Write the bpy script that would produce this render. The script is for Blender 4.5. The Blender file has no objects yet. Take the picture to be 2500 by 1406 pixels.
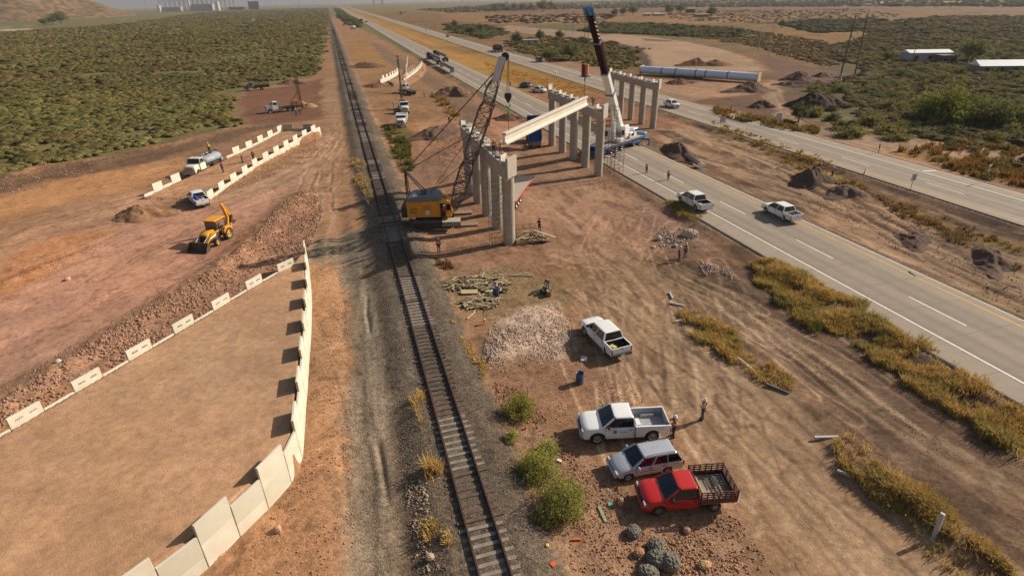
import bpy, math, random
import numpy as np
from mathutils import Vector, Matrix
random.seed(7)
S = bpy.context.scene
COL = S.collection
RAD = math.radians
# ------------------------------------------------------------------ camera
FPX, PITCH, ROLL, CAMH = 1389.0, RAD(27.0), RAD(1.29), 25.2
_f = Vector((0, math.cos(PITCH), -math.sin(PITCH)))
_u0 = Vector((0, math.sin(PITCH), math.cos(PITCH)))
_r0 = Vector((1, 0, 0))
_r = _r0*math.cos(ROLL) - _u0*math.sin(ROLL)
_u = _u0*math.cos(ROLL) + _r0*math.sin(ROLL)
cd = bpy.data.cameras.new("camera"); cam = bpy.data.objects.new("camera", cd); COL.objects.link(cam)
cd.sensor_width = 36; cd.lens = 36*FPX/2500; cd.clip_end = 40000; cd.clip_start = 0.5
M4 = Matrix((( _r.x, _u.x, -_f.x, 0), (_r.y, _u.y, -_f.y, 0), (_r.z, _u.z, -_f.z, CAMH), (0, 0, 0, 1)))
cam.matrix_world = M4
S.camera = cam
# ------------------------------------------------------------------ light
SUN_AZ, SUN_EL = RAD(67.0), RAD(32.0)
w = bpy.data.worlds.new("World"); S.world = w; w.use_nodes = True
nt = w.node_tree; bg = nt.nodes["Background"]
sky = nt.nodes.new("ShaderNodeTexSky"); sky.sky_type = 'NISHITA'; sky.sun_disc = False
sky.sun_elevation = SUN_EL; sky.sun_rotation = SUN_AZ; sky.air_density = 1.2; sky.dust_density = 3.0
nt.links.new(sky.outputs[0], bg.inputs[0]); bg.inputs[1].default_value = 0.065
sl = bpy.data.lights.new("sun", 'SUN'); sl.energy = 4.3; sl.angle = RAD(0.55); sl.color = (1.0, 0.92, 0.80)
so = bpy.data.objects.new("sun", sl); COL.objects.link(so)
sd_ = Vector((math.sin(SUN_AZ)*math.cos(SUN_EL), math.cos(SUN_AZ)*math.cos(SUN_EL), math.sin(SUN_EL)))
so.rotation_euler = sd_.to_track_quat('Z', 'Y').to_euler(); so.location = (60, 20, 60)
S.view_settings.view_transform = 'Standard'; S.view_settings.look = 'None'
S.view_settings.exposure = 0.22; S.view_settings.gamma = 1.0
S.render.engine = 'CYCLES'
S.cycles.use_denoising = True
S.cycles.max_bounces = 4; S.cycles.diffuse_bounces = 2; S.cycles.glossy_bounces = 2
S.cycles.transmission_bounces = 2; S.cycles.volume_bounces = 0; S.cycles.caustics_reflective = False
S.cycles.caustics_refractive = False
# ------------------------------------------------------------------ survey helpers
def G(px, py, z=0.0):
    """ground point of a surveyed photo pixel (2500 x 1406) at height z"""
    d = _f*FPX + _r*(px-1250) + _u*(703-py)
    t = (z-CAMH)/d.z
    return Vector((d.x*t, d.y*t, z))
TA = RAD(15.8)                       # bearing of the track and the highway
UX, UY = -math.sin(TA), math.cos(TA)  # along
VX, VY = math.cos(TA), math.sin(TA)   # across, to the right
def SD(s, d, z=0.0): return Vector((s*UX+d*VX, s*UY+d*VY, z))
def toSD(x, y): return x*UX+y*UY, x*VX+y*VY
# ------------------------------------------------------------------ noise
def _h(ix, iy, seed):
    n = (ix.astype(np.int64)*374761393 + iy.astype(np.int64)*668265263 + seed*144665) & 0x7fffffff
    n = ((n ^ (n >> 13))*1274126177) & 0x7fffffff
    n = (n ^ (n >> 16)) & 0xffff
    return n/65535.0
def vnoise(x, y, seed=0):
    ix = np.floor(x); iy = np.floor(y); fx = x-ix; fy = y-iy
    fx = fx*fx*(3-2*fx); fy = fy*fy*(3-2*fy)
    a = _h(ix, iy, seed); b = _h(ix+1, iy, seed); c = _h(ix, iy+1, seed); d = _h(ix+1, iy+1, seed)
    return (a*(1-fx)+b*fx)*(1-fy) + (c*(1-fx)+d*fx)*fy
def fbm(x, y, sc, octv=4, seed=0):
    v = 0; a = 0.5; t = 0
    for i in range(octv):
        v = v + a*vnoise(x/sc + 17.3*i, y/sc - 9.1*i, seed+i*7); t += a; a *= 0.5; sc *= 0.5
    return v/t
def sm(a, b, x):
    t = np.clip((x-a)/(b-a), 0, 1); return t*t*(3-2*t)
def sdpoly(x, y, P):
    """signed distance, negative inside"""
    n = len(P); d2 = np.full(x.shape, 1e18); ins = np.zeros(x.shape, bool)
    for i in range(n):
        x0, y0 = P[i]; x1, y1 = P[(i+1) % n]
        ex, ey = x1-x0, y1-y0; L = ex*ex+ey*ey+1e-12
        t = np.clip(((x-x0)*ex+(y-y0)*ey)/L, 0, 1)
        d2 = np.minimum(d2, (x-x0-t*ex)**2+(y-y0-t*ey)**2)
        c = ((y0 > y) != (y1 > y))
        with np.errstate(divide='ignore', invalid='ignore'):
            xi = (x1-x0)*(y-y0)/((y1-y0) if y1 != y0 else 1e-9)+x0
        ins ^= (c & (x < xi))
    return np.where(ins, -1, 1)*np.sqrt(d2)
def dline(x, y, P):
    d2 = np.full(x.shape, 1e18)
    for i in range(len(P)-1):
        x0, y0 = P[i]; x1, y1 = P[i+1]
        ex, ey = x1-x0, y1-y0; L = ex*ex+ey*ey+1e-12
        t = np.clip(((x-x0)*ex+(y-y0)*ey)/L, 0, 1)
        d2 = np.minimum(d2, (x-x0-t*ex)**2+(y-y0-t*ey)**2)
    return np.sqrt(d2)
def wpts(pts, z=0.0): return [tuple(G(a, b, z)[:2]) for a, b in pts]
def boxmask(x, y, P, pad):
    X = [p[0] for p in P]; Y = [p[1] for p in P]
    return (x > min(X)-pad) & (x < max(X)+pad) & (y > min(Y)-pad) & (y < max(Y)+pad)
# ------------------------------------------------------------------ materials
def lin(c): return tuple(((v/255)/12.92 if v/255 <= .04045 else ((v/255+.055)/1.055)**2.4) for v in c)
MATS = {}
def mat(name, col, rough=0.6, metal=0.0, noise=0.0, nscale=3.0, bump=0.0, spec=0.5, coat=0.0, dirt=0.0, dirtcol=(0.23,0.15,0.09)):
    """col: linear base colour; noise: relative brightness variation; dirt: dust film towards low and random patches"""
    if name in MATS: return MATS[name]
    m = bpy.data.materials.new(name); m.use_nodes = True; n = m.node_tree.nodes; l = m.node_tree.links
    b = n["Principled BSDF"]; b.inputs["Roughness"].default_value = rough; b.inputs["Metallic"].default_value = metal
    b.inputs["Specular IOR Level"].default_value = spec; b.inputs["Coat Weight"].default_value = coat
    b.inputs["Base Color"].default_value = (*col, 1)
    if noise or dirt or bump:
        tc = n.new("ShaderNodeTexCoord"); nz = n.new("ShaderNodeTexNoise"); nz.inputs["Scale"].default_value = nscale
        nz.inputs["Detail"].default_value = 6; l.new(tc.outputs["Object"], nz.inputs["Vector"])
        last = None
        if noise:
            mr = n.new("ShaderNodeMapRange"); mr.inputs[1].default_value = .3; mr.inputs[2].default_value = .7
            mr.inputs[3].default_value = 1-noise; mr.inputs[4].default_value = 1+noise
            l.new(nz.outputs["Fac"], mr.inputs[0])
            mx = n.new("ShaderNodeMix"); mx.data_type = 'RGBA'; mx.blend_type = 'MULTIPLY'; mx.inputs[0].default_value = 1
            mx.inputs[6].default_value = (*col, 1); l.new(mr.outputs[0], mx.inputs[7]); last = mx.outputs[2]
        if dirt:
            n2 = n.new("ShaderNodeTexNoise"); n2.inputs["Scale"].default_value = nscale*.45; n2.inputs["Detail"].default_value = 5
            l.new(tc.outputs["Object"], n2.inputs["Vector"])
            m2 = n.new("ShaderNodeMapRange"); m2.inputs[1].default_value = .42; m2.inputs[2].default_value = .75
            m2.inputs[3].default_value = 0; m2.inputs[4].default_value = dirt; l.new(n2.outputs["Fac"], m2.inputs[0])
            mx2 = n.new("ShaderNodeMix"); mx2.data_type = 'RGBA'; l.new(m2.outputs[0], mx2.inputs[0])
            if last: l.new(last, mx2.inputs[6])
            else: mx2.inputs[6].default_value = (*col, 1)
            mx2.inputs[7].default_value = (*dirtcol, 1); last = mx2.outputs[2]
        if last: l.new(last, b.inputs["Base Color"])
        if bump:
            bp = n.new("ShaderNodeBump"); bp.inputs["Strength"].default_value = bump; bp.inputs["Distance"].default_value = .02
            l.new(nz.outputs["Fac"], bp.inputs["Height"]); l.new(bp.outputs[0], b.inputs["Normal"])
    MATS[name] = m; return m
def tintmat(name, rough=0.9, trans=0.0):
    """colour read from the mesh's own colour attribute 'tint'"""
    if name in MATS: return MATS[name]
    m = bpy.data.materials.new(name); m.use_nodes = True; n = m.node_tree.nodes; l = m.node_tree.links
    b = n["Principled BSDF"]; b.inputs["Roughness"].default_value = rough; b.inputs["Specular IOR Level"].default_value = .15
    a = n.new("ShaderNodeAttribute"); a.attribute_name = "tint"; l.new(a.outputs["Color"], b.inputs["Base Color"])
    if trans:
        t = n.new("ShaderNodeBsdfTranslucent"); l.new(a.outputs["Color"], t.inputs["Color"])
        mx = n.new("ShaderNodeMixShader"); mx.inputs[0].default_value = trans
        l.new(b.outputs[0], mx.inputs[1]); l.new(t.outputs[0], mx.inputs[2]); l.new(mx.outputs[0], n["Material Output"].inputs[0])
    MATS[name] = m; return m
# ------------------------------------------------------------------ object helpers
def tag(o, label=None, cat=None, group=None, kind=None):
    if label: o["label"] = label
    if cat: o["category"] = cat
    if group: o["group"] = group
    if kind: o["kind"] = kind
    return o
def empty(name, loc=(0, 0, 0), rz=0.0, label=None, cat=None, group=None, parent=None):
    o = bpy.data.objects.new(name, None); COL.objects.link(o); o.location = loc; o.rotation_euler = (0, 0, rz)
    o.empty_display_size = .3
    if parent: o.parent = parent
    return tag(o, label, cat, group)
def meshobj(name, verts, faces, mats, parent=None, smooth=False, fm=None, loc=None):
    me = bpy.data.meshes.new(name); me.from_pydata([tuple(v) for v in verts], [], faces)
    if not isinstance(mats, (list, tuple)): mats = [mats]
    for m in mats: me.materials.append(m)
    if fm: me.polygons.foreach_set("material_index", fm)
    if smooth is True: me.polygons.foreach_set("use_smooth", [True]*len(faces))
    elif smooth:
        me.polygons.foreach_set("use_smooth", smooth)
    me.update()
    o = bpy.data.objects.new(name, me); COL.objects.link(o)
    if parent: o.parent = parent
    if loc: o.location = loc
    return o
def npmesh(name, V, F, matl, tint=None, smooth=False, parent=None):
    """V (n,3), F (m,k) arrays with constant k"""
    me = bpy.data.meshes.new(name); n, m, k = len(V), len(F), F.shape[1]
    me.vertices.add(n); me.vertices.foreach_set("co", np.asarray(V, np.float32).ravel())
    me.loops.add(m*k); me.loops.foreach_set("vertex_index", np.asarray(F, np.int32).ravel())
    me.polygons.add(m); me.polygons.foreach_set("loop_start", np.arange(0, m*k, k, dtype=np.int32))
    me.polygons.foreach_set("loop_total", np.full(m, k, np.int32))
    if smooth: me.polygons.foreach_set("use_smooth", np.ones(m, bool))
    if tint is not None:
        a = me.color_attributes.new("tint", 'FLOAT_COLOR', 'POINT')
        c = np.ones((n, 4), np.float32); c[:, :3] = tint; a.data.foreach_set("color", c.ravel())
    me.materials.append(matl); me.update(calc_edges=True)
    o = bpy.data.objects.new(name, me); COL.objects.link(o)
    if parent: o.parent = parent
    return o
def copy_tree(o, parent=None):
    c = o.copy(); COL.objects.link(c); c.parent = parent
    for ch in list(o.children): copy_tree(ch, c)
    return c
class MB:
    """collects simple solids; build() links them as ONE mesh object"""
    def __init__(s): s.v = []; s.f = []; s.m = []; s.sm = []; s.T = None
    def add(s, vs, fs, mi=0, smooth=False):
        b = len(s.v)
        for p in vs:
            p = Vector(p)
            if s.T is not None: p = s.T @ p
            s.v.append(p)
        for f in fs: s.f.append([b+i for i in f]); s.m.append(mi); s.sm.append(smooth)
        return s
    def box(s, c, d, mi=0, rz=0.0, R=None):
        x, y, z = d[0]/2, d[1]/2, d[2]/2; c = Vector(c)
        R = R if R is not None else Matrix.Rotation(rz, 3, 'Z')
        vs = [c+R@Vector((sx*x, sy*y, sz*z)) for sz in (-1, 1) for sx, sy in ((-1,-1),(1,-1),(1,1),(-1,1))]
        return s.add(vs, [(3,2,1,0),(4,5,6,7),(0,1,5,4),(1,2,6,5),(2,3,7,6),(3,0,4,7)], mi)
    def bbox(s, c, d, b=.03, mi=0, rz=0.0, R=None):
        """box with bevelled edges"""
        x, y, z = d[0]/2, d[1]/2, d[2]/2; c = Vector(c); b = min(b, x*.9, y*.9, z*.9)
        R = R if R is not None else Matrix.Rotation(rz, 3, 'Z')
        vs = []; 
        def oct_(zz, ins):
            X, Y = x-ins, y-ins; k = b-ins if b > ins else 0.0
            return [(X-k,-Y,zz),(X,-Y+k,zz),(X,Y-k,zz),(X-k,Y,zz),(-X+k,Y,zz),(-X,Y-k,zz),(-X,-Y+k,zz),(-X+k,-Y,zz)]
        for zz, i in ((-z, b*.7), (-z+b*.7, 0), (z-b*.7, 0), (z, b*.7)): vs += oct_(zz, i)
        vs = [c+R@Vector(v) for v in vs]
        fs = [tuple(range(7, -1, -1)), tuple(range(24, 32))]
        for r in range(3):
            for i in range(8): fs.append((r*8+i, r*8+(i+1) % 8, r*8+8+(i+1) % 8, r*8+8+i))
        return s.add(vs, fs, mi)
    def bar(s, a, b, w, h=None, mi=0, up=(0, 0, 1)):
        """rectangular bar from a to b"""
        h = h or w; a, b = Vector(a), Vector(b); d = (b-a); L = d.length
        if L < 1e-6: return s
        d.normalize(); up = Vector(up)
        if abs(d.dot(up)) > .98: up = Vector((1, 0, 0))
        y = up.cross(d).normalized(); z = d.cross(y)
        R = Matrix((d, y, z)).transposed()
        return s.box((a+b)/2, (L, w, h), mi, R=R)
    def cyl(s, a, b, r, r2=None, n=10, mi=0, caps=True, smooth=True):
        r2 = r if r2 is None else r2; a, b = Vector(a), Vector(b); d = (b-a).normalized()
        t = Vector((0, 0, 1)) if abs(d.z) < .9 else Vector((1, 0, 0))
        x = t.cross(d).normalized(); y = d.cross(x)
        vs = [a+(x*math.cos(2*math.pi*i/n)+y*math.sin(2*math.pi*i/n))*r for i in range(n)]
        vs += [b+(x*math.cos(2*math.pi*i/n)+y*math.sin(2*math.pi*i/n))*r2 for i in range(n)]
        s.add(vs, [(i, (i+1) % n, n+(i+1) % n, n+i) for i in range(n)], mi, smooth)
        if caps: s.add(vs, [tuple(range(n-1, -1, -1)), tuple(range(n, 2*n))], mi)
        return s
    def tube(s, pts, r, n=6, mi=0):
        for i in range(len(pts)-1): s.cyl(pts[i], pts[i+1], r, r, n, mi)
        return s
    def lathe(s, o, ax, prof, n=16, mi=0, smooth=True):
        """prof: list of (along, radius)"""
        o = Vector(o); d = Vector(ax).normalized(); t = Vector((0, 0, 1)) if abs(d.z) < .9 else Vector((1, 0, 0))
        x = t.cross(d).normalized(); y = d.cross(x); vs = []
        for a, r in prof:
            for i in range(n): q = 2*math.pi*i/n; vs.append(o+d*a+(x*math.cos(q)+y*math.sin(q))*r)
        fs = []
        for k in range(len(prof)-1):
            for i in range(n): fs.append((k*n+i, k*n+(i+1) % n, k*n+n+(i+1) % n, k*n+n+i))
        return s.add(vs, fs, mi, smooth)
    def prism(s, pts, y0, y1, mi=0, ax='y'):
        """pts (a,b) outline; extruded y0..y1 along ax; 'y': (x,z) outline, 'x': (y,z), 'z': (x,y)"""
        def P(a, b, t): return (a, t, b) if ax == 'y' else ((t, a, b) if ax == 'x' else (a, b, t))
        n = len(pts); vs = [P(a, b, y0) for a, b in pts]+[P(a, b, y1) for a, b in pts]
        s.add(vs, [(i, (i+1) % n, n+(i+1) % n, n+i) for i in range(n)]+[tuple(range(n-1, -1, -1)), tuple(range(n, 2*n))], mi)
        return s
    def quad(s, a, b, c, d, mi=0): return s.add([a, b, c, d], [(0, 1, 2, 3)], mi)
    def build(s, name, mats, parent=None, loc=None, bevel=0.0):
        o = meshobj(name, s.v, s.f, mats, parent, s.sm, s.m, loc)
        if bevel:
            md = o.modifiers.new("b", 'BEVEL'); md.width = bevel; md.segments = 1; md.limit_method = 'ANGLE'
        return o
# ================================================================== TERRAIN
FILLZ = 2.1
WR = [(-21.85, 55.9), (-18.9, 47.3), (-17.0, 40.6), (-15.2, 33.9), (-13.6, 27.9), (-13.08, 25.84), (-13.72, 23.49), (-14.56, 21.88), (-15.22, 19.93), (-17.6, 16.3), (-21.5, 11.5), (-28, 5), (-36, -3)]
WL = [(-21.85, 52.2), (-22.74, 49.29), (-24.24, 45.53), (-25.65, 41.6), (-27.08, 37.8), (-28.55, 34.12), (-30.03, 30.43), (-31.5, 26.75), (-33.3, 22.3), (-37.5, 12), (-42, 2), (-48, -8)]
FILL1 = [(-21.75, 55.6)] + [(x-.16, y+.02) for x, y in WR[1:]] + [(-40, -8)] + WL[::-1]
MW_R = [tuple(G(a, b)[:2]) for a, b in ((508, 492), (545, 464), (590, 437), (632, 410), (680, 385), (730, 358), (783, 332))]
MW_L = [tuple(G(a, b, z)[:2]) for a, b, z in ((354, 481, .3), (430, 444, .6), (548, 386, 1.2), (620, 352, 1.6), (690, 317, 1.9))]
MW_E = [MW_L[-1], tuple(G(765, 317, 1.9)[:2])]
FILL2 = MW_R[:-1] + [tuple(G(780, 318, 1.9)[:2])] + MW_L[::-1]
LOOP = wpts([(1425, 88), (1500, 84), (1580, 90), (1680, 103), (1775, 124), (1838, 148), (1862, 172), (1800, 182), (1700, 182), (1596, 172), (1590, 148), (1577, 128), (1550, 115), (1500, 103), (1425, 98)], 1.0)
FARRAMP = wpts([(945, 198), (985, 182), (1000, 160), (1032, 152), (1034, 172), (1020, 188), (990, 203), (960, 205)], .8)
BERM = [(wpts(p), h, wd) for p, h, wd in (
    ([(0, 1000), (150, 905), (300, 810), (450, 715), (560, 640), (640, 575), (690, 520), (740, 480)], .55, 2.0),
    ([(0, 600), (80, 560), (200, 545)], .25, 1.2), ([(0, 700), (120, 650), (230, 610)], .3, 1.0),
    ([(0, 445), (80, 415), (190, 402)], .7, 2.0), ([(230, 405), (330, 375), (440, 352), (560, 318)], .5, 2.0),
    ([(545, 450), (620, 418), (700, 376), (790, 340)], .35, 2.2), ([(330, 520), (430, 485)], .2, 1.0),
    ([(1060, 330), (1110, 318), (1160, 345), (1110, 395)], .8, 5.0),
    ([(1240, 850), (1270, 820), (1320, 800)], .62, 2.8),
    ([(1640, 320), (1700, 345), (1800, 380), (1900, 420), (1960, 440)], .5, 2.5), ([(1980, 445), (2050, 470), (2090, 480)], .55, 2.0),
    ([(2140, 520), (2300, 580), (2400, 620), (2500, 650)], .45, 2.2),
    ([(2010, 1010), (1870, 870), (1800, 820)], .35, 1.2), ([(2080, 1100), (2230, 1240), (2400, 1360)], .4, 1.3),
    ([(1660, 300), (1750, 320), (1850, 350)], -.25, 1.5),
    ([(1580, 560), (1640, 575), (1690, 590)], .3, 2.0), ([(1700, 640), (1780, 680), (1850, 720)], .35, 1.5),
    ([(1390, 880), (1480, 860), (1530, 880), (1600, 960), (1640, 1010)], -.06, .3),
    ([(1760, 160), (1880, 215), (1950, 190)], .3, 3), ([(2300, 355), (2400, 370), (2500, 380)], .4, 2.5),
    ([(1070, 60), (1200, 80)], .2, 4))]
RUT = [(wpts(p), dz) for p, dz in (
    ([(1640, 665), (1750, 720), (1900, 830), (2100, 980), (2300, 1120), (2500, 1230)], -.12),
    ([(1680, 645), (1800, 700), (1960, 810), (2150, 940), (2350, 1080), (2520, 1180)], -.10),
    ([(1750, 345), (1900, 410), (2050, 490), (2250, 590), (2500, 700)], -.12),
    ([(1700, 340), (1850, 400), (2000, 480), (2200, 590), (2500, 735)], -.12),
    ([(830, 300), (835, 350), (800, 400), (790, 460), (800, 520)], -.08),
    ([(790, 300), (800, 350), (770, 400), (740, 470)], -.08),
    ([(905, 660), (925, 800), (950, 1000), (985, 1250), (1000, 1406)], -.16),
    ([(850, 660), (860, 800), (865, 1000), (880, 1250), (890, 1406)], -.06),
    ([(1880, 215), (1895, 250), (1935, 290), (2050, 320), (2300, 350)], -.08))]
TRK = 3.85
def road_off(s): return 0.0075*np.clip(s-300, 0, None)
LRD, LRW = 46.45, 5.85
RRD, RRW = 80.4, 6.1
def hfun(x, y):
    x = np.atleast_1d(np.asarray(x, float)); y = np.atleast_1d(np.asarray(y, float))
    s, d = toSD(x, y)
    r = np.hypot(x, y)
    z = (fbm(x, y, 14, 3, 3)-.5)*.35*sm(20, 80, r) + (fbm(x, y, 2.6, 3, 5)-.5)*.16
    rough = sm(.45, .7, fbm(x, y, 9, 3, 11))
    z += (fbm(x, y, .9, 3, 8)-.5)*.12*rough*(r < 160)
    z += (fbm(x, y, 220, 3, 4)-.5)*3.0*sm(500, 1600, r)
    for P, h, wd in BERM:
        m = boxmask(x, y, P, wd*2.2)
        if not m.any(): continue
        q = dline(x[m], y[m], P); k = np.exp(-(q/wd)**2*1.2)
        z[m] += h*k*(.75+.5*fbm(x[m], y[m], 1.6, 3, 21)) + h*.5*(fbm(x[m], y[m], .8, 2, 23)-.5)*k
    for P, dz in RUT:
        m = boxmask(x, y, P, 4)
        if not m.any(): continue
        q = dline(x[m]+(fbm(x[m], y[m], 5, 2, 31)-.5)*.8, y[m], P)
        for o in (-.85, .85):
            z[m] += dz*np.exp(-((q-abs(o))/.22)**2)*.55*sm(.35, .65, fbm(x[m], y[m], 5, 3, 33))
        z[m] -= dz*.2*np.exp(-((q-1.35)/.25)**2)
    # median ditch and mounds beside the highway
    z += -.35*np.exp(-((d-64-road_off(s))/5)**2)*(s > 30)
    z += .22*(fbm(x, y, 1.5, 3, 41)-.4)*sm(53.5, 56, d)*(1-sm(70, 72.5, d))*(s < 170)
    z += -.3*sm(-6, 1, -abs(d-35.5)+3)*(s < 75)*0.6
    # highway embankments
    for c, hw in ((LRD, LRW), (RRD, RRW)):
        q = np.abs(d-(c+road_off(s)))-hw
        k = 1-sm(.15, 2.6, q); z = z*(1-k)+k*.3
        z = np.where(q < .25, .18, z)
    # track bed
    q = np.abs(d-TRK); zb = .52*(1-sm(1.75, 4.3, q))
    k = 1-sm(3.0, 4.6, q); z = z*(1-k)+zb+(fbm(x, y, .5, 2, 51)-.5)*.05*k
    # ditch left of the track
    z += -.32*np.exp(-((d+2.2)/1.2)**2)*sm(-20, 5, s)*(1-sm(60, 90, s))
    for P, zf, soft in ((LOOP, 1.0, 5.0), (FARRAMP, .8, 1.0)):
        m = boxmask(x, y, P, soft+1)
        if m.any():
            k = 1-sm(0, soft, sdpoly(x[m], y[m], P)); z[m] = z[m]*(1-k)+zf*k+.08*(fbm(x[m], y[m], 8, 2, 61)-.5)
    m = boxmask(x, y, FILL2, 3)
    if m.any():
        q = sdpoly(x[m], y[m], FILL2); zf = .3+1.6*np.clip((y[m]-82)/45, 0, 1)
        near = 1-sm(0, .22, q)
        z[m] = z[m]*(1-near)+near*(zf+.05*(fbm(x[m], y[m], 5, 2, 62)-.5))
    m = boxmask(x, y, FILL1, 3)
    if m.any():
        q = sdpoly(x[m], y[m], FILL1); near = 1-sm(-.12, .12, q)
        z[m] = z[m]*(1-near)+near*(FILLZ+.07*(fbm(x[m], y[m], 6, 3, 63)-.5)+.03*(fbm(x[m], y[m], .7, 2, 64)-.5))
    return z
def H(x, y): return float(hfun(np.array([x]), np.array([y]))[0])
def at(px, py):
    """terrain point under a surveyed pixel"""
    z = 0.0
    for _ in range(4): p = G(px, py, z); z = H(p.x, p.y)
    p.z = z; return p
# ------------------------------------------------------------------ ground sheet
def make_ground():
    az = np.concatenate([np.linspace(-61, 61, 1180), np.linspace(61, 299, 48)[1:-1]])
    az = np.radians(az)
    rr = [0.5, 4, 8, 11, 13, 15]
    while rr[-1] < 12500:
        r = rr[-1]; rr.append(r*(1.0045 if r < 130 else 1.007 if r < 500 else 1.02 if r < 3000 else 1.08))
    rr = np.array(rr); na, nr = len(az), len(rr)
    A, R_ = np.meshgrid(az, rr); x = (R_*np.sin(A)).ravel(); y = (R_*np.cos(A)).ravel()
    z = hfun(x, y)
    s, d = toSD(x, y)
    wx = x+(fbm(x, y, 7, 4, 71)-.5)*5*sm(15, 60, np.hypot(x, y))+(fbm(x, y, 1.2, 3, 72)-.5)*1.2
    wy = y+(fbm(x, y, 7, 4, 73)-.5)*5*sm(15, 60, np.hypot(x, y))+(fbm(x, y, 1.2, 3, 74)-.5)*1.2
    r = np.hypot(x, y)
    def C(c): return np.array(lin(c))*1.0
    big = fbm(x, y, 60, 4, 81); med = fbm(x, y, 9, 4, 82); fin = fbm(x, y, 1.6, 4, 83)
    c = np.empty((len(x), 3)); c[:] = C((112, 102, 64))
    c += (C((124, 104, 72))-c)*(sm(.52, .72, big)*.5)[:, None]
    grit = np.full(len(x), .25)
    def lay(k, colr, g=None, a=1.0):
        k = (k*a)[:, None]; c[:] = c*(1-k)+C(colr)*k
        if g is not None: grit[:] = grit*(1-k[:, 0])+g*k[:, 0]
    def poly(pts, colr, soft=.6, g=None, a=1.0, z_=0.0, warp=True, world=False, brk=0.0):
        P = pts if world else wpts(pts, z_)
        m = boxmask(x, y, P, soft+4)
        if not m.any(): return
        q = sdpoly((wx if warp else x)[m], (wy if warp else y)[m], P)
        k = np.zeros(len(x)); k[m] = 1-sm(-soft, soft, q)
        if brk: k[m] *= sm(brk-.12, brk+.12, fbm(x[m], y[m], 3.5, 4, 91))
        lay(k, colr, g, a)
    def strip(s0, s1, d0, d1, colr, soft=.8, g=None, a=1.0, brk=0.0, off=True):
        ss, dd = toSD(wx, wy); o = road_off(ss) if off else 0
        k = sm(s0-soft*2, s0+soft*2, ss)*(1-sm(s1-soft*2, s1+soft*2, ss))*sm(d0-soft, d0+soft, dd-o)*(1-sm(d1-soft, d1+soft, dd-o))
        if brk: k = k*sm(brk-.12, brk+.12, fbm(x, y, 4, 4, 92))
        lay(k, colr, g, a)
    def line(pts, wd, colr, a=1.0, g=None, pair=0.0):
        P = wpts(pts); m = boxmask(x, y, P, wd*3+3); q = dline(wx[m]*.35+x[m]*.65, wy[m]*.35+y[m]*.65, P)
        k = np.zeros(len(x))
        k[m] = np.exp(-((q-pair)/wd)**2); lay(k, colr, g, a)
    # far fields, right of the highway
    strip(140, 1600, 88, 900, (122, 92, 62), 6, .3)
    poly([(1120, 30), (1500, 20), (1650, 24), (2100, 18), (1900, 30), (1650, 50), (1100, 44)], (118, 88, 70), 20)
    poly([(1060, 28), (1480, 30), (1700, 28), (2060, 24), (2080, 30), (1700, 62), (1480, 62), (1200, 60), (1100, 50)], (142, 104, 66), 8)
    poly([(1210, 26), (1560, 22), (1800, 20), (1800, 26), (1560, 34), (1210, 40)], (112, 76, 62), 6, a=.6)
    poly([(1300, 62), (1500, 56), (1800, 62), (1900, 84), (1800, 100), (1650, 98), (1500, 82), (1300, 78)], (100, 94, 58), 6)
    poly([(1850, 66), (2100, 62), (2450, 70), (2500, 90), (2350, 115), (2150, 120), (1950, 100)], (128, 92, 56), 6, a=.6)
    poly([(1900, 120), (2100, 110), (2200, 130), (2100, 170), (1950, 160)], (130, 92, 54), 4, a=.6)
    poly([(1650, 20), (2150, 16), (2350, 22), (2000, 40), (1700, 40)], (116, 84, 64), 8, a=.8)
    poly([(2100, 1), (2380, 1), (2360, 9), (2140, 11)], (196, 168, 128), 4)
    poly([(1380, 12), (1500, 6), (1500, 8), (1380, 15)], (176, 158, 128), 4)
    poly([(1770, 68), (1815, 76), (1850, 96), (1905, 104), (1850, 100), (1800, 82)], (150, 122, 98), .8)
    fl = fbm(x*.97+y*.24, (y*.97-x*.24)*3.2, 60, 4, 121); k = ((s > 130) & (d > 90) & (r < 1500)).astype(float)
    lay(k*sm(.5, .62, fl)*.55, (106, 98, 60)); lay(k*sm(.52, .64, fbm(x, y*3, 40, 4, 122))*.5, (142, 100, 60)); lay(k*sm(.58, .66, fbm(x, y*2.5, 22, 4, 123))*.6, (88, 72, 54))
    # scrub mass on the right keeps green; soil shows between
    poly([(2000, 130), (2200, 110), (2700, 100), (3200, 380), (2500, 440), (2350, 345), (2150, 300), (1960, 250)], (98, 84, 56), 4, .3)
    k = sm(.5, .62, med)*((s > 60) & (s < 260) & (d > 92)); lay(k*.5, (112, 80, 58))
    # site ground
    site = [(-2500, 900), (-500, 520), (0, 434), (130, 398), (250, 384), (420, 345), (590, 305), (575, 262), (590, 225), (690, 205), (762, 188), (798, 110), (802, 55), (815, 40), (900, 80), (1030, 150), (1140, 212), (1300, 310), (1515, 425), (1640, 490), (1840, 610), (2060, 720), (2500, 1000), (3000, 1320)]
    P = wpts(site)+[(60, -60), (-160, -60)]
    q = sdpoly(wx, wy, P); lay((1-sm(-.8, .8, q)), (146, 110, 82), .45)
    poly([(-900, 560), (0, 440), (250, 388), (430, 358), (590, 312), (700, 298), (600, 330), (430, 378), (300, 430), (120, 440), (0, 470), (-900, 680)], (112, 86, 66), 1.2, .7)
    poly([(580, 262), (600, 225), (700, 210), (790, 190), (800, 290), (700, 300), (620, 305)], (118, 84, 64), 1.5, .7)
    poly([(-900, 700), (0, 480), (120, 447), (300, 415), (440, 385), (470, 408), (350, 460), (250, 480), (0, 545), (-900, 900)], (172, 126, 86), 1.5, .25)
    poly([(-900, 900), (0, 550), (200, 490), (350, 465), (480, 470), (300, 520), (0, 640)], (168, 128, 98), 1.5, .3)
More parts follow.
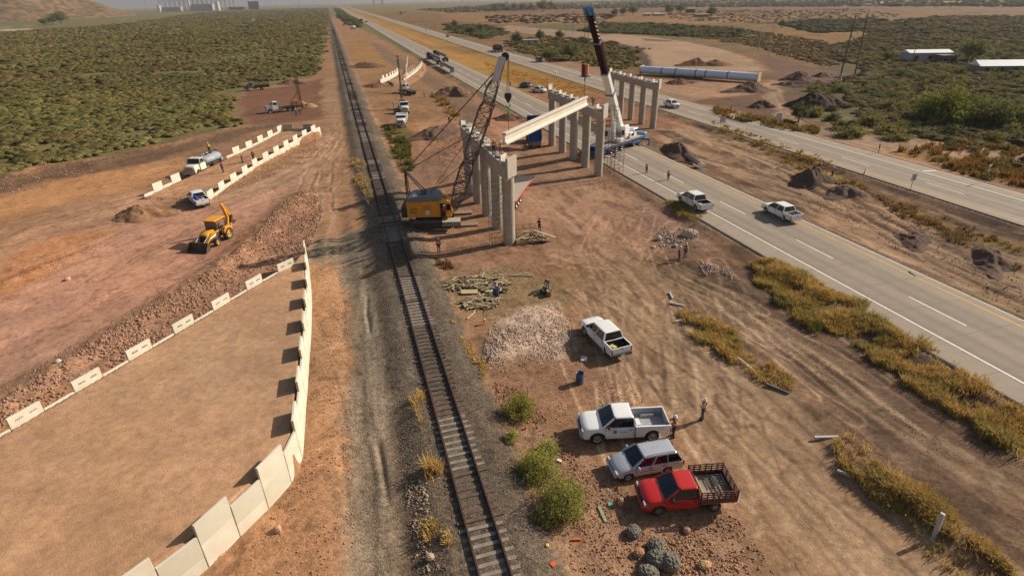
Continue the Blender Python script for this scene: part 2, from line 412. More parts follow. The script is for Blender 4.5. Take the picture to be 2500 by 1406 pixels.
    poly([(-900, 1100), (0, 640), (250, 545), (460, 505), (620, 470), (780, 400), (790, 440), (700, 470), (560, 620), (300, 790), (0, 960), (-600, 1300)], (174, 130, 106), 2, .35)
    poly([(-900, 1100), (0, 625), (200, 560), (300, 560), (150, 640), (0, 730)], (172, 122, 86), .8, .5)
    poly([(500, 500), (620, 450), (760, 370), (830, 310), (845, 350), (820, 400), (700, 455), (600, 500)], (172, 134, 106), 1.5, .3)
    poly([(790, 190), (825, 190), (838, 290), (845, 340), (800, 440), (790, 600), (760, 600), (760, 440), (800, 380), (812, 340), (790, 300)], (150, 116, 88), 1.2, .3)
    poly([(-600, 1420), (0, 1090), (0, 990), (150, 890), (300, 795), (450, 700), (560, 630), (640, 560), (690, 500), (770, 460), (800, 500), (780, 600), (700, 640), (560, 740), (400, 835), (200, 960), (0, 1040)], (156, 116, 90), 1.2, 1.0)
    poly([(-100, 1120), (0, 1040), (200, 945), (400, 820), (560, 725), (700, 645), (720, 640), (560, 760), (200, 980), (0, 1080)], (172, 120, 78), .6, .5, .7)
    poly([(740, 630), (850, 620), (850, 800), (838, 1000), (850, 1406), (500, 1460), (740, 1150), (770, 900)], (160, 120, 88), .8, .6)
    poly([(850, 640), (905, 640), (935, 800), (962, 1000), (1000, 1250), (1010, 1500), (850, 1500), (840, 1200), (852, 900)], (140, 122, 102), .7, .8)
    poly([(870, 640), (900, 640), (925, 800), (900, 900), (880, 800)], (124, 112, 94), .7, .8)
    poly([(740, 630), (860, 560), (950, 560), (960, 640), (850, 660)], (120, 106, 88), 1.0, .8)
    poly([(905, 640), (945, 640), (1040, 1000), (1110, 1406), (1120, 1600), (1010, 1600), (985, 1200), (940, 800)], (100, 84, 68), .7, .9)
    poly([(865, 380), (885, 400), (950, 600), (930, 600), (880, 500)], (142, 104, 62), .6, .5, .8)
    # right of the track
    poly([(860, 120), (1130, 215), (1300, 312), (1515, 430), (1640, 500), (1600, 620), (1100, 700), (960, 480)], (148, 112, 86), 1.5, .5)
    poly([(820, 50), (1020, 150), (1060, 250), (1120, 300), (1000, 330), (920, 280), (880, 190)], (146, 110, 78), 2, .4)
    poly([(850, 90), (960, 140), (930, 180), (880, 170)], (150, 112, 66), 2, .4, .8)
    poly([(905, 100), (1030, 170), (1130, 230), (1200, 290), (1150, 300), (1060, 220), (930, 140)], (126, 98, 78), 1.2, .3)
    poly([(940, 320), (990, 310), (1000, 400), (1010, 425), (960, 410)], (112, 98, 54), 1.0, .4, .8)
    poly([(1020, 300), (1120, 270), (1140, 330), (1080, 370), (1000, 380)], (164, 122, 92), 2, .3)
    poly([(1180, 260), (1290, 310), (1330, 350), (1260, 380), (1180, 300)], (168, 122, 92), 2, .3)
    poly([(1260, 470), (1400, 440), (1530, 470), (1600, 600), (1560, 690), (1450, 700), (1350, 640)], (162, 124, 98), 2, .3)
    poly([(1380, 640), (1540, 620), (1650, 640), (1700, 760), (1850, 900), (2080, 1120), (2420, 1420), (2500, 1600), (2000, 1600), (1850, 1290), (1640, 1010), (1480, 820), (1400, 720)], (160, 128, 98), .8, .35)
    poly([(1410, 690), (1520, 800), (1650, 980), (1800, 1160), (2000, 1420), (1900, 1420), (1750, 1210), (1560, 900), (1440, 760)], (146, 112, 84), 1.2, .5, .6)
    poly([(1060, 660), (1230, 640), (1400, 700), (1380, 760), (1250, 780), (1180, 800), (1100, 740)], (138, 112, 82), 1.0, .8)
    poly([(1170, 900), (1190, 800), (1240, 765), (1330, 735), (1390, 770), (1400, 830), (1330, 890), (1220, 910)], (176, 150, 128), .7, 1.0)
    poly([(1180, 880), (1330, 870), (1480, 880), (1600, 980), (1480, 1000), (1400, 1060), (1350, 1060), (1280, 980), (1190, 960)], (140, 105, 80), 1, .6)
    poly([(1200, 950), (1350, 1060), (1480, 1130), (1560, 1260), (1800, 1250), (1900, 1500), (1400, 1600), (1300, 1406), (1250, 1150)], (150, 116, 90), 1, .8)
    # dark soil between carriageway and haul road
    poly([(1560, 470), (1650, 500), (1730, 560), (1700, 620), (1600, 600), (1560, 540)], (138, 106, 88), 1, .9)
    poly([(1590, 630), (1700, 600), (1840, 625), (2060, 740), (2520, 1030), (2700, 1150), (2700, 1600), (2420, 1400), (2080, 1090), (1850, 880), (1640, 720)], (112, 88, 70), .8, .6)
    poly([(1620, 600), (1840, 600), (1860, 640), (1720, 640), (1600, 640)], (126, 96, 72), .8, .4)
    poly([(1640, 650), (1760, 690), (1960, 830), (2200, 990), (2500, 1190), (2600, 1300), (2300, 1140), (2000, 930), (1800, 800), (1650, 700)], (152, 124, 96), .7, .4, .8)
    poly([(1700, 690), (1860, 800), (2000, 920), (2010, 960), (1960, 960), (1870, 860), (1750, 760)], (92, 72, 58), .8, .8, .8)
    poly([(2080, 1060), (2250, 1160), (2500, 1330), (2500, 1406), (2300, 1250)], (84, 64, 50), .7, .8, .8)
    # median
    strip(-20, 170, 52.5, 74.5, (112, 86, 66), .6, .7)
    strip(60, 190, 56, 66, (132, 96, 70), 1.5, .5, .8)
    poly([(1600, 300), (1660, 290), (1800, 350), (1980, 420), (2200, 520), (2500, 660), (2700, 780), (2700, 880), (2500, 770), (2200, 630), (1960, 520), (1780, 420), (1640, 360)], (154, 122, 94), 1.0, .3)
    poly([(1740, 300), (1850, 345), (2010, 395), (2020, 430), (1900, 380), (1770, 330)], (142, 112, 56), .8, .4, .8)
    poly([(1930, 390), (2060, 430), (2120, 460), (2080, 470), (1960, 430)], (150, 118, 56), .8, .4, .8)
    poly([(2200, 480), (2500, 610), (2500, 640), (2350, 580), (2200, 510)], (134, 104, 60), .8, .5, .8)
    dn = fbm(s*.6, d*3.2, 3.2, 4, 141); k = ((d > 53.2) & (d < 74) & (s < 150)).astype(float)
    lay(k*sm(.52, .62, dn)*.7, (74, 54, 44)); lay(k*sm(.56, .66, fbm(s*.7, d*2.4, 2.4, 4, 142))*.5, (158, 128, 100))
    k = ((d > 24) & (d < 40) & (s < 75)).astype(float); lay(k*sm(.56, .66, fbm(s*.7, d*2.6, 2.6, 4, 143))*.45, (78, 58, 46)); lay(k*sm(.6, .68, fbm(s, d*2, 2.0, 4, 144))*.35, (150, 124, 98))
    strip(150, 3000, 53.2, 73.8, (158, 118, 62), 1.5, .4, 1.0)
    k = sm(.5, .62, fbm(x*.6+y*.2, y*.25, 9, 4, 95))*((d > 54) & (d < 74+road_off(s)) & (s > 140)); lay(k*.55, (122, 94, 66))
    strip(160, 185, 53, 62, (140, 104, 78), 2, .4, .9)
    strip(110, 160, 52.5, 72, (146, 104, 78), 2, .5, .9)
    # right verge
    strip(20, 260, 86.5, 99, (150, 118, 92), 1.2, .35)
    strip(60, 100, 98, 118, (146, 116, 90), 3, .35)
    strip(30, 58, 91, 110, (128, 96, 54), 2, .4)
    poly([(2180, 380), (2330, 350), (2560, 380), (2600, 470), (2480, 460), (2280, 400)], (132, 98, 56), 1.5, .4)
    poly([(1680, 250), (1750, 235), (1900, 215), (1980, 240), (2000, 320), (1880, 300), (1760, 262)], (110, 82, 64), 2, .6)
    poly([(1560, 190), (1700, 200), (1860, 205), (1880, 225), (1750, 240), (1620, 222)], (160, 122, 94), 2, .35)
    poly([(1870, 195), (1905, 200), (1925, 265), (1960, 300), (2100, 330), (2300, 350), (2500, 370), (2700, 420), (2700, 470), (2450, 400), (2200, 370), (2050, 345), (1930, 315), (1890, 270), (1870, 230)], (158, 126, 100), 1.2, .3)
    poly([(1850, 130), (1900, 145), (1990, 165), (2080, 180), (2080, 210), (1960, 215), (1880, 190), (1862, 160)], (112, 84, 68), 2, .6)
    poly([(1490, 97), (1560, 110), (1595, 135), (1600, 175), (1560, 168), (1575, 140), (1540, 118), (1490, 106)], (100, 80, 70), .8, .4)
    poly(LOOP, (160, 130, 104), 1.5, .25, world=True)
    poly([(1240, 62), (1450, 82), (1450, 96), (1300, 84), (1200, 74)], (148, 122, 98), 2, .25)
    poly([(1560, 98), (1640, 104), (1640, 107), (1580, 105)], (112, 88, 70), 1, .4)
    poly(FARRAMP, (166, 130, 100), .8, .25, world=True)
    # fills
    poly(FILL2, (172, 130, 98), .35, .15, world=True, warp=False)
    poly(FILL1, (181, 140, 106), .3, .2, world=True, warp=False)
    m = sdpoly(x, y, FILL1) < 0
    k = sm(.45, .6, fbm(x*.8+y*.5, y*.35-x*.2, 3, 4, 97))*m; lay(k*.22, (170, 128, 94))
    # road margins, track bed
    for cc, hw in ((LRD, LRW), (RRD, RRW)):
        q = np.abs(d-(cc+road_off(s)))-hw; lay(1-sm(.1, .9, q), (122, 104, 86), .6)
    q = np.abs(d-TRK)+(fin-.5)*1.2; lay((1-sm(2.9, 3.9, q)), (106, 92, 78), 1.0)
    lay(sm(.48, .6, fbm(x, y, 4, 3, 99))*(1-sm(2.5, 3.5, q)), (92, 78, 66), 1.0, .5)
    poly([(880, 560), (960, 640), (1000, 640), (965, 560)], (90, 84, 78), .6, .9, .6)
    # dust and wheel marks
    for pts, wd, colr, a, pr in (
        ([(1420, 640), (1500, 760), (1600, 900), (1760, 1080), (1960, 1300), (2060, 1406)], .25, (128, 96, 72), .5, .85),
        ([(1540, 640), (1640, 760), (1800, 900), (1980, 1060), (2250, 1290)], .25, (178, 146, 114), .5, .85),
        ([(1460, 690), (1560, 830), (1700, 990), (1900, 1190), (2100, 1380)], .25, (176, 144, 112), .5, .9),
        ([(1350, 560), (1450, 600), (1530, 660), (1600, 760)], .25, (132, 98, 74), .45, .8),
        ([(1640, 615), (1740, 600), (1800, 615), (1850, 640)], .3, (100, 76, 58), .5, .8),
        ([(1400, 660), (1470, 750), (1580, 890), (1720, 1060), (1900, 1260), (2000, 1380)], .16, (116, 88, 66), .45, .8),
        ([(1480, 660), (1590, 790), (1700, 920), (1850, 1080), (2080, 1300)], .16, (118, 90, 68), .5, .8),
        ([(1500, 700), (1640, 860), (1800, 1040), (2000, 1240), (2150, 1400)], .2, (186, 154, 122), .5, .85),
        ([(1560, 700), (1660, 830), (1860, 1030), (2020, 1180), (2300, 1420)], .14, (112, 86, 66), .5, .8),
        ([(1590, 690), (1660, 760), (1740, 850), (1900, 990), (2080, 1150)], .14, (104, 80, 62), .6, 0),
        ([(1530, 870), (1570, 910), (1640, 1000), (1700, 1080), (1790, 1190), (1860, 1290), (1960, 1406)], .12, (108, 82, 62), .6, 0),
        ([(1350, 640), (1420, 620), (1500, 600), (1560, 540)], .25, (176, 140, 110), .4, .85), ([(1290, 560), (1380, 580), (1440, 640), (1480, 720)], .2, (118, 86, 66), .4, .85),
        ([(0, 860), (200, 760), (400, 660), (560, 560)], .3, (148, 102, 80), .45, .9), ([(0, 780), (200, 690), (420, 600)], .3, (180, 136, 108), .4, .9),
        ([(0, 900), (180, 830), (360, 700), (520, 600)], .3, (182, 138, 108), .35, .9), ([(0, 600), (200, 560), (420, 530), (640, 470), (780, 390)], .35, (142, 102, 76), .4, .9),
        ([(0, 520), (200, 470), (400, 410), (470, 390)], .35, (186, 138, 98), .5, .9), ([(0, 560), (250, 500), (420, 450), (560, 400)], .35, (150, 106, 74), .4, .9),
        ([(560, 480), (700, 430), (800, 370), (826, 330)], .3, (188, 152, 122), .5, .9), ([(780, 640), (800, 520), (790, 440), (820, 380)], .3, (176, 142, 112), .5, .9),
        ([(1690, 330), (1850, 395), (2000, 470), (2250, 590), (2500, 715)], .3, (176, 144, 112), .6, .9),
        ([(1750, 345), (1950, 430), (2200, 560), (2500, 690)], .3, (104, 78, 60), .5, .9), ([(2100, 560), (2300, 640), (2500, 730)], .4, (96, 72, 56), .5, .9),
        ([(1900, 230), (1920, 270), (1990, 310), (2200, 350), (2450, 385)], .35, (176, 146, 118), .5, .9),
        ([(1750, 720), (1950, 860), (2150, 1000), (2400, 1150)], .3, (172, 144, 116), .6, .9), ([(1700, 700), (1900, 850), (2100, 1000), (2350, 1160)], .3, (104, 80, 62), .5, .9)):
        line(pts, wd, colr, a, None, pr)
    # pale works line and yards at the foot of the far hill
    line([(0, 68), (100, 63), (300, 56), (450, 52), (560, 48)], 5, (186, 160, 138), .9)
    poly([(0, 72), (90, 70), (60, 76), (0, 78)], (176, 156, 130), 5)
    poly([(560, 47), (640, 45), (640, 50), (560, 52)], (206, 188, 164), 4)
    poly([(690, 60), (760, 58), (760, 66), (700, 68)], (150, 120, 88), 4, a=.5); poly([(600, 112), (690, 100), (700, 124), (620, 130)], (130, 106, 76), 3, a=.5)
    poly([(300, 292), (370, 288), (372, 300), (310, 304)], (128, 92, 66), 1.5, a=.8)
    c *= (1-.07*sm(8, 12, d)*(1-sm(150, 300, s)))[:, None]
    # crossing tyre marks of site traffic
    rt = random.Random(88); ii = np.nonzero((r < 170) & (r > 14))[0]; xn, yn = x[ii], y[ii]
    okm = (np.abs(d-TRK) > 3.4)*(np.abs(d-LRD) > LRW+.3)*(np.abs(d-RRD) > RRW+.3)*(sdpoly(x, y, FILL1) > .5)
    for (px, py, sx, sy, n_, brg, jit, cA, cB, L_) in ((1700, 1050, 220, 230, 46, -.05, .22, (188, 156, 124), (112, 86, 66), 26), (1450, 620, 110, 90, 26, -.2, .9, (184, 144, 114), (116, 82, 62), 16),
            (300, 640, 300, 110, 44, .62, .3, (188, 142, 112), (136, 94, 72), 30), (420, 470, 220, 50, 20, .75, .25, (190, 148, 112), (140, 100, 74), 26), (810, 420, 30, 90, 12, .15, .3, (184, 148, 116), (122, 92, 70), 20),
            (2000, 900, 240, 150, 20, -.42, .12, (168, 138, 110), (88, 66, 52), 24), (2200, 600, 300, 100, 16, -.42, .12, (168, 136, 106), (88, 66, 52), 30), (640, 900, 60, 300, 0, .3, .2, (190, 150, 120), (150, 112, 84), 20), (900, 900, 30, 300, 10, -.27, .05, (160, 140, 118), (104, 88, 72), 22),
            (1900, 250, 60, 40, 8, .3, .8, (170, 138, 108), (108, 82, 64), 30), (2250, 365, 250, 10, 8, -1.1, .15, (176, 146, 116), (120, 94, 74), 40)):
        for _ in range(n_):
            q = G(px+rt.uniform(-sx, sx), py+rt.uniform(-sy, sy)); b = brg+rt.gauss(0, jit); cv = rt.gauss(0, .012); P = []; X_, Y_ = q.x, q.y
            for _k in range(int(rt.uniform(.5, 1.2)*L_/1.5)): P.append((X_, Y_)); X_ += 1.5*math.sin(b); Y_ += 1.5*math.cos(b); b += cv
            if len(P) < 3: continue
            m = boxmask(xn, yn, P, 2)
            if not m.any(): continue
            i_ = ii[np.nonzero(m)[0]]; xm, ym = x[i_], y[i_]
            k = np.exp(-((dline(xm, ym, P)-.82)/rt.uniform(.09, .17))**2)*sm(.3, .5, fbm(xm, ym, 2.5, 3, 131))*okm[i_]*rt.uniform(.3, .65)
            c[i_] = c[i_]*(1-k[:, None])+C(cA if rt.random() < .5 else cB)*k[:, None]
    # wheel-worn streaks in the earth, along the haul directions
    st = fbm(s, d*7+fbm(x, y, 20, 2, 110)*3, 9, 4, 111)
    k = sm(7, 10, d)*(1-sm(120, 200, s))*(np.abs(d-LRD) > LRW)*(np.abs(d-RRD) > RRW)*(d < 110)
    c *= (1+(st-.5)*.55*k)[:, None]
    e1, e2 = .47, .88                      # direction of the left works
    a1, a2 = x*e1+y*e2, x*e2-y*e1
    st = fbm(a1, a2*7+fbm(x, y, 20, 2, 112)*10, 10, 4, 113); k = (d < -3)*(sdpoly(x, y, FILL1) > 0)*(r < 170)
    c *= (1+(st-.5)*.42*k)[:, None]
    # dark damp clods and pale dry crusts
    nof = sm(0, .6, sdpoly(x, y, FILL1))
    cl = fbm(x, y, .8, 4, 114); k = sm(.62, .74, cl)*(r < 200)*nof; c *= (1-.28*k)[:, None]
    k = sm(.60, .72, fbm(x, y, 1.1, 4, 115))*(r < 200)*nof; c *= (1+.13*k)[:, None]
    # mottling that belongs to the soil
    f = (.9+.28*(med-.5)*1.6+.22*(fin-.5)*1.6)[:, None]
    c *= f+.1
    t = (fbm(x, y, 18, 3, 101)-.5)[:, None]; c *= 1+t*np.array([.12, 0, -.12])
    idx = np.arange(na*nr).reshape(nr, na)
    a_ = idx[:-1, :]; b_ = np.roll(idx, -1, 1)[:-1, :]; c_ = np.roll(idx, -1, 1)[1:, :]; d_ = idx[1:, :]
    F = np.stack([a_, d_, c_, b_], -1).reshape(-1, 4)
    m = bpy.data.materials.new("earth"); m.use_nodes = True; n = m.node_tree.nodes; l = m.node_tree.links
    b = n["Principled BSDF"]; b.inputs["Roughness"].default_value = .95; b.inputs["Specular IOR Level"].default_value = .1
    at_ = n.new("ShaderNodeAttribute"); at_.attribute_name = "tint"
    ag = n.new("ShaderNodeAttribute"); ag.attribute_name = "grit"
    tc = n.new("ShaderNodeTexCoord")
    def nz(sc, det):
        q = n.new("ShaderNodeTexNoise"); q.inputs["Scale"].default_value = sc; q.inputs["Detail"].default_value = det
        l.new(tc.outputs["Object"], q.inputs["Vector"]); return q.outputs["Fac"]
    def mp(inp, a, b2, c2, d2):
        q = n.new("ShaderNodeMapRange"); q.inputs[1].default_value = a; q.inputs[2].default_value = b2
        q.inputs[3].default_value = c2; q.inputs[4].default_value = d2; l.new(inp, q.inputs[0]); return q.outputs[0]
    def mth(op, a, b2):
        q = n.new("ShaderNodeMath"); q.operation = op
        for i, v in enumerate((a, b2)):
            if isinstance(v, (int, float)): q.inputs[i].default_value = v
            else: l.new(v, q.inputs[i])
        return q.outputs[0]
    n1 = nz(2.2, 8); n2 = nz(11, 5)
    vo = n.new("ShaderNodeTexVoronoi"); vo.inputs["Scale"].default_value = 6.5; l.new(tc.outputs["Object"], vo.inputs["Vector"])
    sep = n.new("ShaderNodeSeparateColor"); l.new(vo.outputs["Color"], sep.inputs[0])
    peb = mp(sep.outputs[0], 0, 1, -.34, .42)
    peb = mth('MULTIPLY', peb, ag.outputs["Fac"])
    br = mth('ADD', mth('ADD', mp(n1, .25, .75, .80, 1.20), mp(n2, .25, .75, -.08, .08)), peb)
    mx = n.new("ShaderNodeMix"); mx.data_type = 'RGBA'; mx.blend_type = 'MULTIPLY'; mx.inputs[0].default_value = 1
    l.new(at_.outputs["Color"], mx.inputs[6]); l.new(br, mx.inputs[7]); l.new(mx.outputs[2], b.inputs["Base Color"])
    hh_ = mth('ADD', mth('MULTIPLY', n2, .02), mth('MULTIPLY', mth('MULTIPLY', mp(vo.outputs["Distance"], 0, .6, 1, 0), ag.outputs["Fac"]), .03))
    bp = n.new("ShaderNodeBump"); bp.inputs["Strength"].default_value = .9; bp.inputs["Distance"].default_value = 1.0
    l.new(hh_, bp.inputs["Height"]); l.new(bp.outputs[0], b.inputs["Normal"])
    MATS["earth"] = m
    V = np.stack([x, y, z], 1)
    o = npmesh("ground", V, F, m, np.clip(c, .01, .9), smooth=True)
    ga = o.data.attributes.new("grit", 'FLOAT', 'POINT'); ga.data.foreach_set("value", grit.astype(np.float32))
    tag(o, kind="structure")
    return o
ground = make_ground()
# ------------------------------------------------------------------ carriageways
def road_mat(name, base, lane):
    m = bpy.data.materials.new(name); m.use_nodes = True; n = m.node_tree.nodes; l = m.node_tree.links
    b = n["Principled BSDF"]; b.inputs["Roughness"].default_value = .85; b.inputs["Specular IOR Level"].default_value = .25
    a = n.new("ShaderNodeAttribute"); a.attribute_name = "tint"; tc = n.new("ShaderNodeTexCoord")
    q = n.new("ShaderNodeTexNoise"); q.inputs["Scale"].default_value = 1.1; q.inputs["Detail"].default_value = 8; l.new(tc.outputs["Object"], q.inputs["Vector"])
    r_ = n.new("ShaderNodeMapRange"); r_.inputs[1].default_value = .3; r_.inputs[2].default_value = .7; r_.inputs[3].default_value = .93; r_.inputs[4].default_value = 1.06
    l.new(q.outputs["Fac"], r_.inputs[0])
    mx = n.new("ShaderNodeMix"); mx.data_type = 'RGBA'; mx.blend_type = 'MULTIPLY'; mx.inputs[0].default_value = 1
    l.new(a.outputs["Color"], mx.inputs[6]); l.new(r_.outputs[0], mx.inputs[7]); l.new(mx.outputs[2], b.inputs["Base Color"])
    return m
RM = road_mat("road_concrete", 0, 0)
def ribbon(name, s0, s1, d0, d1, z, material, tintf=None, nd=1, ds=4.0, kind="structure", thick=0.0):
    ss = [s0]
    while ss[-1] < s1: ss.append(min(s1, ss[-1]+max(ds, ss[-1]*.02)))
    ss = np.array(ss); dd = np.linspace(d0, d1, nd+1)
    Sg, Dg = np.meshgrid(ss, dd, indexing='ij'); Do = Dg+road_off(Sg)
    X = Sg*UX+Do*VX; Y = Sg*UY+Do*VY; V = np.stack([X.ravel(), Y.ravel(), np.full(X.size, z)], 1)
    n_s, n_d = len(ss), nd+1; I = np.arange(n_s*n_d).reshape(n_s, n_d)
    F = np.stack([I[:-1, :-1], I[:-1, 1:], I[1:, 1:], I[1:, :-1]], -1).reshape(-1, 4)
    if thick:
        k = len(V); V = np.concatenate([V, V-[0, 0, thick]]); e = []
        for i in range(n_s-1):
            e.append([I[i+1, 0], I[i+1, 0]+k, I[i, 0]+k, I[i, 0]]); e.append([I[i, -1], I[i, -1]+k, I[i+1, -1]+k, I[i+1, -1]])
        F = np.concatenate([F, np.array(e)])
    t = None
    if tintf is not None:
        t = tintf(Sg.ravel(), Dg.ravel()); 
        if thick: t = np.concatenate([t, t])
    o = npmesh(name, V, F, material, t)
    return tag(o, kind=kind)
def road_tint(c0, hw):
    def f(s, d):
        q = d-c0; b = np.array(lin((156, 140, 122)))*np.ones((len(s), 3))
        dark = np.zeros(len(s))
        for l_ in (-1.9, 1.9):
            for t_ in (-.85, .85): dark += .2*np.exp(-((q-(l_+t_))/.45)**2)
            dark += .10*np.exp(-((q-l_)/.9)**2)
        dark += .12*(fbm(s, d*6, 9, 4, 201)-.5)
        jo = np.where(np.abs((s/4.5) % 1-.5) > .49, .0, .0)
        return np.clip(b*(1-dark-jo)[:, None], 0, 1)
    return f
for nm, c0, hw in (("highway", LRD, LRW), ("highway", RRD, RRW)):
    ribbon(nm, 8, 7000, c0-hw, c0+hw, .30, RM, road_tint(c0, hw), nd=34, ds=1.5, thick=.25)
WP = mat("road_paint_white", lin((232, 226, 214)), .7, noise=.12, nscale=5)
YP = mat("road_paint_yellow", lin((214, 160, 44)), .7, noise=.15, nscale=5)
CR = mat("joint_sealant", lin((120, 108, 94)), .9)
for c_l, c_y, c_m in ((43.35, 51.05, 47.0), (83.6, 75.8, 79.25)):
    ribbon("edge_line", 8, 2500, c_l-.08, c_l+.08, .308, WP)
    ribbon("median_line", 8, 2500, c_y-.08, c_y+.08, .308, YP)
def dashes(name, c0, s0, material, n=70, L=5.0, P=15.0, w_=.07):
    V = []; F = []
    for i in range(n):
        for a, b in ((0, 0),):
            sa = s0+i*P; sb = sa+L; k = len(V)
            for (q, dd) in ((sa, -w_), (sa, w_), (sb, w_), (sb, -w_)):
                p = SD(q, c0+dd+float(road_off(q))); V.append((p.x, p.y, .309))
            F.append((k, k+1, k+2, k+3))
    o = npmesh(name, np.array(V), np.array(F), material); return tag(o, kind="structure")
for c0, hw in ((LRD, LRW), (RRD, RRW)):
    V = []; F = []
    for i in range(44):
        sa = 9+i*4.6; k = len(V)
        for (q, dd) in ((sa, -hw), (sa, hw), (sa+.05, hw), (sa+.05, -hw)): p = SD(q, c0+dd); V.append((p.x, p.y, .304))
        F.append((k, k+1, k+2, k+3))
    tag(npmesh("slab_joints", np.array(V), np.array(F), CR), kind="structure")
dashes("lane_line", 47.0, 29.0-15, WP, 60, 5.4, 14.4)
dashes("lane_line", 79.25, 7.5, WP, 60, 5.6, 15.6)
# ================================================================== STRUCTURES
def proj(P):
    v = Vector(P)-Vector((0, 0, CAMH)); q = v.dot(_f)
    return 1250+FPX*v.dot(_r)/q, 703-FPX*v.dot(_u)/q
def zat(x, y, py):
    lo, hi = -5, 80
    for _ in range(50):
        m = (lo+hi)/2
        if proj((x, y, m))[1] > py: lo = m
        else: hi = m
    return lo
PANEL = mat("precast_concrete", lin((222, 212, 192)), .85, noise=.09, nscale=1.8, dirt=.5, dirtcol=lin((192, 166, 134)))
PANEL_G = mat("precast_concrete_green_tinged", lin((210, 202, 182)), .85, noise=.08, nscale=1.2, dirt=.3, dirtcol=lin((170, 160, 120)))
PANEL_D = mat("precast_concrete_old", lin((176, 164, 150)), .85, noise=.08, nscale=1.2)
CONC = mat("cast_concrete", lin((176, 164, 148)), .88, noise=.1, nscale=1.6, dirt=.4, dirtcol=lin((146, 130, 110)))
CONC_L = mat("girder_concrete", lin((214, 202, 184)), .85, noise=.05, nscale=.9, dirt=.15, dirtcol=lin((196, 176, 146)))
STONE = mat("marker_ink", (.12, .11, .1), .9)
STEELD = mat("dark_steel", (.045, .03, .028), .6, noise=.3, nscale=4)
STEELG = mat("grey_steel", (.23, .22, .23), .5, .3, noise=.15, nscale=3)
RUST = mat("rusty_steel", (.16, .075, .04), .8, noise=.35, nscale=5)
RUBBER = mat("rubber", (.022, .02, .019), .85, dirt=.7, nscale=4, dirtcol=(.16, .11, .075))
BOOMC = mat("boom_brown_steel", (.13, .09, .07), .6, noise=.3, nscale=3)
CABLE = mat("wire_rope", (.05, .04, .035), .6)
GLASS = mat("car_glass", (.012, .014, .018), .08, spec=.7)
YEL = mat("machine_yellow", lin((232, 158, 26)), .45, noise=.08, nscale=3, dirt=.25, dirtcol=(.32, .2, .09))
YELD = mat("faded_yellow", lin((222, 148, 30)), .55, noise=.1, nscale=2.5, dirt=.3, dirtcol=(.3, .19, .09))
def panel_cols(parent, P, zb, zl, zh, skip=None, w_=2.0, first=1, th=.15, mats=(PANEL, PANEL_G), rows=(1.45,), inner=None, low_extra=0.0, mark=None, off=.08):
    """walk a polyline and set alternating low and tall columns of precast panels"""
    seg = []; tot = 0
    for i in range(len(P)-1):
        a, b = Vector((*P[i][:2], 0)), Vector((*P[i+1][:2], 0)); seg.append((a, b, tot, (b-a).length)); tot += (b-a).length
    def pt(t):
        for a, b, t0, L in seg:
            if t <= t0+L+1e-6: return a+(b-a)*((t-t0)/L)
        return seg[-1][1]
    n = max(1, int(round(tot/w_))); k = first; rnd = random.Random(int(tot*100))
    for i in range(n):
        a, b = pt(tot*i/n), pt(tot*(i+1)/n); c = (a+b)/2; d = (b-a); L = d.length; ang = math.atan2(d.y, d.x)
        f = (i+.5)/n
        if skip and skip(c): continue
        b0 = zb(c.x, c.y, f); t0 = zh(c.x, c.y, f) if (i+k) % 2 else zl(c.x, c.y, f)
        z = t0; m = mats[0] if rnd.random() < .7 else mats[1]
        nrm = Vector((math.sin(ang), -math.cos(ang), 0))
        while z > b0+.02:
            h = min(rows[0], z-b0); mb = MB(); R = Matrix.Rotation(ang, 3, 'Z') @ Matrix.Rotation(RAD(rnd.uniform(-.8, .8)), 3, 'X')
            mb.bbox((0, 0, 0), (L-.035, th, h-.02), .02, R=R)
            o = mb.build("panel", m, parent); o.location = c+nrm*rnd.uniform(-.015, .015)-parent.location+Vector((0, 0, z-h/2))
            if mark and z == t0 and (i+k) % 2: mark(o, L, h, ang, i, rnd, th)
            z -= h; m = mats[0] if rnd.random() < .75 else mats[1]
def zigzag(o, L, h, ang, i, rnd, th, side=-1, top=True):
    mb = MB(); mb.T = Matrix.Rotation(ang, 4, 'Z')
    y = side*(th/2+.006)
    for x0 in (-L*.36, L*.06):
        x = x0; z = h/2-.38+rnd.uniform(-.05, .05); p = (x, y, z)
        for q in range(9):
            x += .055; p2 = (x, y, h/2-.38+(.07 if q % 2 else -.07)+rnd.uniform(-.02, .02)); mb.bar(p, p2, .012, .02); p = p2
    mb.build("marking", STONE, o)
def wall(name, label, P, group=None, **k):
    e = empty(name, (P[0][0], P[0][1], 0), label=label, cat="retaining wall"); e["kind"] = "thing"; panel_cols(e, P, **k); return e
# right wall of the near ramp: walk from the far end towards the camera
def markR(o, L, h, ang, i, rnd, th):
    if i != 15: return
    mb = MB(); mb.T = Matrix.Rotation(ang, 4, 'Z')
    for y in (-(th/2+.006), th/2+.006):
        mb.bar((.1, y, -.05), (.02, y, .45), .012, .02)
        pr = None
        for q in range(15):
            a = RAD(-200+q*24); p = (.0+.22+.22*math.cos(a)-.05, y, .28+.2*math.sin(a))
            if pr: mb.bar(pr, p, .012, .02)
            pr = p
        mb.bar((-.05, y, .42), (.2, y, .5), .012, .02)
    mb.build("marking", STONE, o)
wall("retaining_wall", "long pale concrete panel wall with jagged top right of the near dirt ramp", WR,
     zb=lambda x, y, f: -.15, zl=lambda x, y, f: 2.2, zh=lambda x, y, f: 2.95, first=1, mark=markR)
wl = [(-21.5, 51.4)] + [(p[0]+.0, p[1]) for p in WL[1:]]
wall("retaining_wall", "spaced concrete panel tops with scribbled marks left of the near dirt ramp", wl,
     zb=lambda x, y, f: 1.2, zl=lambda x, y, f: 2.2, zh=lambda x, y, f: 2.9, first=1, rows=(1.7,), mark=lambda *a: zigzag(*a, side=1))
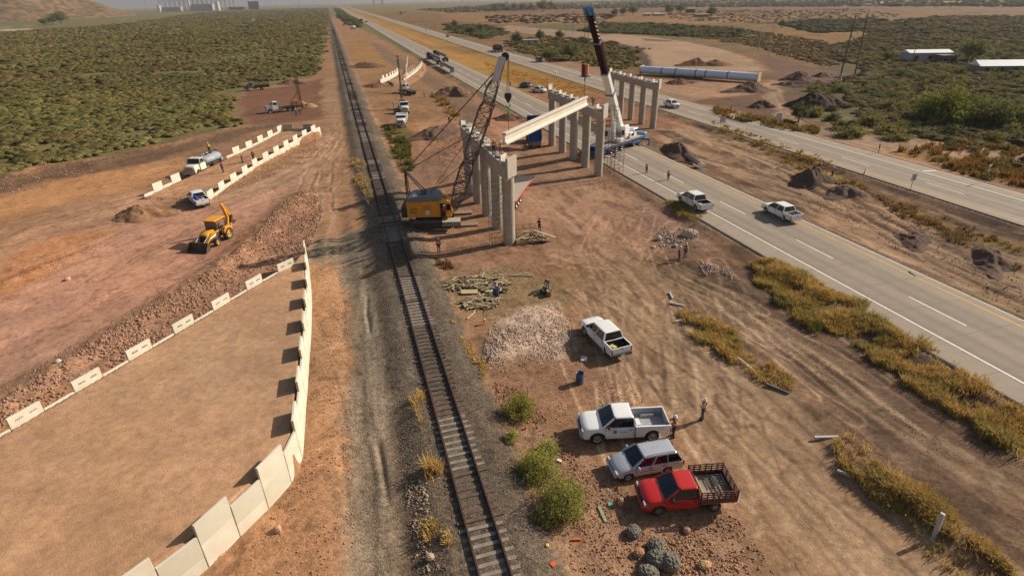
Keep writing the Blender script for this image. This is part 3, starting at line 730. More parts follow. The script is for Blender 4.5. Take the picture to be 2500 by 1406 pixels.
def z2(x, y): return .3+1.6*min(1, max(0, (y-82)/45))
wall("retaining_wall", "stepped concrete panel wall on the right side of the middle ramp where workers stand", [(x+.12, y-.05) for x, y in MW_R],
     zb=lambda x, y, f: -.2, zl=lambda x, y, f: z2(x, y)+.22, zh=lambda x, y, f: z2(x, y)+1.1, first=1, rows=(1.4,))
wall("retaining_wall", "left row of square concrete panel tops on the middle ramp beyond the water truck", [(x-.12, y) for x, y in MW_L],
     zb=lambda x, y, f: z2(x, y)-1.0, zl=lambda x, y, f: z2(x, y)+.35, zh=lambda x, y, f: z2(x, y)+1.25, first=0, rows=(2.4,), skip=lambda c: 440 < proj((c.x, c.y, .8))[0] < 545)
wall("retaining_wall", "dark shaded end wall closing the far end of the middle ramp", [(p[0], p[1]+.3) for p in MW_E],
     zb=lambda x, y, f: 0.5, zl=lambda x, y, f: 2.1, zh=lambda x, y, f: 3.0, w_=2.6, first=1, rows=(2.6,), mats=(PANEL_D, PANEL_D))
def fw(pts, label, first=0):
    P = wpts(pts, .3)
    wall("retaining_wall", label, P, zb=lambda x, y, f: -.1, zl=lambda x, y, f: 1.3, zh=lambda x, y, f: 2.3, w_=1.9, first=first, rows=(2.4,))
fw([(929, 202), (950, 194), (968, 184), (976, 175)], "short toothed white panel wall left of the far ramp near the drill rigs")
fw([(986, 200), (1000, 192), (1018, 178), (1027, 168), (1031, 160)], "curved toothed white panel wall right of the far ramp beside the highway")

# ------------------------------------------------------------------ railway
def make_track():
    tr = empty("railway_track", SD(14, TRK, .5), label="single railway track with brown rails on grey gravel running away to the horizon", cat="railway track"); tr["kind"] = "thing"
    inv = -tr.location
    rs = mat("rail_steel", (.10, .055, .04), .55, .4, noise=.25, nscale=6)
    for o_ in (-.753, .753):
        s_ = [6]
        while s_[-1] < 3500: s_.append(s_[-1]+max(6, s_[-1]*.03))
        prof = [(-.07, .0), (.07, .0), (.07, .02), (.012, .03), (.012, .12), (.037, .13), (.037, .165), (-.037, .165), (-.037, .13), (-.012, .12), (-.012, .03), (-.07, .02)]
        V = []; F = []; n = len(prof)
        for s in s_:
            for a, b in prof: V.append(SD(s, TRK+o_+a*1.15, .565+b*1.25)+inv)
        for i in range(len(s_)-1):
            for j in range(n): F.append((i*n+j, i*n+(j+1) % n, (i+1)*n+(j+1) % n, (i+1)*n+j))
        meshobj("rail", V, F, rs, tr)
    wood = [mat("sleeper_wood_dark", (.075, .05, .036), .9, noise=.3, nscale=4), mat("sleeper_wood_brown", (.13, .085, .06), .9, noise=.3, nscale=4), mat("sleeper_wood_grey", (.27, .225, .185), .9, noise=.25, nscale=4)]
    rnd = random.Random(3); tmpl = []
    for k, L in ((0, 2.5), (1, 2.55), (2, 2.35)):
        mb = MB(); mb.bbox((0, 0, 0), (L, .22, .2), .015); 
        me = mb.build("sleeper", wood[k]); tmpl.append(me)
    mb = MB(); far = [MB(), MB(), MB()]
    pat = []
    while len(pat) < 2600: pat += [2 if rnd.random() < .45 else (0 if rnd.random() < .5 else 1)]*rnd.randint(3, 9)
    s = 13.5; i = 0
    while s < 700:
        k = pat[i]
        if rnd.random() < .12: k = rnd.choice((0, 1))
        sh = rnd.uniform(-.12, .12); a = TA+rnd.gauss(0, .02); z = .468+rnd.uniform(-.02, .025)-(.015 if k == 2 else 0)
        if i < 100:
            o = tmpl[k] if tmpl[k].parent is None and tmpl[k].get("u") is None else tmpl[k].copy()
            if o is tmpl[k]: o["u"] = 1
            else: COL.objects.link(o)
            o.parent = tr; o.location = SD(s, TRK+sh, z)+inv; o.rotation_euler = (0, 0, a)
        else:
            far[k].box(SD(s, TRK+sh, z)+inv, (2.5, .22, .2), 0, rz=a)
        s += .56+rnd.uniform(-.03, .03); i += 1
    for o in tmpl:
        if "u" in o: del o["u"]
    allm = MB()
    for k in range(3):
        b = len(allm.v); allm.v += far[k].v; allm.f += [[b+q for q in f] for f in far[k].f]; allm.m += [k]*len(far[k].f); allm.sm += far[k].sm
    tag(allm.build("distant_sleepers", wood, tr), kind="stuff")
make_track()

# ------------------------------------------------------------------ bridge piers
def pier(label, s_cols, d0, zc, zt, zk, capw=1.7, cheek_near=True, workers=False, blocks=9, skip=()):
    base = SD(s_cols[0], d0, 0); e = empty("bridge_pier", base, TA, label, "bridge pier", "concrete piers of the new bridge")
    # local: x = across (d), y = along (s)
    for s in s_cols:
        mb = MB(); y = s-s_cols[0]; w2 = .66
        pr = []
        for q in range(20):
            a = 2*math.pi*q/20; pr.append((w2*math.cos(a), y+w2*math.sin(a)))
        zb = -.3; lv = [zb, zc*.34, zc*.345, zc*.67, zc*.675, zc]
        n = 20; V = []; F = []
        for li, zz in enumerate(lv):
            k = 1.0 if li not in (1, 3) else 1.0
            for a, b in pr: V.append((a, b, zz))
        for li in range(len(lv)-1):
            for q in range(n): F.append((li*n+q, li*n+(q+1) % n, li*n+n+(q+1) % n, li*n+n+q))
        mb.add(V, F, 0, True); mb.add(V[-n:], [tuple(range(n))])
        for zz in (zc*.34, zc*.67): mb.lathe((0, y, zz-.015), (0, 0, 1), [(0, .66), (.0, .672), (.03, .672), (.03, .66)], 20)
        mb.build("column", CONC, e)
    y0, y1 = -1.15, s_cols[-1]-s_cols[0]+1.15
    mb = MB(); hw = capw/2; sk = hw*1.07       # ends cut parallel to the bridge axis
    mb.prism([(-hw, y0-sk), (hw, y0+sk), (hw, y1+sk), (-hw, y1-sk)], zc, zt, ax='z'); mb.build("cap_beam", CONC, e, bevel=.03)
    RS = Matrix.Rotation(math.atan2(1.07, 1), 3, 'Z'); Lk = hw*2*1.2
    mb = MB(); mb.bbox((.02, y0-.1, (zc+.25+zk)/2), (Lk+.15, .28, zk-zc-.25), .03, R=RS); mb.build("end_block", PANEL_D, e)
    mb = MB(); mb.bbox((-.1, y1+.1, (zt+zk)/2), (Lk, .28, zk-zt), .03, R=RS); mb.build("end_block", PANEL_D, e)
    rnd = random.Random(int(d0))
    for i in range(blocks):
        if i in skip: continue
        y = y0+1.2+(y1-y0-2.4)*i/(blocks-1); h = .22+.07*rnd.random()
        R = Matrix.Rotation(RAD(43), 3, 'Z')
        mb = MB(); mb.bbox((rnd.uniform(-.12, .12), y, zt+h/2), (1.35, .8, h), .02, R=R)
        mb.bbox((.45, y+.35, zt+h+.04), (.4, .4, .08), .01, R=R); mb.build("bearing_pedestal", PANEL_D if i % 3 else PANEL, e)
        if i % 2 == 0:
            mb = MB(); mb.bbox((-.3, y+.75, zt+.34), (1.1, .14, .68), .02, R=R); mb.build("stop_wall", PANEL, e)
    # starter bars on top
    mb = MB()
    for i in range(26):
        y = rnd.uniform(y0+.6, y1-.6); x = rnd.uniform(-hw+.15, hw-.15); mb.cyl((x, y, zt), (x+rnd.uniform(-.04, .04), y, zt+rnd.uniform(.15, .5)), .012, n=4)
    for q in range(3): mb.bar((-.4+q*.4, y0+.8, zt+.02), (-.4+q*.4, y1-.8, zt+.02), .03, .03)
    mb.build("starter_bars", RUST, e)
    return e
pier("nearest concrete pier of five round columns and a stepped cap beside the yellow crane", [58.4, 63.6, 68.8, 74.0, 79.2], 16.35, 7.95, 9.45, 10.35, skip=(2,))
pier("middle concrete pier of five round columns carrying the far end of the girder", [81.0, 86.3, 91.6, 96.9, 102.4], 37.5, 8.65, 9.95, 10.95, skip=(1, 2))
pier("farthest concrete pier of five round columns between the two carriageways", [110.9, 116.1, 121.3, 126.5, 131.7], 63.5, 7.6, 8.85, 9.7)

# ------------------------------------------------------------------ girder being set
GN = G(1231, 354, 10.0); GF = G(1431, 258, 10.35)
def girder(name, a, b, label, group=None, dep=1.37, m=CONC_L, sc=1.0, cat="girder"):
    a, b = Vector(a), Vector(b); d = b-a; L = d.length; e = None
    prof = [(-.33, 0), (.33, 0), (.33, .2), (.1, .43), (.1, .93), (.17, 1.08), (.28, 1.17), (.28, dep), (-.28, dep), (-.28, 1.17), (-.17, 1.08), (-.1, .93), (-.1, .43), (-.33, .2)]
    mb = MB(); mb.prism([(p[0]*sc, p[1]*sc) for p in prof], 0, L)   # prism 'y': (x,z) extruded along y
    o = mb.build(name, m, None, bevel=.015); q = d.to_track_quat('Y', 'Z'); o.rotation_mode = 'QUATERNION'; o.rotation_quaternion = q; o.location = a
    tag(o, label, cat, group); return o
girder("bridge_girder", GN, GF, "long pale concrete girder being lowered between the near and middle piers")
# ------------------------------------------------------------------ lattice crane
gx = (GF-GN).normalized()
HK = GN+gx*1.2                                   # lifting point near the near end
TIPZ = zat(HK.x, HK.y, 138)
def lattice(mb, a, b, w0, w1, w2, r, n=12, side=None, t0=.12, t1=.88):
    """four-chord lattice from a to b; width w0 at a, w1 mid, w2 at b"""
    a, b = Vector(a), Vector(b); d = (b-a).normalized(); x = side.normalized(); y = d.cross(x).normalized()
    def W(t): return w0+(w1-w0)*min(1, t/t0) if t < t0 else (w1 if t < t1 else w1+(w2-w1)*(t-t1)/(1-t1))
    pts = []
    for i in range(n+1):
        t = i/n; c = a+(b-a)*t; w = W(t)/2; wy = w*.85 if .02 < t < .98 else w*.5
        pts.append([c+x*w+y*wy, c-x*w+y*wy, c-x*w-y*wy, c+x*w-y*wy])
    for i in range(n):
        for j in range(4):
            mb.cyl(pts[i][j], pts[i+1][j], r, n=6)
            q = (j+1) % 4
            if i % 2: mb.cyl(pts[i][j], pts[i+1][q], r*.55, n=5)
            else: mb.cyl(pts[i][q], pts[i+1][j], r*.55, n=5)
            mb.cyl(pts[i][j], pts[i][q], r*.5, n=5)
    return pts
def lattice_crane():
    C0 = G(1060, 545, .3); C0.z = .25
    hd = Vector((HK.x-C0.x, HK.y-C0.y, 0)); ang = math.atan2(hd.y, hd.x); 
    e = empty("crawler_crane", C0, 0, "old yellow lattice boom crawler crane standing beside the railway track", "crane", "cranes lifting the girder")
    T = Matrix.Rotation(ang, 4, 'Z'); inv = -C0
    def B(): mb = MB(); mb.T = T; return mb
    # crawlers
    for sy in (-1, 1):
        mb = B(); L, h = 4.9, .95; y = sy*1.65; pr = []
        for q in range(9): a = RAD(90+q*22.5); pr.append((-L/2+h/2+h/2*math.cos(a), h/2+h/2*math.sin(a)))
        for q in range(9): a = RAD(-90+q*22.5); pr.append((L/2-h/2+h/2*math.cos(a), h/2+h/2*math.sin(a)))
        mb.prism(pr, y-.33, y+.33)
        n = 44; per = []
        for q in range(n):
            t = q/n*(2*(L-h)+math.pi*h)
            if t < L-h: p = (-L/2+h/2+t, h, 0)
            elif t < L-h+math.pi*h/2: a = (t-(L-h))/(h/2); p = (L/2-h/2+h/2*math.sin(a), h/2+h/2*math.cos(a), -a)
            elif t < 2*(L-h)+math.pi*h/2: p = (L/2-h/2-(t-(L-h)-math.pi*h/2), 0, math.pi)
            else: a = (t-2*(L-h)-math.pi*h/2)/(h/2); p = (-L/2+h/2-h/2*math.sin(a), h/2-h/2*math.cos(a), math.pi-a)
            mb.box((p[0], y, p[1]), (.15, .8, .06), 1, R=Matrix.Rotation(-p[2], 3, 'Y'))
        tr = mb.build("crawler_track", [STEELD, STEELG], e)
        mb = B()
        for q in range(5): mb.cyl((-1.7+q*.85, y-.36, .42), (-1.7+q*.85, y+.36, .42), .26, n=12)
        mb.build("track_rollers", STEELD, tr)
    mb = B(); mb.bbox((0, 0, .85), (2.6, 2.7, .5), .06); mb.cyl((0, 0, 1.1), (0, 0, 1.35), 1.0, n=20); mb.build("car_body", STEELD, e)
    # striped bumper seen at the front of the near crawler, loose timber mats at its feet
    mb = B(); mb.box((2.3, -1.7, .98), (2.2, 1.5, .1)); mb.build("walkway", mat("dusty_plate", (.42, .36, .27), .8, noise=.2), e)
    mb = B(); mb.box((2.3, -2.48, .7), (2.3, .06, .42), 0)
    for q in range(11):
        x = 1.3+q*.2; sl = .12 if q < 6 else -.12
        mb.add([(x-sl, -2.515, .51), (x+.09-sl, -2.515, .51), (x+.09+sl, -2.515, .89), (x+sl, -2.515, .89)], [(0, 1, 2, 3)], 1)
    mb.build("striped_bumper", [STEELD, mat("stripe_white", (.55, .52, .48), .7)], e)
    # house
    mb = B(); pr = [(-3.0, 1.35), (1.0, 1.35), (1.0, 3.35), (-3.0, 3.35)]
    mb.prism(pr, -1.45, 1.45); mb.build("machinery_house", YELD, e, bevel=.05)
    mb = B(); pr = [(-3.05, 3.35), (1.3, 3.35), (1.0, 3.75), (.5, 3.98), (-2.2, 3.98), (-2.8, 3.75)]
    mb.prism(pr, -1.5, 1.5); mb.build("roof", mat("grey_roof_paint", (.17, .18, .2), .6, noise=.12), e, bevel=.04)
    mb = B(); mb.box((-.55, -1.47, 2.5), (.95, .03, .75)); mb.build("side_door", mat("orange_panel", lin((206, 120, 20)), .6), e)
    mb = B(); mb.box((-.5, -1.49, 2.0), (.5, .03, .55)); mb.build("notice_plate", mat("notice_white", (.62, .64, .66), .6), e)
    # dark lettering ZM-like on the rear panel
    mb = B(); z0 = 2.25
    for seg in (((-2.55, .35), (-2.3, .35)), ((-2.3, .35), (-2.55, 0)), ((-2.55, 0), (-2.3, 0)), ((-2.15, 0), (-2.1, .35)), ((-2.1, .35), (-1.97, .1)), ((-1.97, .1), (-1.83, .35)), ((-1.83, .35), (-1.78, 0)), ((-2.6, -.2), (-1.75, -.2)), ((-2.5, -.3), (-1.9, -.3))):
        (a, b), (c, d) = seg; mb.bar((a, -1.475, z0+b), (c, -1.475, z0+d), .03, .06)
    mb.build("lettering", STONE, e)
    # cab
    mb = B(); pr = [(1.0, 1.35), (2.35, 1.35), (2.55, 2.2), (2.25, 3.25), (1.9, 3.45), (1.0, 3.45)]
    mb.prism(pr, -1.55, -.55); cab = mb.build("operator_cab", YEL, e, bevel=.05)
    mb = B(); mb.box((1.35, -1.57, 2.25), (.62, .04, 1.7)); mb.build("cab_door", mat("cab_dark", (.02, .018, .018), .5), cab)
    mb = B(); mb.box((2.05, -1.565, 2.6), (.5, .03, .8)); mb.build("cab_window", GLASS, cab)
    mb = B(); mb.prism([(2.57, 2.2), (2.28, 3.2), (2.31, 3.2), (2.6, 2.2)], -1.45, -.65); mb.build("windscreen", GLASS, cab)
    mb = B(); mb.prism([(1.0, 1.5), (2.2, 1.5), (2.2, 2.8), (1.6, 3.3), (1.0, 3.3)], .7, 1.45); mb.build("front_housing", YELD, e, bevel=.05)
    mb = B(); mb.bbox((-3.35, 0, 2.0), (.75, 2.8, 1.3), .15); mb.build("counterweight", STEELD, e)
    # A-frame
    ap = Vector((-2.9, 0, 0)); apz = zat((C0+T@ap).x, (C0+T@ap).y, 418)-C0.z
    mb = B()
    for sy in (-.55, .55):
        mb.cyl((-2.95, sy*1.6, 1.4), (-2.95, sy*.5, apz), .07, n=7); mb.cyl((-2.6, sy*1.6, 1.4), (-2.85, sy*.5, apz), .05, n=7)
        mb.cyl((-.6, sy, 3.95), (-2.9, sy*.5, apz), .09, n=7); mb.cyl((-1.3, sy*.9, 4.1), (-.3, sy*.9, 3.9), .06, n=6)
    mb.cyl((-2.9, -.4, apz), (-2.9, .4, apz), .16, n=10); mb.build("gantry", STEELD, e)
    # boom
    foot = Vector((2.5, 0, 1.75)); tipw = Vector((HK.x, HK.y, TIPZ))-C0; tip = T.inverted() @ tipw; tip.y = 0; tip.x -= .5
    d = (tip-foot); L = d.length; dn = d.normalized(); side = Vector((0, 1, 0)); nb = dn.cross(side).normalized()
    mb = B(); lattice(mb, foot, foot+d*.34, .95, 1.75, 1.75, .085, 7, side, .4, 1.1); mb.build("boom_foot_section", BOOMC, e)
    mb = B(); lattice(mb, foot+d*.34, foot+d*.72, 1.75, 1.75, 1.75, .08, 8, side, .0001, 1.1)
    for t in (.34, .72):
        c = foot+d*t
        for sy in (-.72, .72): mb.cyl(c+side*sy-nb*.65, c+side*sy+nb*.65, .09, n=6)
        mb.cyl(c-side*.75+nb*.6, c+side*.75+nb*.6, .09, n=6); mb.cyl(c-side*.75-nb*.6, c+side*.75-nb*.6, .09, n=6)
    mb.build("boom_middle_section", BOOMC, e)
    mb = B(); lattice(mb, foot+d*.72, foot+d*.86, 1.75, 1.5, 1.15, .075, 3, side, .3, .4); mb.build("boom_upper_section", BOOMC, e)
    # plated head with four lightening holes
    h0 = foot+d*.85; h1 = foot+d*1.0; hd_ = h1-h0
    mb = B(); W0, W1 = .62, .36; V = []; F = []
    nn = 4; k = 0
    for face, off in ((-1, -.33), (1, .33)):
        pass
    def hp(t, sy, o): return h0+hd_*t+side*((W0+(W1-W0)*t)*sy)+nb*o
    for o in (-.38, .38):
        for q in range(nn):
            t0_, t1_ = q/nn, (q+1)/nn; tc = (t0_+t1_)/2; ring = []; out = []
            for a in range(12):
                aa = 2*math.pi*a/12; ring.append(h0+hd_*(tc+.045*math.sin(aa)/1.0)+side*(.12*math.cos(aa))+nb*o)
                ca, sa = math.cos(aa), math.sin(aa); mx_ = max(abs(ca), abs(sa)); out.append(hp(tc+(t1_-t0_)/2*sa/mx_, ca/mx_, o))
            mb.add(ring+out, [(a, (a+1) % 12, 12+(a+1) % 12, 12+a) for a in range(12)])
    for sy in (-1, 1): mb.add([hp(0, sy, -.38), hp(1, sy, -.38), hp(1, sy, .38), hp(0, sy, .38)], [(0, 1, 2, 3)])
    mb.add([hp(1, -1, -.38), hp(1, 1, -.38), hp(1, 1, .38), hp(1, -1, .38)], [(0, 1, 2, 3)])
    mb.build("boom_head", mat("head_plate_grey", (.62, .59, .60), .55, noise=.12), e)
    mb = B()
    for sy in (-.2, 0, .2): mb.cyl(h1+side*(sy-.05)+Vector((.3, 0, 0)), h1+side*(sy+.05)+Vector((.3, 0, 0)), .42, n=16)
    mb.build("tip_sheaves", STEELD, e)
    # pendants and ropes
    apx = Vector((-2.9, 0, apz)); bridle = foot+d*.70-nb*1.3; bb = foot+d*.985-nb*.4
    mb = B()
    for sy in (-.35, .35):
        mb.cyl(apx+side*sy*.7, bb+side*sy, .035, n=5)
    for sy in (-.1, .1): mb.cyl(apx+side*sy, apx+(bb-apx)*.3+side*sy*2, .03, n=5)
    for sy in (-.5, .5): mb.cyl(foot+d*.60+side*sy-nb*.9, bb+side*sy*.5, .03, n=5); mb.cyl(apx+side*sy*.4, foot+d*.60+side*sy-nb*.9, .028, n=5)
    mb.cyl(foot+d*.60-side*.6-nb*.9, foot+d*.60+side*.6-nb*.9, .09, n=6)
    mb.build("pendant_ropes", CABLE, e)
    mb = B()
    mb.cyl((-.2, .2, 4.0), foot+d*.42-nb*.6, .035, n=5); mb.cyl((-.2, -.2, 4.0), foot+d*.72-nb*.6, .03, n=5); mb.cyl(foot+d*.42-nb*.6, bb, .02, n=5)
    mb.cyl(foot+d*.5+side*.75-nb*.3, foot+d*.72+side*1.1-nb*1.0, .05, n=5)
    mb.build("hoist_ropes", CABLE, e)
    # hook block
    hz = zat(HK.x, HK.y, 248)-C0.z; hk = T.inverted() @ (Vector((HK.x, HK.y, 0))-C0); hk.z = hz
    st = h1+Vector((.65, 0, -.1))
    mb = B()
    for sx, sy in ((-.12, -.25), (.12, -.25), (-.12, .25), (.12, .25)): mb.cyl((st.x+sx*.3, st.y+sy, st.z), (hk.x+sx, hk.y+sy, hz+.9), .022, n=5)
    mb.build("fall_ropes", CABLE, e)
    mb = B(); mb.prism([(hk.x-.38, hz+.9), (hk.x+.38, hz+.9), (hk.x+.42, hz+.5), (hk.x+.1, hz-.1), (hk.x-.1, hz-.1), (hk.x-.42, hz+.5)], hk.y-.22, hk.y+.22)
    bl = mb.build("hook_block", STEELD, e, bevel=.04)
    mb = B(); pr = None
    for q in range(11):
        a = RAD(100-q*28); p = (hk.x+.22*math.cos(a), hk.y, hz-.38+.26*math.sin(a))
        if pr: mb.cyl(pr, p, .06, n=7)
        pr = p
    mb.build("hook", STEELG, bl)
    mb = B(); gt = T.inverted() @ (HK+Vector((0, 0, 1.37))-C0)
    mb.cyl((hk.x, hk.y, hz-.6), gt, .03, n=5); mb.build("sling", CABLE, e)
    for q in range(2):
        pass
    return C0, ang
LC, LCA = lattice_crane()
# timber mats under the crawler crane
WOODM = mat("old_timber", (.30, .22, .14), .9, noise=.25, nscale=3)
for i, (px, py, rz) in enumerate(((1128, 522, .1), (1142, 551, .05))):
    p = at(px, py); mb = MB(); mb.T = Matrix.Rotation(rz, 4, 'Z')
    for q in range(3): mb.bbox((0, q*.34-.34, .13), (2.6, .32, .26), .03)
    o = mb.build("timber_mat", WOODM, None, loc=p)
    tag(o, ("farther" if i == 0 else "nearer")+" heavy timber mat sticking out from under the yellow crane track", "timber mat", "mats under the crawler crane")
# ================================================================== VEHICLES
WHITE = mat("white_paint", lin((238, 236, 232)), .28, coat=.5, dirt=.12, nscale=1.2, dirtcol=(.5, .4, .3))
SILVER = mat("silver_paint", lin((196, 196, 200)), .3, .35, coat=.5, dirt=.15, nscale=1.2, dirtcol=(.4, .32, .25))
RED = mat("red_paint", (.52, .016, .010), .3, coat=.6, dirt=.06, nscale=1.5)
DARKBLUE = mat("dark_blue_paint", (.03, .04, .07), .3, coat=.5)
BLUE = mat("blue_paint", lin((42, 84, 150)), .5, noise=.1, dirt=.25, nscale=2, dirtcol=(.2, .17, .13))
CREAM = mat("cream_paint", lin((236, 228, 206)), .4, coat=.3, dirt=.2, nscale=1.5)
TRIM = mat("black_trim", (.02, .02, .022), .6)
CHROME = mat("dull_chrome", (.45, .44, .43), .3, .8)
RIMS = mat("wheel_steel", (.35, .34, .33), .45, .5, dirt=.3, nscale=5)
RIMD = mat("dark_wheel", (.09, .085, .08), .6, dirt=.4, nscale=5)
LAMPR = mat("tail_lens", (.38, .015, .012), .25)
LAMPC = mat("head_lens", (.55, .52, .48), .15)
AMBER = mat("amber_lens", (.7, .2, .03), .3)
SEATD = mat("dark_interior", (.02, .02, .02), .9)
BEDL = mat("bed_liner", (.025, .025, .027), .8, dirt=.25, nscale=3)
BEDG = mat("bed_grey", (.42, .42, .43), .7, noise=.1, dirt=.2)
FRAME = mat("chassis_black", (.03, .028, .027), .7, dirt=.4, nscale=3)
def wheel(parent, x, y, r, w, out, rim=None, spokes=0, dual=False, loc_z=None):
    """out: +1 left side, -1 right side; tyre is the wheel, rim its child"""
    z = r if loc_z is None else loc_z
    mb = MB(); k = out
    prof = [(-w/2, r*.62), (-w/2, r*.93), (-w/2+.03, r), (w/2-.03, r), (w/2, r*.93), (w/2, r*.62)]
    mb.lathe((0, 0, 0), (0, 1, 0), prof, 20)
    if dual: mb.lathe((0, -k*(w+.06), 0), (0, 1, 0), prof, 20)
    t = mb.build("wheel", RUBBER, parent, loc=(x, y, z))
    mb = MB(); o = k*w/2; rr = r*.63
    if spokes:
        mb.lathe((0, 0, 0), (0, k, 0), [(w*.5, rr), (w*.3, rr*.93), (w*.1, rr*.9), (w*.1, 0)], 18, 1)
        mb.cyl((0, k*w*.2, 0), (0, k*w*.46, 0), rr*.22, n=10)
        for q in range(spokes):
            a = 2*math.pi*q/spokes; mb.bar((0, o*.85, 0), (rr*.92*math.cos(a), o*.85, rr*.92*math.sin(a)), .07, .05, up=(0, 1, 0))
    else:
        mb.lathe((0, 0, 0), (0, k, 0), [(w*.5, rr), (w*.42, rr*.9), (w*.12, rr*.8), (w*.2, rr*.45), (w*.36, rr*.3), (w*.38, 0)], 16)
    mb.build("rim", [rim or RIMS, TRIM], t)
    return t
def arches(xs, R, z0, n=10):
    """bottom outline points with wheel arches, from front to rear (decreasing x)"""
    pts = []
    for x in xs:
        h = math.sqrt(max(0, R*R-(z0-R*.86)**2)) if abs(z0-R*.86) < R else R
        a0 = math.atan2(z0-R*.86, h); 
        for q in range(n+1):
            a = a0+(math.pi-2*a0)*q/n; pts.append((x+R*math.cos(a), R*.86+R*math.sin(a)))
    return pts
def shell(mb, prof, W, top=0.0, nose=.10, ztop=.8, mi=0, sl=(-1, -.97, -.88, -.5, 0, .5, .88, .97, 1), xr=None):
    """outline (x,z) swept across the width with rounded shoulders and a bowed nose and tail"""
    xs = [p[0] for p in prof]; x0, x1 = min(xs), max(xs); n = len(prof); V = []
    for t in sl:
        a = abs(t); ins = {1: 1.0}.get(a, 0); yy = t*W
        drop = .05 if a == 1 else (.022 if a > .95 else (.008 if a > .8 else 0))
        for x, z in prof:
            f = max(0, (x-(x1-.6))/.6); g = max(0, ((x0+.4)-x)/.4)
            xx = x-nose*f*a**3*1.2+nose*.4*g*a**3
            zz = z-drop*(1 if z > ztop else 0)-.02*a*a*(1 if z > ztop else 0)
            ww = yy*(1-.05*f*f)*(1-(.035 if z > ztop else 0)*a) if a > .9 else yy
            if z < .5: ww *= .975
            V.append((xx, ww, zz))
    F = []; S_ = len(sl)
    for k in range(S_-1):
        for i in range(n): F.append((k*n+i, k*n+(i+1) % n, (k+1)*n+(i+1) % n, (k+1)*n+i))
    mb.add(V, F, mi, True); b = V[:n]; mb.add(b, [tuple(range(n-1, -1, -1))], mi); mb.add(V[-n:], [tuple(range(n))], mi)
def greenhouse(mb, par, zb, zr, base, roof, wb, wr, posts, paint, glass=GLASS, crown=.05):
    """base/roof: (rear x, front x). posts: fractions along the side (0 rear, 1 front) of pillars. mb gets roof and pillars"""
    xb0, xb1 = base; xr0, xr1 = roof
    n = 6; V = []
    kx = min(1.0, .33*(xr1-xr0)/.7)
    for i, (ix, iw, dz) in enumerate(((0, 0, -.05), (.0, .0, 0), (.05, .05, .035), (.25, .22, .05), (.7, .5, .055))):
        X0, X1, Y = xr0+ix*kx, xr1-ix*kx*1.2, wr-iw
        for x, y in ((X0+.06, -Y), (X0, -Y+.08), (X0, Y-.08), (X0+.06, Y), (X1-.1, Y), (X1, Y-.14), (X1, -Y+.14), (X1-.1, -Y)): V.append((x, y, zr-.05+dz))
    F = [tuple(range(7, -1, -1))]
    for k in range(4):
        for i in range(8): F.append((k*8+i, k*8+(i+1) % 8, k*8+8+(i+1) % 8, k*8+8+i))
    F.append(tuple(range(32, 40))); mb.add(V, F, 0, False)
    def P(f, y, t): # f along, side sign, t 0 belt..1 roof
        xb = xb0+(xb1-xb0)*f; xr = xr0+(xr1-xr0)*f; w_ = wb+(wr-wb)*t
        return Vector((xb+(xr-xb)*t, y*w_, zb+(zr-.06-zb)*t))
    for f in posts:
        for sy in (-1, 1):
            w_ = .10 if 0 < f < 1 else .13
            mb.bar(P(f, sy, -.03), P(f, sy*.985, .97), .05, w_, up=(0, sy, 0))
    ins = .965
    mb.add([P(0, -1, 0), P(1, -1, 0), P(1, 1, 0), P(0, 1, 0)], [(0, 1, 2, 3)], 0)
    for sy in (-1, 1):
        for a, b in zip(posts[:-1], posts[1:]):
            q = [P(a, sy*ins, .02), P(b, sy*ins, .02), P(b, sy*ins, .96), P(a, sy*ins, .96)]
            q2 = [v-Vector((0, sy*.03, 0)) for v in q]; g = MB(); g.add(q+q2, [(0, 1, 2, 3), (7, 6, 5, 4), (0, 4, 5, 1), (1, 5, 6, 2), (2, 6, 7, 3), (3, 7, 4, 0)]); g.build("side_window", glass, par)
    for f, nm, dx in ((1, "windscreen", .0), (0, "rear_window", 0)):
        q = [P(f, -.93, .03), P(f, .93, .03), P(f, .93, .97), P(f, -.93, .97)]; s_ = -1 if f == 1 else 1
        mid = [(q[0]+q[1])/2+Vector((-s_*.06, 0, 0)), (q[2]+q[3])/2+Vector((-s_*.05, 0, 0))]
        V = q+mid+[v+Vector((s_*.04, 0, 0)) for v in q+mid]
        g = MB(); g.add(V, [(0, 4, 5, 3), (4, 1, 2, 5), (6, 9, 11, 10), (10, 11, 8, 7), (0, 3, 9, 6), (1, 7, 8, 2), (3, 5, 11, 9), (5, 2, 8, 11), (0, 6, 10, 4), (4, 10, 7, 1)]); g.build(nm, glass, par)
def lights(par, xf, xr, W, zf, zr, hf=.2, hr=.4, wf=.32, tail=True, sx=0):
    for sy in (-1, 1):
        g = MB(); g.bbox((xf, sy*(W-wf/2-.04), zf), (.12, wf, hf), .03); g.build("headlight", LAMPC, par)
        if tail: g = MB(); g.bbox((xr, sy*(W-.08), zr), (.1, .15, hr), .03); g.build("taillight", LAMPR, par)
def mirrors(par, x, W, z, m=TRIM):
    for sy in (-1, 1): g = MB(); g.bbox((x, sy*(W+.12), z), (.12, .22, .18), .04); g.bar((x, sy*(W-.05), z-.04), (x, sy*(W+.1), z-.02), .05); g.build("mirror", m, par)
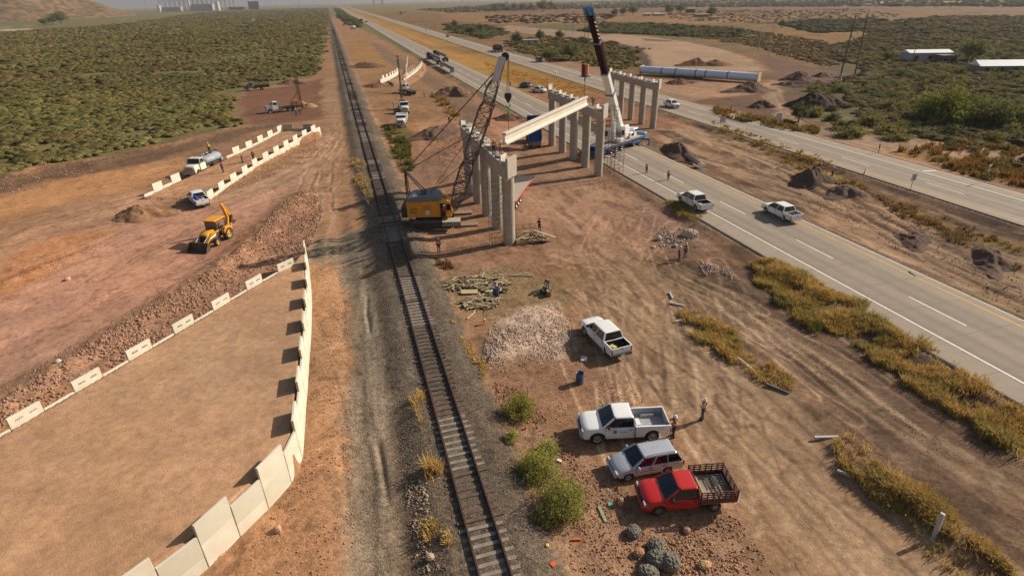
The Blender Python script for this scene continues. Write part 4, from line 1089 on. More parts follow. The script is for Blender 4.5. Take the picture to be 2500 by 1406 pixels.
def pickup(name, label, loc, rz, cab="single", L=5.3, W=.9, wb=3.1, H=1.75, fo=.9, hoodz=1.1, belt=1.12, r=.37, paint=None, bed=BEDL, rim=None, spokes=0, cabl=None, group=None, grille=TRIM, bedz=None, bump=CHROME, cat="pickup truck"):
    paint = paint or WHITE
    e = empty(name, loc, rz, label, cat, group)
    xf = wb/2+fo; xr = xf-L; xa, xb = wb/2, -wb/2
    cabl = cabl or (1.55 if cab == "single" else 2.35)
    cf = xa-.42                                          # foot of windscreen
    cr = cf-cabl-.35                                     # rear of cab
    z0 = .42; bz = bedz or belt+.02; R = r*1.22
    # cab and bonnet
    fr = arches([xa], R, z0)
    prof = [(xf, .62), (xf-.02, hoodz-.22), (xf-.12, hoodz-.08), (xf-.5, hoodz-.01), (cf+.1, belt+.02), (cf-.3, belt), (cr, belt), (cr, z0)] + [(p[0], p[1]) for p in fr[::-1]] + [(xf-.1, z0), (xf, z0+.1)]
    mb = MB(); shell(mb, prof, W, ztop=belt-.25)
    greenhouse(mb, e, belt-.01, H, (cr+.06, cf+.12), (cr+.2 if cab == "double" else cr+.14, cf-.62), W-.04, W-.22, (0, 1) if cab == "single" else (0, .46, 1), paint)
    # door seams and handles
    for sy in (-1, 1):
        for f in ([cf-.05, cr+.12] if cab == "single" else [cf-.05, cr+.12, (cf+cr)/2]):
            mb.box((f, sy*(W+.001), (belt+z0)/2+.02), (.014, .012, belt-z0-.18), 1)
        for f in ([cr+.3] if cab == "single" else [cr+.25, (cf+cr)/2+.15]): mb.box((f, sy*(W+.01), belt-.17), (.14, .03, .04), 1)
    mb.build("body", [paint, TRIM], e)
    g = MB(); g.box((cf-cabl/2, 0, .75), (cabl, W*1.7, .7)); g.build("interior", SEATD, e)
    # bed
    x1, x0 = cr-.03, xr+.02; mb = MB(); ra = arches([xb], R, z0+.04)
    for sy in (-1, 1):
        pr = [(x1, z0+.02), (x1, bz), (x0, bz)] + [(x0, z0+.12)] + ra[::1][::-1][::1]
        pr = [(x1, bz), (x0, bz), (x0, z0+.12)] + ra[::-1] + [(x1, z0+.04)]
        ys = sorted((sy*(W-.10), sy*(W-.005))); mb.prism(pr, ys[0], ys[1])
    mb.box((x1-.03, 0, (bz+.55)/2), (.05, 2*W-.2, bz-.6)); mb.build("bed", paint, e)
    g = MB(); g.box(((x0+x1)/2, 0, .66), (x1-x0-.06, 2*W-.22, .06))
    for sy in (-1, 1):
        g.box(((x0+x1)/2, sy*(W-.117), (bz+.68)/2-.01), (x1-x0-.08, .025, bz-.7)); g.bbox((xb, sy*(W-.25), .8), (.9, .24, .26), .05)
    g.box((x1-.07, 0, (bz+.68)/2), (.02, 2*W-.26, bz-.7)); g.box((x0+.07, 0, (bz+.68)/2), (.02, 2*W-.26, bz-.7))
    for q in range(9): g.box(((x0+x1)/2, -W+.3+q*(2*W-.6)/8, .695), (x1-x0-.12, .05, .02))
    g.build("bed_liner", bed, e)
    g = MB(); g.bbox((x0+.02, 0, (bz+.62)/2), (.07, 2*W-.04, bz-.64), .02); tg = g.build("tailgate", paint, e)
    g = MB(); g.box((x0-.02, 0, bz-.14), (.02, .22, .06)); g.build("handle", TRIM, tg)
    g = MB(); g.bbox((xf-.02, 0, .56), (.2, 2*W-.1, .26), .06); g.build("front_bumper", paint if bump is None else bump, e)
    g = MB(); g.bbox((xr-.06, 0, .56), (.18, 2*W-.1, .2), .05); g.box((xr-.155, 0, .57), (.01, .34, .14), 1); g.build("rear_bumper", [bump or TRIM, mat("plate_white", (.6, .6, .58), .6)], e)
    g = MB(); g.bbox((xf-.005, 0, hoodz-.27), (.06, W*1.0, .2), .02)
    g.build("grille", grille, e)
    lights(e, xf-.07, xr+.05, W, hoodz-.25, bz-.3)
    mirrors(e, cf-.25, W, belt+.12)
    for x in (xa, xb):
        for sy in (-1, 1): wheel(e, x, sy*(W-.14), r, .24, sy, rim, spokes)
    g = MB(); g.box(((xr+xf)/2, 0, .42), (L-.6, 1.0, .2)); g.build("chassis", FRAME, e)
    return e
def sedan(name, label, loc, rz, L=4.2, W=.82, wb=2.5, H=1.42, wagon=False, paint=None, group=None, r=.3, rails=False, H0=.98, suv=False, cat="car"):
    paint = paint or WHITE; e = empty(name, loc, rz, label, cat, group)
    xf = wb/2+.8; xr = xf-L; xa, xb = wb/2, -wb/2; belt = H0-.08; z0 = .3; R = r*1.2
    hz = belt-.12; cf = xa-.35
    prof = [(xf, .5), (xf-.06, hz-.12), (xf-.3, hz+.0), (cf+.2, belt), (cf-.3, belt+.01), (xr+.35, belt+.03), (xr+.06, belt-.02), (xr, .6), (xr+.05, z0+.02)]
    prof += arches([xb], R, z0)[::-1] + arches([xa], R, z0)[::-1] + [(xf-.12, z0), (xf-.01, z0+.08)]
    mb = MB(); shell(mb, prof, W, nose=.16, ztop=belt-.3)
    rb = xr+.12 if wagon or suv else xr+.75; rr = xr+.45 if wagon or suv else xr+1.35
    greenhouse(mb, e, belt, H, (rb, cf+.1), (rr, cf-.6), W-.05, W-.2, (0, .3, .62, 1) if wagon or suv else (0, .45, 1), paint)
    for sy in (-1, 1):
        for f in (cf-.1, cf-1.1, cf-1.95): mb.box((f, sy*(W+.001), (belt+z0)/2+.02), (.012, .01, belt-z0-.15), 1)
        for f in (cf-.95, cf-1.8): mb.box((f, sy*(W+.008), belt-.13), (.13, .025, .035), 1)
        mb.box(((xa+xb)/2, sy*(W+.004), .52), (wb-2*R, .02, .05), 1 if not wagon else 0)
    mb.build("body", [paint, TRIM], e)
    if rails:
        for sy in (-1, 1):
            g = MB(); g.tube([(rr+.1, sy*(W-.25), H), (rr+.25, sy*(W-.25), H+.06), (cf-.95, sy*(W-.25), H+.06), (cf-.8, sy*(W-.25), H)], .018, 6); g.build("roof_rail", TRIM, e)
    g = MB(); g.box(((cf+rb)/2-.1, 0, .62), (cf-rb-.6, W*1.6, .5)); g.build("interior", SEATD, e)
    g = MB(); g.bbox((xf-.06, 0, .45), (.22, 2*W-.16, .24), .07); g.build("front_bumper", paint, e)
    g = MB(); g.bbox((xr+.03, 0, .48), (.18, 2*W-.12, .24), .06); g.build("rear_bumper", paint, e)
    g = MB(); g.bbox((xf-.03, 0, hz-.2), (.05, W*.8, .12), .02); g.build("grille", TRIM, e)
    lights(e, xf-.1, xr+.03, W, hz-.17, belt-.2, .15, .3, .34)
    mirrors(e, cf-.2, W, belt+.08, paint)
    for x in (xa, xb):
        for sy in (-1, 1): wheel(e, x, sy*(W-.11), r, .19, sy)
    return e
def place(f, r):
    """front and rear ground pixels -> centre point on the terrain and heading"""
    a, b = at(*f), at(*r); c = (a+b)/2; c.z = max(H(c.x, c.y), .0); return c, math.atan2(a.y-b.y, a.x-b.x)
def mid(px, py, hd):
    """centre pixel on the ground and a pixel the front points to"""
    c = at(px, py); a = at(*hd); return c, math.atan2(a.y-c.y, a.x-c.x)
# --- cluster in the foreground
c, a = place((1432, 1078), (1597, 1070)); c = at(1517, 1057); a += 0.0
f150 = pickup("pickup_truck", "white single cab pickup with long grey bed and dark door emblem", c, a, "single", L=5.6, W=.96, wb=3.5, H=1.92, fo=1.0, hoodz=1.24, belt=1.26, r=.43, paint=WHITE, bed=BEDG, cabl=1.6)
g = MB()
for sx in (0, 1):
    for sz in (0, 1): g.box((.62+sx*.11, 1.0, .94+sz*.11), (.09, .012, .09))
g.build("door_emblem", mat("emblem_dark", (.06, .06, .07), .5), f150)
g = MB()
for q in range(5): g.box((.36-q*.12, .998, .99-.015*(q % 2)), (.09, .012, .03))
g.box((.1, .998, .93), (.4, .012, .015)); g.build("door_lettering", mat("emblem_faint", (.4, .4, .42), .5), f150)
g = MB()
for q in range(5): g.box((-2.0-q*.09, .998, 1.1), (.06, .012, .025))
g.build("bed_side_lettering", mat("emblem_red", (.45, .12, .08), .5), f150)
mb = MB(); mb.bbox((0, 0, .16), (.72, .62, .5), .03); mb.bbox((0, 0, .43), (.76, .66, .05), .02)
o = mb.build("tool_box", WHITE); o.location = f150.location+Matrix.Rotation(a, 3, 'Z') @ Vector((-.62, .4, .8)); o.rotation_euler = (0, 0, a); tag(o, "white storage box in the bed of the long bed pickup behind its cab", "box")
c, a2 = place((1500, 1165), (1640, 1140)); c = at(1568, 1142)
sedan("station_wagon", "silver station wagon with black roof rails parked between the white pickup and the red truck", c, a2, L=4.25, W=.83, wb=2.45, H=1.46, wagon=True, paint=SILVER, rails=True)
c, a3 = place((1598, 1247), (1735, 1238)); c = at(1662, 1224)
red = pickup("stake_truck", "bright red single cab pickup with a brown wooden stake bed, nearest of the parked vehicles", c, a3, "single", L=4.95, W=.9, wb=3.1, H=1.72, fo=.85, hoodz=1.08, belt=1.1, r=.36, paint=RED, bump=None, spokes=6, cabl=1.45)
for ch in list(red.children):
    if ch.name.split('.')[0] in ("bed", "bed_liner", "tailgate", "rear_bumper", "taillight"):
        for q in list(ch.children): bpy.data.objects.remove(q)
        bpy.data.objects.remove(ch)
def stake_bed(e, x0, x1, W, z, h, m, plank, rungs=4, n=6, flo=True):
    g = MB(); g.bbox(((x0+x1)/2, 0, z), (x1-x0, 2*W, .1), .01, 1)
    for sy in (-1, 1): g.box(((x0+x1)/2, sy*W, z+.13), (x1-x0, .04, .26))
    g.box((x0, 0, z+.13), (.04, 2*W, .26)); g.build("flat_bed", [m, plank], e)
    for nm, A, B in (("side_rack", (x0, -W), (x1, -W)), ("side_rack", (x0, W), (x1, W)), ("rear_rack", (x0, -W), (x0, W)), ("front_rack", (x1, -W), (x1, W))):
        g = MB(); A = Vector((*A, 0)); B = Vector((*B, 0)); nn = n if nm == "side_rack" else 4
        for q in range(nn+1): p = A+(B-A)*q/nn; g.box((p.x, p.y, z+h/2), (.05, .05, h))
        for q in range(rungs): zz = z+.32+(h-.36)*q/(rungs-1); g.bar((A.x, A.y, zz), (B.x, B.y, zz), .03, .07)
        g.build(nm, m, e)
    g = MB()
stk = mat("brown_rack_paint", (.11, .035, .028), .6, noise=.2, nscale=4)
stake_bed(red, -2.62, -.62, 1.02, .86, .82, stk, mat("bed_planks", (.30, .22, .15), .8, noise=.2))
g = MB()
for q in range(5): g.bar((-1.5-.02*q, -.75+q*.17, 1.0), (-2.4+.02*q, -.7+q*.17, 1.14), .035)
g.bar((-1.45, -.8, 1.0), (-1.5, .1, 1.02), .035); g.bar((-2.4, -.75, 1.14), (-2.35, .1, 1.14), .035); g.bar((-1.9, -.75, 1.07), (-1.9, .1, 1.07), .03)
o = g.build("steel_grate", STEELG); o.location = red.location; o.rotation_euler = (0, 0, a3); tag(o, "loose grey barred grate lying in the red truck's stake bed", "grate")
g = MB(); g.bbox((-.86, 0, 1.0), (.3, 1.7, .16), .02); o = g.build("plank", mat("pale_plank", (.42, .31, .19), .8)); o.location = red.location; o.rotation_euler = (0, 0, a3); tag(o, "pale wooden plank across the red truck's bed just behind its cab", "plank")
g = MB()
for sy in (-1, 1): g.box((-2.62, sy*.6, .6), (.05, .25, .35))
g.build("mud_flap", RUBBER, red)
for sy in (-1, 1): g = MB(); g.bbox((-2.7, sy*.75, .78), (.07, .2, .12), .02); g.build("taillight", LAMPR, red)
# --- white double cab by the gravel heap
c, a = place((1432, 792), (1508, 868)); c = at(1472, 835)
hil = pickup("pickup_truck", "white double cab pickup with black bed liner facing away beside the pale gravel heap", c, a, "double", L=5.3, W=.92, wb=3.1, H=1.8, fo=.92, hoodz=1.15, belt=1.16, r=.38, bump=TRIM)
g = MB(); g.bbox((0, 0, .12), (.5, .4, .24), .03); o = g.build("carton", mat("yellow_carton", (.62, .5, .16), .7)); o.location = hil.location+Matrix.Rotation(a, 3, 'Z') @ Vector((-2.05, .35, .7)); o.rotation_euler = (0, 0, a+.4)
tag(o, "yellow carton in the black bed of the double cab pickup by the gravel heap", "carton")
# --- highway pair
c, a = place((1668, 505), (1722, 519)); a = math.atan2(UY, UX); c = SD(73.2, 43.1, .31)
c = G(1693, 503, .31); s_, d_ = toSD(c.x, c.y)
p1 = pickup("pickup_truck", "white double cab pickup with orange tailgate panel on the highway's outer line", c, a, "double", L=5.6, W=.98, wb=3.6, H=1.9, fo=.95, hoodz=1.2, belt=1.2, r=.4, bump=CHROME)
g = MB(); g.box((-3.03+.36, 0, 1.0), (.03, .95, .2)); g.build("orange_plate", mat("orange_plate", (.75, .14, .04), .5), p1)
g = MB(); g.bbox((-1.75, .25, .78), (.9, .7, .18), .05); o = g.build("sack", mat("pale_sack", (.5, .43, .34), .9)); o.location = p1.location; o.rotation_euler = (0, 0, a); tag(o, "pale sack lying in the bed of the pickup with the orange tailgate panel", "sack")
c = G(1903, 528, .31)
pickup("pickup_truck", "white double cab pickup with an empty pale bed driving in the highway's yellow line lane", c, a, "double", L=5.35, W=.92, wb=3.2, H=1.75, fo=.9, hoodz=1.12, belt=1.12, r=.37, bed=BEDG, bump=CHROME)
# --- left white pickup with barrels
c, a = place((474, 478), (497, 503)); c = at(486, 492)
lp = pickup("pickup_truck", "white pickup near the backhoe with a blue drum in its bed", c, a, "single", L=5.3, W=.95, wb=3.3, H=1.85, fo=.95, hoodz=1.2, belt=1.2, r=.4, cabl=1.9)
def drum(label, loc, m, r=.29, h=.88, open_=False, rz=0, cat="drum", tilt=None):
    g = MB(); pf = [(0, 0), (0, r), (.02, r), (h*.33, r), (h*.345, r*1.04), (h*.36, r), (h*.66, r), (h*.675, r*1.04), (h*.69, r), (h-.02, r), (h, r*1.03), (h, r*.97)]
    pf += [(h-.5*h, r*.95), (h-.5*h, 0)] if open_ else [(h-.02, r*.95), (h-.02, 0)]
    g.lathe((0, 0, 0), (0, 0, 1), pf, 18); o = g.build("drum", m); o.location = loc; return tag(o, label, cat)
BDR = mat("blue_drum_paint", (.035, .07, .16), .5, noise=.2, dirt=.35, nscale=5, dirtcol=(.25, .3, .38))
BPL = mat("blue_plastic", (.03, .06, .35), .4)
o = drum("blue plastic drum standing in the bed of the white pickup near the backhoe", lp.location+Matrix.Rotation(a, 3, 'Z') @ Vector((-1.35, .55, .7)), BPL)
for k, (x, y) in enumerate(((-1.7, .1), (-1.5, -.35))):
    o = drum(("nearer" if k == 0 else "farther")+" small white bucket in the bed of the white pickup near the backhoe", lp.location+Matrix.Rotation(a, 3, 'Z') @ Vector((x, y, .7)), WHITE, .17, .35, cat="bucket"); o.name = "bucket"; o["group"] = "buckets in the pickup bed"
# --- far cars
def fc(px, py, hd, fn, *ar, **k): c, a = mid(px, py, hd); c.z = max(c.z, H(c.x, c.y)); return fn(*ar, loc=c, rz=a, **k)
hw = math.atan2(UY, UX)
def hwc(px, py, back=False): c = G(px, py, .31); return c, hw+(math.pi if back else 0)
c, a = hwc(1640, 262, True); pickup("pickup_truck", "white double cab pickup driving towards the viewer beside the farthest bridge pier", c, a, "double", bump=CHROME)
c, a = hwc(1432, 187, True); sedan("hatchback_car", "pale blue and white car on the far carriageway just left of the crane boom", c, a, paint=mat("pale_blue_paint", (.36, .45, .5), .3, coat=.4))
c, a = hwc(1316, 151, True); sedan("suv_car", "dark blue estate car driving on the far carriageway behind the tank truck", c, a, wagon=True, paint=DARKBLUE, H=1.7, W=.9, L=4.6, H0=1.1)
c, a = hwc(1093, 91, True); sedan("car", "small dark purple car far along the farther carriageway", c, a, paint=mat("purple_paint", (.05, .02, .07), .4))
c, a = hwc(1042, 74, True); sedan("car", "tiny white car far along the farther carriageway beside the culvert wall", c, a, paint=WHITE)
c, a = hwc(871, 35); sedan("van", "tiny white van far away on the nearer carriageway", c, a, paint=WHITE, H=2.2, W=1.0, L=5, H0=1.3, wagon=True, cat="van")
c = at(1282, 214); sedan("suv_car", "dark grey estate car parked in the median left of the white pickup", c, hw+.4, wagon=True, paint=DARKBLUE, H=1.75, W=.92, L=4.6, H0=1.12)
c = at(1317, 226); pickup("pickup_truck", "white pickup parked in the grassy median behind the middle pier", c, hw+math.pi+.5, "single", cabl=1.7)

# ------------------------------------------------------------------ heavy trucks
def truck(name, label, loc, rz, paint=WHITE, L=7.5, hood=1.5, cabw=1.15, sleeper=False, axles=(0, -4.2), group=None, cat="truck", dualrear=True, r=.5, chassis=None, cabh=2.55, fc=FRAME):
    """x=0 is the front axle; x grows forward"""
    e = empty(name, loc, rz, label, cat, group)
    xf = .95; ch = -(L-xf)
    g = MB()
    for sy in (-1, 1): g.box(((xf-.3+ch)/2, sy*.42, .85), (xf-.3-ch, .1, .25))
    for q in range(6): g.box((xf-.6+(ch-xf+.8)*q/5, 0, .85), (.1, .8, .12))
    g.build("chassis", fc, e)
    g = MB(); cz = 1.05; hb = cz+.78
    pr = [(xf, .75), (xf-.02, hb-.2), (xf-.15, hb-.06), (xf-hood, hb+.08), (xf-hood, 1.0)] + [(p[0], p[1]) for p in arches([0], .62, .75)[::-1]] + [(xf-.1, .7)]
    shell(g, pr, cabw*.86, nose=.12, ztop=hb-.3)
    cx0 = xf-hood-1.45; g.prism([(xf-hood+.02, .85), (xf-hood+.02, hb+.1), (cx0, hb+.1), (cx0, .85)], -cabw, cabw)
    greenhouse(g, e, hb+.1, cabh, (cx0+.03, xf-hood+.02), (cx0+.05, xf-hood-.28), cabw-.02, cabw-.1, (0, .25, 1), paint)
    for sy in (-1, 1): g.box((xf-hood-.06, sy*(cabw+.001), 1.35), (.015, .012, .95), 1); g.box((cx0+.35, sy*(cabw+.001), 1.35), (.015, .012, .95), 1)
    g.build("cab", [paint, TRIM], e)
    g = MB(); g.bbox((xf+.02, 0, hb-.5), (.06, cabw*1.1, .55), .03)
    for q in range(9): g.box((xf+.055, -cabw*.5+q*cabw/8, hb-.5), (.02, .03, .48), 1)
    g.build("grille", [CHROME, TRIM], e)
    g = MB(); g.bbox((xf+.12, 0, .7), (.22, cabw*2, .32), .05); g.build("front_bumper", CHROME, e)
    for sy in (-1, 1): g = MB(); g.bbox((xf-.02, sy*cabw*.72, hb-.55), (.12, .3, .2), .03); g.build("headlight", LAMPC, e)
    mirrors(e, xf-hood-.2, cabw+.08, hb+.35, paint)
    for i, x in enumerate(axles):
        for sy in (-1, 1): wheel(e, x, sy*(cabw-.17), r, .28, sy, RIMS, dual=(i > 0 and dualrear))
    g = MB()
    for x in axles: g.cyl((x, -cabw+.2, r), (x, cabw-.2, r), .09, n=8)
    for sy in (-1, 1): g.cyl((cx0+.1, sy*(cabw-.25), .75), (cx0-.9, sy*(cabw-.25), .75), .28, n=12)
    g.build("axles_and_tanks", RIMD, e)
    return e, cx0, ch
# water tank truck by the middle ramp
c, a = place((462, 432), (525, 415)); front = at(470, 425)
c = at(475, 430); q_ = at(528, 405)-at(471, 432); a = math.atan2(-q_.y, -q_.x)
wt, cx, ch = truck("tank_truck", "cream and grey water tank truck parked on the middle dirt ramp", c, a, CREAM, L=8.2, cabh=2.7, axles=(0, -4.6), cat="truck")
g = MB(); tk = mat("grey_tank_paint", lin((158, 164, 172)), .5, noise=.1, dirt=.3, nscale=2)
V = []; n = 20; xs = (cx-.35, cx-.45, cx-.5, ch+.3, ch+.25, ch+.15)
for x, k in zip(xs, (.0, .9, 1, 1, .9, .0)):
    for q in range(n): t = 2*math.pi*q/n; V.append((x, 1.12*k*math.cos(t), 1.75+.72*k*math.sin(t)))
F = [(k*n+q, k*n+(q+1) % n, (k+1)*n+(q+1) % n, (k+1)*n+q) for k in range(5) for q in range(n)]
g.add(V, F, 0, True)
for x in (cx-.5, cx-1.9, cx-3.3, ch+.4):
    pr = None
    for q in range(n+1):
        t = 2*math.pi*q/n; p = (x, 1.13*math.cos(t), 1.75+.73*math.sin(t))
        if pr: g.bar(pr, p, .06, .02)
        pr = p
g.build("water_tank", tk, wt)
g = MB()
for sy in (-1, 1): g.tube([(cx-.4, sy*.6, 2.45), (cx-.4, sy*.6, 2.85), (ch+.4, sy*.6, 2.85), (ch+.4, sy*.6, 2.45)], .03)
g.box(((cx+ch)/2, 0, 2.5), (2.8, .5, .05)); g.build("top_walkway", STEELD, wt)
g = MB(); g.bbox((ch-.2, 0, 1.0), (.6, 1.6, .5), .05); g.build("rear_pump_box", tk, wt)
for k, (x, y) in enumerate(((cx-.7, .3), (cx-1.5, .1), (cx-2.6, 0))):
    g = MB(); g.lathe((0, 0, 0), (0, 0, 1), [(0, 0), (0, .2), (.12, .26), (.22, .2), (.26, 0)], 10); o = g.build("hose_bundle", mat("pale_hose", (.5, .52, .55), .7))
    o.location = wt.location+Matrix.Rotation(a, 3, 'Z') @ Vector((x, y, 2.56)); tag(o, ("front", "middle", "rear")[k]+" pale bundle lying on the water truck's top walkway", "bundle", "bundles on the water truck")
# white dump truck
c = at(980, 311); a = math.atan2((at(976, 322)-at(985, 296)).y, (at(976, 322)-at(985, 296)).x)
dt, cx, ch = truck("dump_truck", "small white dump truck facing the viewer just in front of the right drill rig", c, a, WHITE, L=6.3, cabh=2.45, axles=(0, -3.4))
def tub(e, cx, ch, W, z, h, m, name="dump_body"):
    g = MB(); g.box(((cx+ch)/2-.1, 0, z), (cx-ch-.2, 2*W, .1))
    for sy in (-1, 1):
        g.box(((cx+ch)/2-.1, sy*W, z+h/2), (cx-ch-.2, .08, h))
        for q in range(5): g.box((cx-.4-(cx-ch-.6)*q/4, sy*(W+.06), z+h/2), (.1, .06, h))
    g.box((ch, 0, z+h/2), (.08, 2*W, h)); g.box((cx-.2, 0, z+h/2+.15), (.08, 2*W, h+.3)); return g.build(name, m, e)
tub(dt, cx, ch, 1.2, 1.15, 1.1, WHITE)
# stake truck at the edge of the scrub
c = at(604, 222); a = math.atan2((at(600, 222)-at(650, 218)).y, (at(600, 222)-at(650, 218)).x)
st, cx, ch = truck("stake_bed_truck", "old white and purple truck with tall dark stake sides at the edge of the scrub", c, a, mat("faded_violet", (.24, .22, .28), .5), L=8.0, cabh=2.5, axles=(0, -4.4), fc=mat("red_frame", (.25, .03, .025), .6))
stake_bed(st, ch+.2, cx-.3, 1.15, 1.15, 2.0, STEELD, WOODM, 5, 7)
# drill rigs: truck with a tall kelly mast at its tail
def drill(label, c, a, mast_base, mast_top_py, paint=WHITE):
    e, cx, ch = truck("drill_rig_truck", label, c, a, paint, L=9.0, cabh=2.7, axles=(0, -4.8, -6.1), cat="drill rig", group="truck mounted drill rigs with rusty masts")
    x = ch+.3; w_ = e.location+Matrix.Rotation(a, 3, 'Z') @ Vector((x, 0, 0)); mz = zat(w_.x, w_.y, mast_top_py)-e.location.z
    g = MB(); g.box(((cx+ch)/2, 0, 1.1), (cx-ch-.2, 2.1, .12)); g.build("deck", FRAME, e)
    g = MB()
    for sx, sy in ((-.22, -.22), (.22, -.22), (.22, .22), (-.22, .22)): g.bar((x+sx, sy, .6), (x+sx*.7, sy*.7, mz), .07)
    q = 0; z = .8
    while z < mz-.7:
        for A, B in (((-.22, -.22), (.22, -.22)), ((.22, -.22), (.22, .22)), ((.22, .22), (-.22, .22)), ((-.22, .22), (-.22, -.22))):
            if q % 2: A, B = B, A
            g.bar((x+A[0]*.85, A[1]*.85, z), (x+B[0]*.85, B[1]*.85, z+.6), .035)
        z += .6; q += 1
    g.bbox((x, 0, mz), (.6, .5, .35), .04); g.build("mast", RUST, e)
    g = MB(); g.cyl((x-.45, 0, .3), (x-.45, 0, mz-.6), .09, n=8); g.cyl((x-.45, 0, .25), (x-.45, 0, 1.3), .32, n=12); g.build("kelly_bar", STEELD, e)
    g = MB(); g.bbox((x+1.3, 0, 1.9), (1.5, 1.5, 1.3), .08); g.cyl((x+.6, -.8, 1.9), (x+.6, .8, 1.9), .38, n=14); g.build("winch_house", mat("orange_machine", (.42, .17, .05), .6, noise=.2, dirt=.3), e)
    g = MB()
    for sy in (-1, 1): g.bar((x+2.4, sy*.5, 1.4), (x+.15, sy*.2, mz*.45), .08); g.bar((x, sy*1.0, 1.0), (x, sy*1.35, .1), .12); g.box((x, sy*1.35, .05), (.4, .4, .1))
    g.build("braces", RUST, e)
    return e
c = at(660, 276); a = math.atan2((at(655, 276)-at(712, 270)).y, (at(655, 276)-at(712, 270)).x)
drill("white cab drill rig with tall rusty mast on the left side of the railway", c, a, None, 167)
c = at(989, 278); a = math.atan2((at(992, 285)-at(975, 245)).y, (at(992, 285)-at(975, 245)).x)
drill("white cab drill rig with tall rusty mast right of the railway behind the dump truck", c, a, None, 138)
# boom truck behind it
c = at(985, 226); a = math.atan2((at(985, 226)-at(1020, 236)).y, (at(985, 226)-at(1020, 236)).x)
bt, cx, ch = truck("boom_truck", "white boom truck with a raised pale arm beside the far toothed walls", c, a, WHITE, L=9.5, cabh=2.6, axles=(0, -5.2, -6.5))
g = MB(); g.bar((cx-.4, 0, 1.2), (cx-.4, 0, 2.6), .5); g.bar((cx-.3, 0, 2.5), (cx-.3+5.5, -3.2, 7.6), .34, .4); g.bar((cx-.3+3, -1.75, 5.3), (cx-.3+9, -5.3, 9.6), .22, .26); g.build("arm", PANEL, bt)
g = MB(); g.box(((cx+ch)/2, 0, 1.15), (cx-ch, 2.2, .15)); g.build("deck", FRAME, bt)
# blue dump truck seen from behind under the girder
c = at(1306, 362); a = math.atan2((at(1290, 325)-at(1306, 362)).y, (at(1290, 325)-at(1306, 362)).x)
bd, cx, ch = truck("dump_truck", "blue dump truck with its body raised under the hanging girder", c+Matrix.Rotation(a, 3, 'Z') @ Vector((6.2, 0, 0)), a, BLUE, L=7.6, cabh=2.6, axles=(0, -4.4, -5.6))
g = MB(); g.T = Matrix.Translation((ch+.4, 0, 1.2)) @ Matrix.Rotation(RAD(-42), 4, 'Y')
g.box((2.4, 0, .05), (4.8, 2.4, .1)); g.box((4.8, 0, .75), (.08, 2.4, 1.5))
for sy in (-1, 1): g.box((2.4, sy*1.2, .7), (4.8, .08, 1.3)); [g.box((.5+q*1.0, sy*1.26, .7), (.12, .08, 1.3)) for q in range(5)]
g.build("dump_body", BLUE, bd)
g = MB(); g.cyl((cx-.5, 0, 1.0), (ch+3.4, 0, 3.9), .12, n=8); g.build("hoist_ram", CHROME, bd)
g = MB(); g.bbox((ch-.05, 0, .95), (.25, 2.3, .7), .03); g.box((ch-.1, .7, .95), (.2, .3, .5), 1); g.build("rear_frame", [STEELG, RUST], bd)
# tank truck on the far carriageway
c, a = hwc(1212, 127, False); c = G(1208, 124, .31); 
tk2, cx, ch = truck("tank_truck", "dark articulated tank truck driving away on the far carriageway", c, hw, mat("maroon_paint", (.09, .02, .025), .5), L=9, cabh=2.9, axles=(0, -4.2, -5.4))
for ch_ in [tk2]: ch_.rotation_euler[2] = hw
g = MB(); blk = mat("tank_dark", (.045, .045, .055), .35, .4, noise=.15)
for q in range(3):
    x0 = cx-.8-q*3.6; g.lathe((x0, 0, 2.35), (-1, 0, 0), [(0, 0), (.15, .8), (.5, 1.15), (3.0, 1.15), (3.35, .8), (3.5, 0)], 18)
g.build("tank", blk, tk2)
g = MB(); g.box((cx-6, 0, 1.15), (11, 1.2, .25)); g.build("trailer_frame", FRAME, tk2)
for x in (cx-8.6, cx-9.9):
    for sy in (-1, 1): wheel(tk2, x, sy*.98, .5, .28, sy, RIMS, dual=True)
# two girder lorries queued on the near carriageway
def girder_lorry(label, c, gl, lab2):
    e, cx, ch = truck("girder_lorry", label, c, hw+math.pi*0, mat("dark_red_cab", (.16, .025, .025), .5), L=8.0, cabh=2.8, axles=(0, -4.0, -5.3), group="red lorries hauling concrete girders")
    g = MB(); g.bbox((-4.6, 0, 1.35), (1.6, 1.6, .3), .04); g.build("turntable", FRAME, e)
    d = -5.0-gl+3.2
    g = MB(); g.box((d, 0, 1.0), (5, 2.2, .3)); g.bbox((d-1.6, 0, 1.4), (1.2, 1.6, .5), .04); g.build("rear_dolly", FRAME, e)
    for q in range(3):
        for sy in (-1, 1): wheel(e, d-1.5+q*1.3, sy*.98, .48, .28, sy, RIMS, dual=True)
    m = Matrix.Rotation(hw, 3, 'Z')
    a_ = e.location+m @ Vector((-3.6, 0, 1.66)); b_ = e.location+m @ Vector((-3.6-gl, 0, 1.66))
    girder("bridge_girder", a_, b_, lab2, "girders waiting on lorries", m=mat("girder_concrete_grey", lin((150, 142, 138)), .85, noise=.08))
s1, d1 = toSD(*G(1052, 143, .3)[:2]); 
girder_lorry("dark red girder lorry standing at the left edge of the near carriageway", SD(s1, 43.6+float(road_off(s1)), .31), 27, "grey concrete girder on the nearer lorry on the highway")
s1, d1 = toSD(*G(1076, 140, .3)[:2])
girder_lorry("second red girder lorry standing nearer the yellow line of the carriageway", SD(s1+6, 48.4+float(road_off(s1)), .31), 25, "grey concrete girder on the lorry nearer the median")
s1, d1 = toSD(*G(1108, 160, .3)[:2])
girder("bridge_girder", SD(s1-1, 42.6, 1.2), SD(s1-29, 42.6, 1.2), "third grey concrete girder propped on the shoulder behind the lorries", "girders waiting on lorries", m=MATS["girder_concrete_grey"])
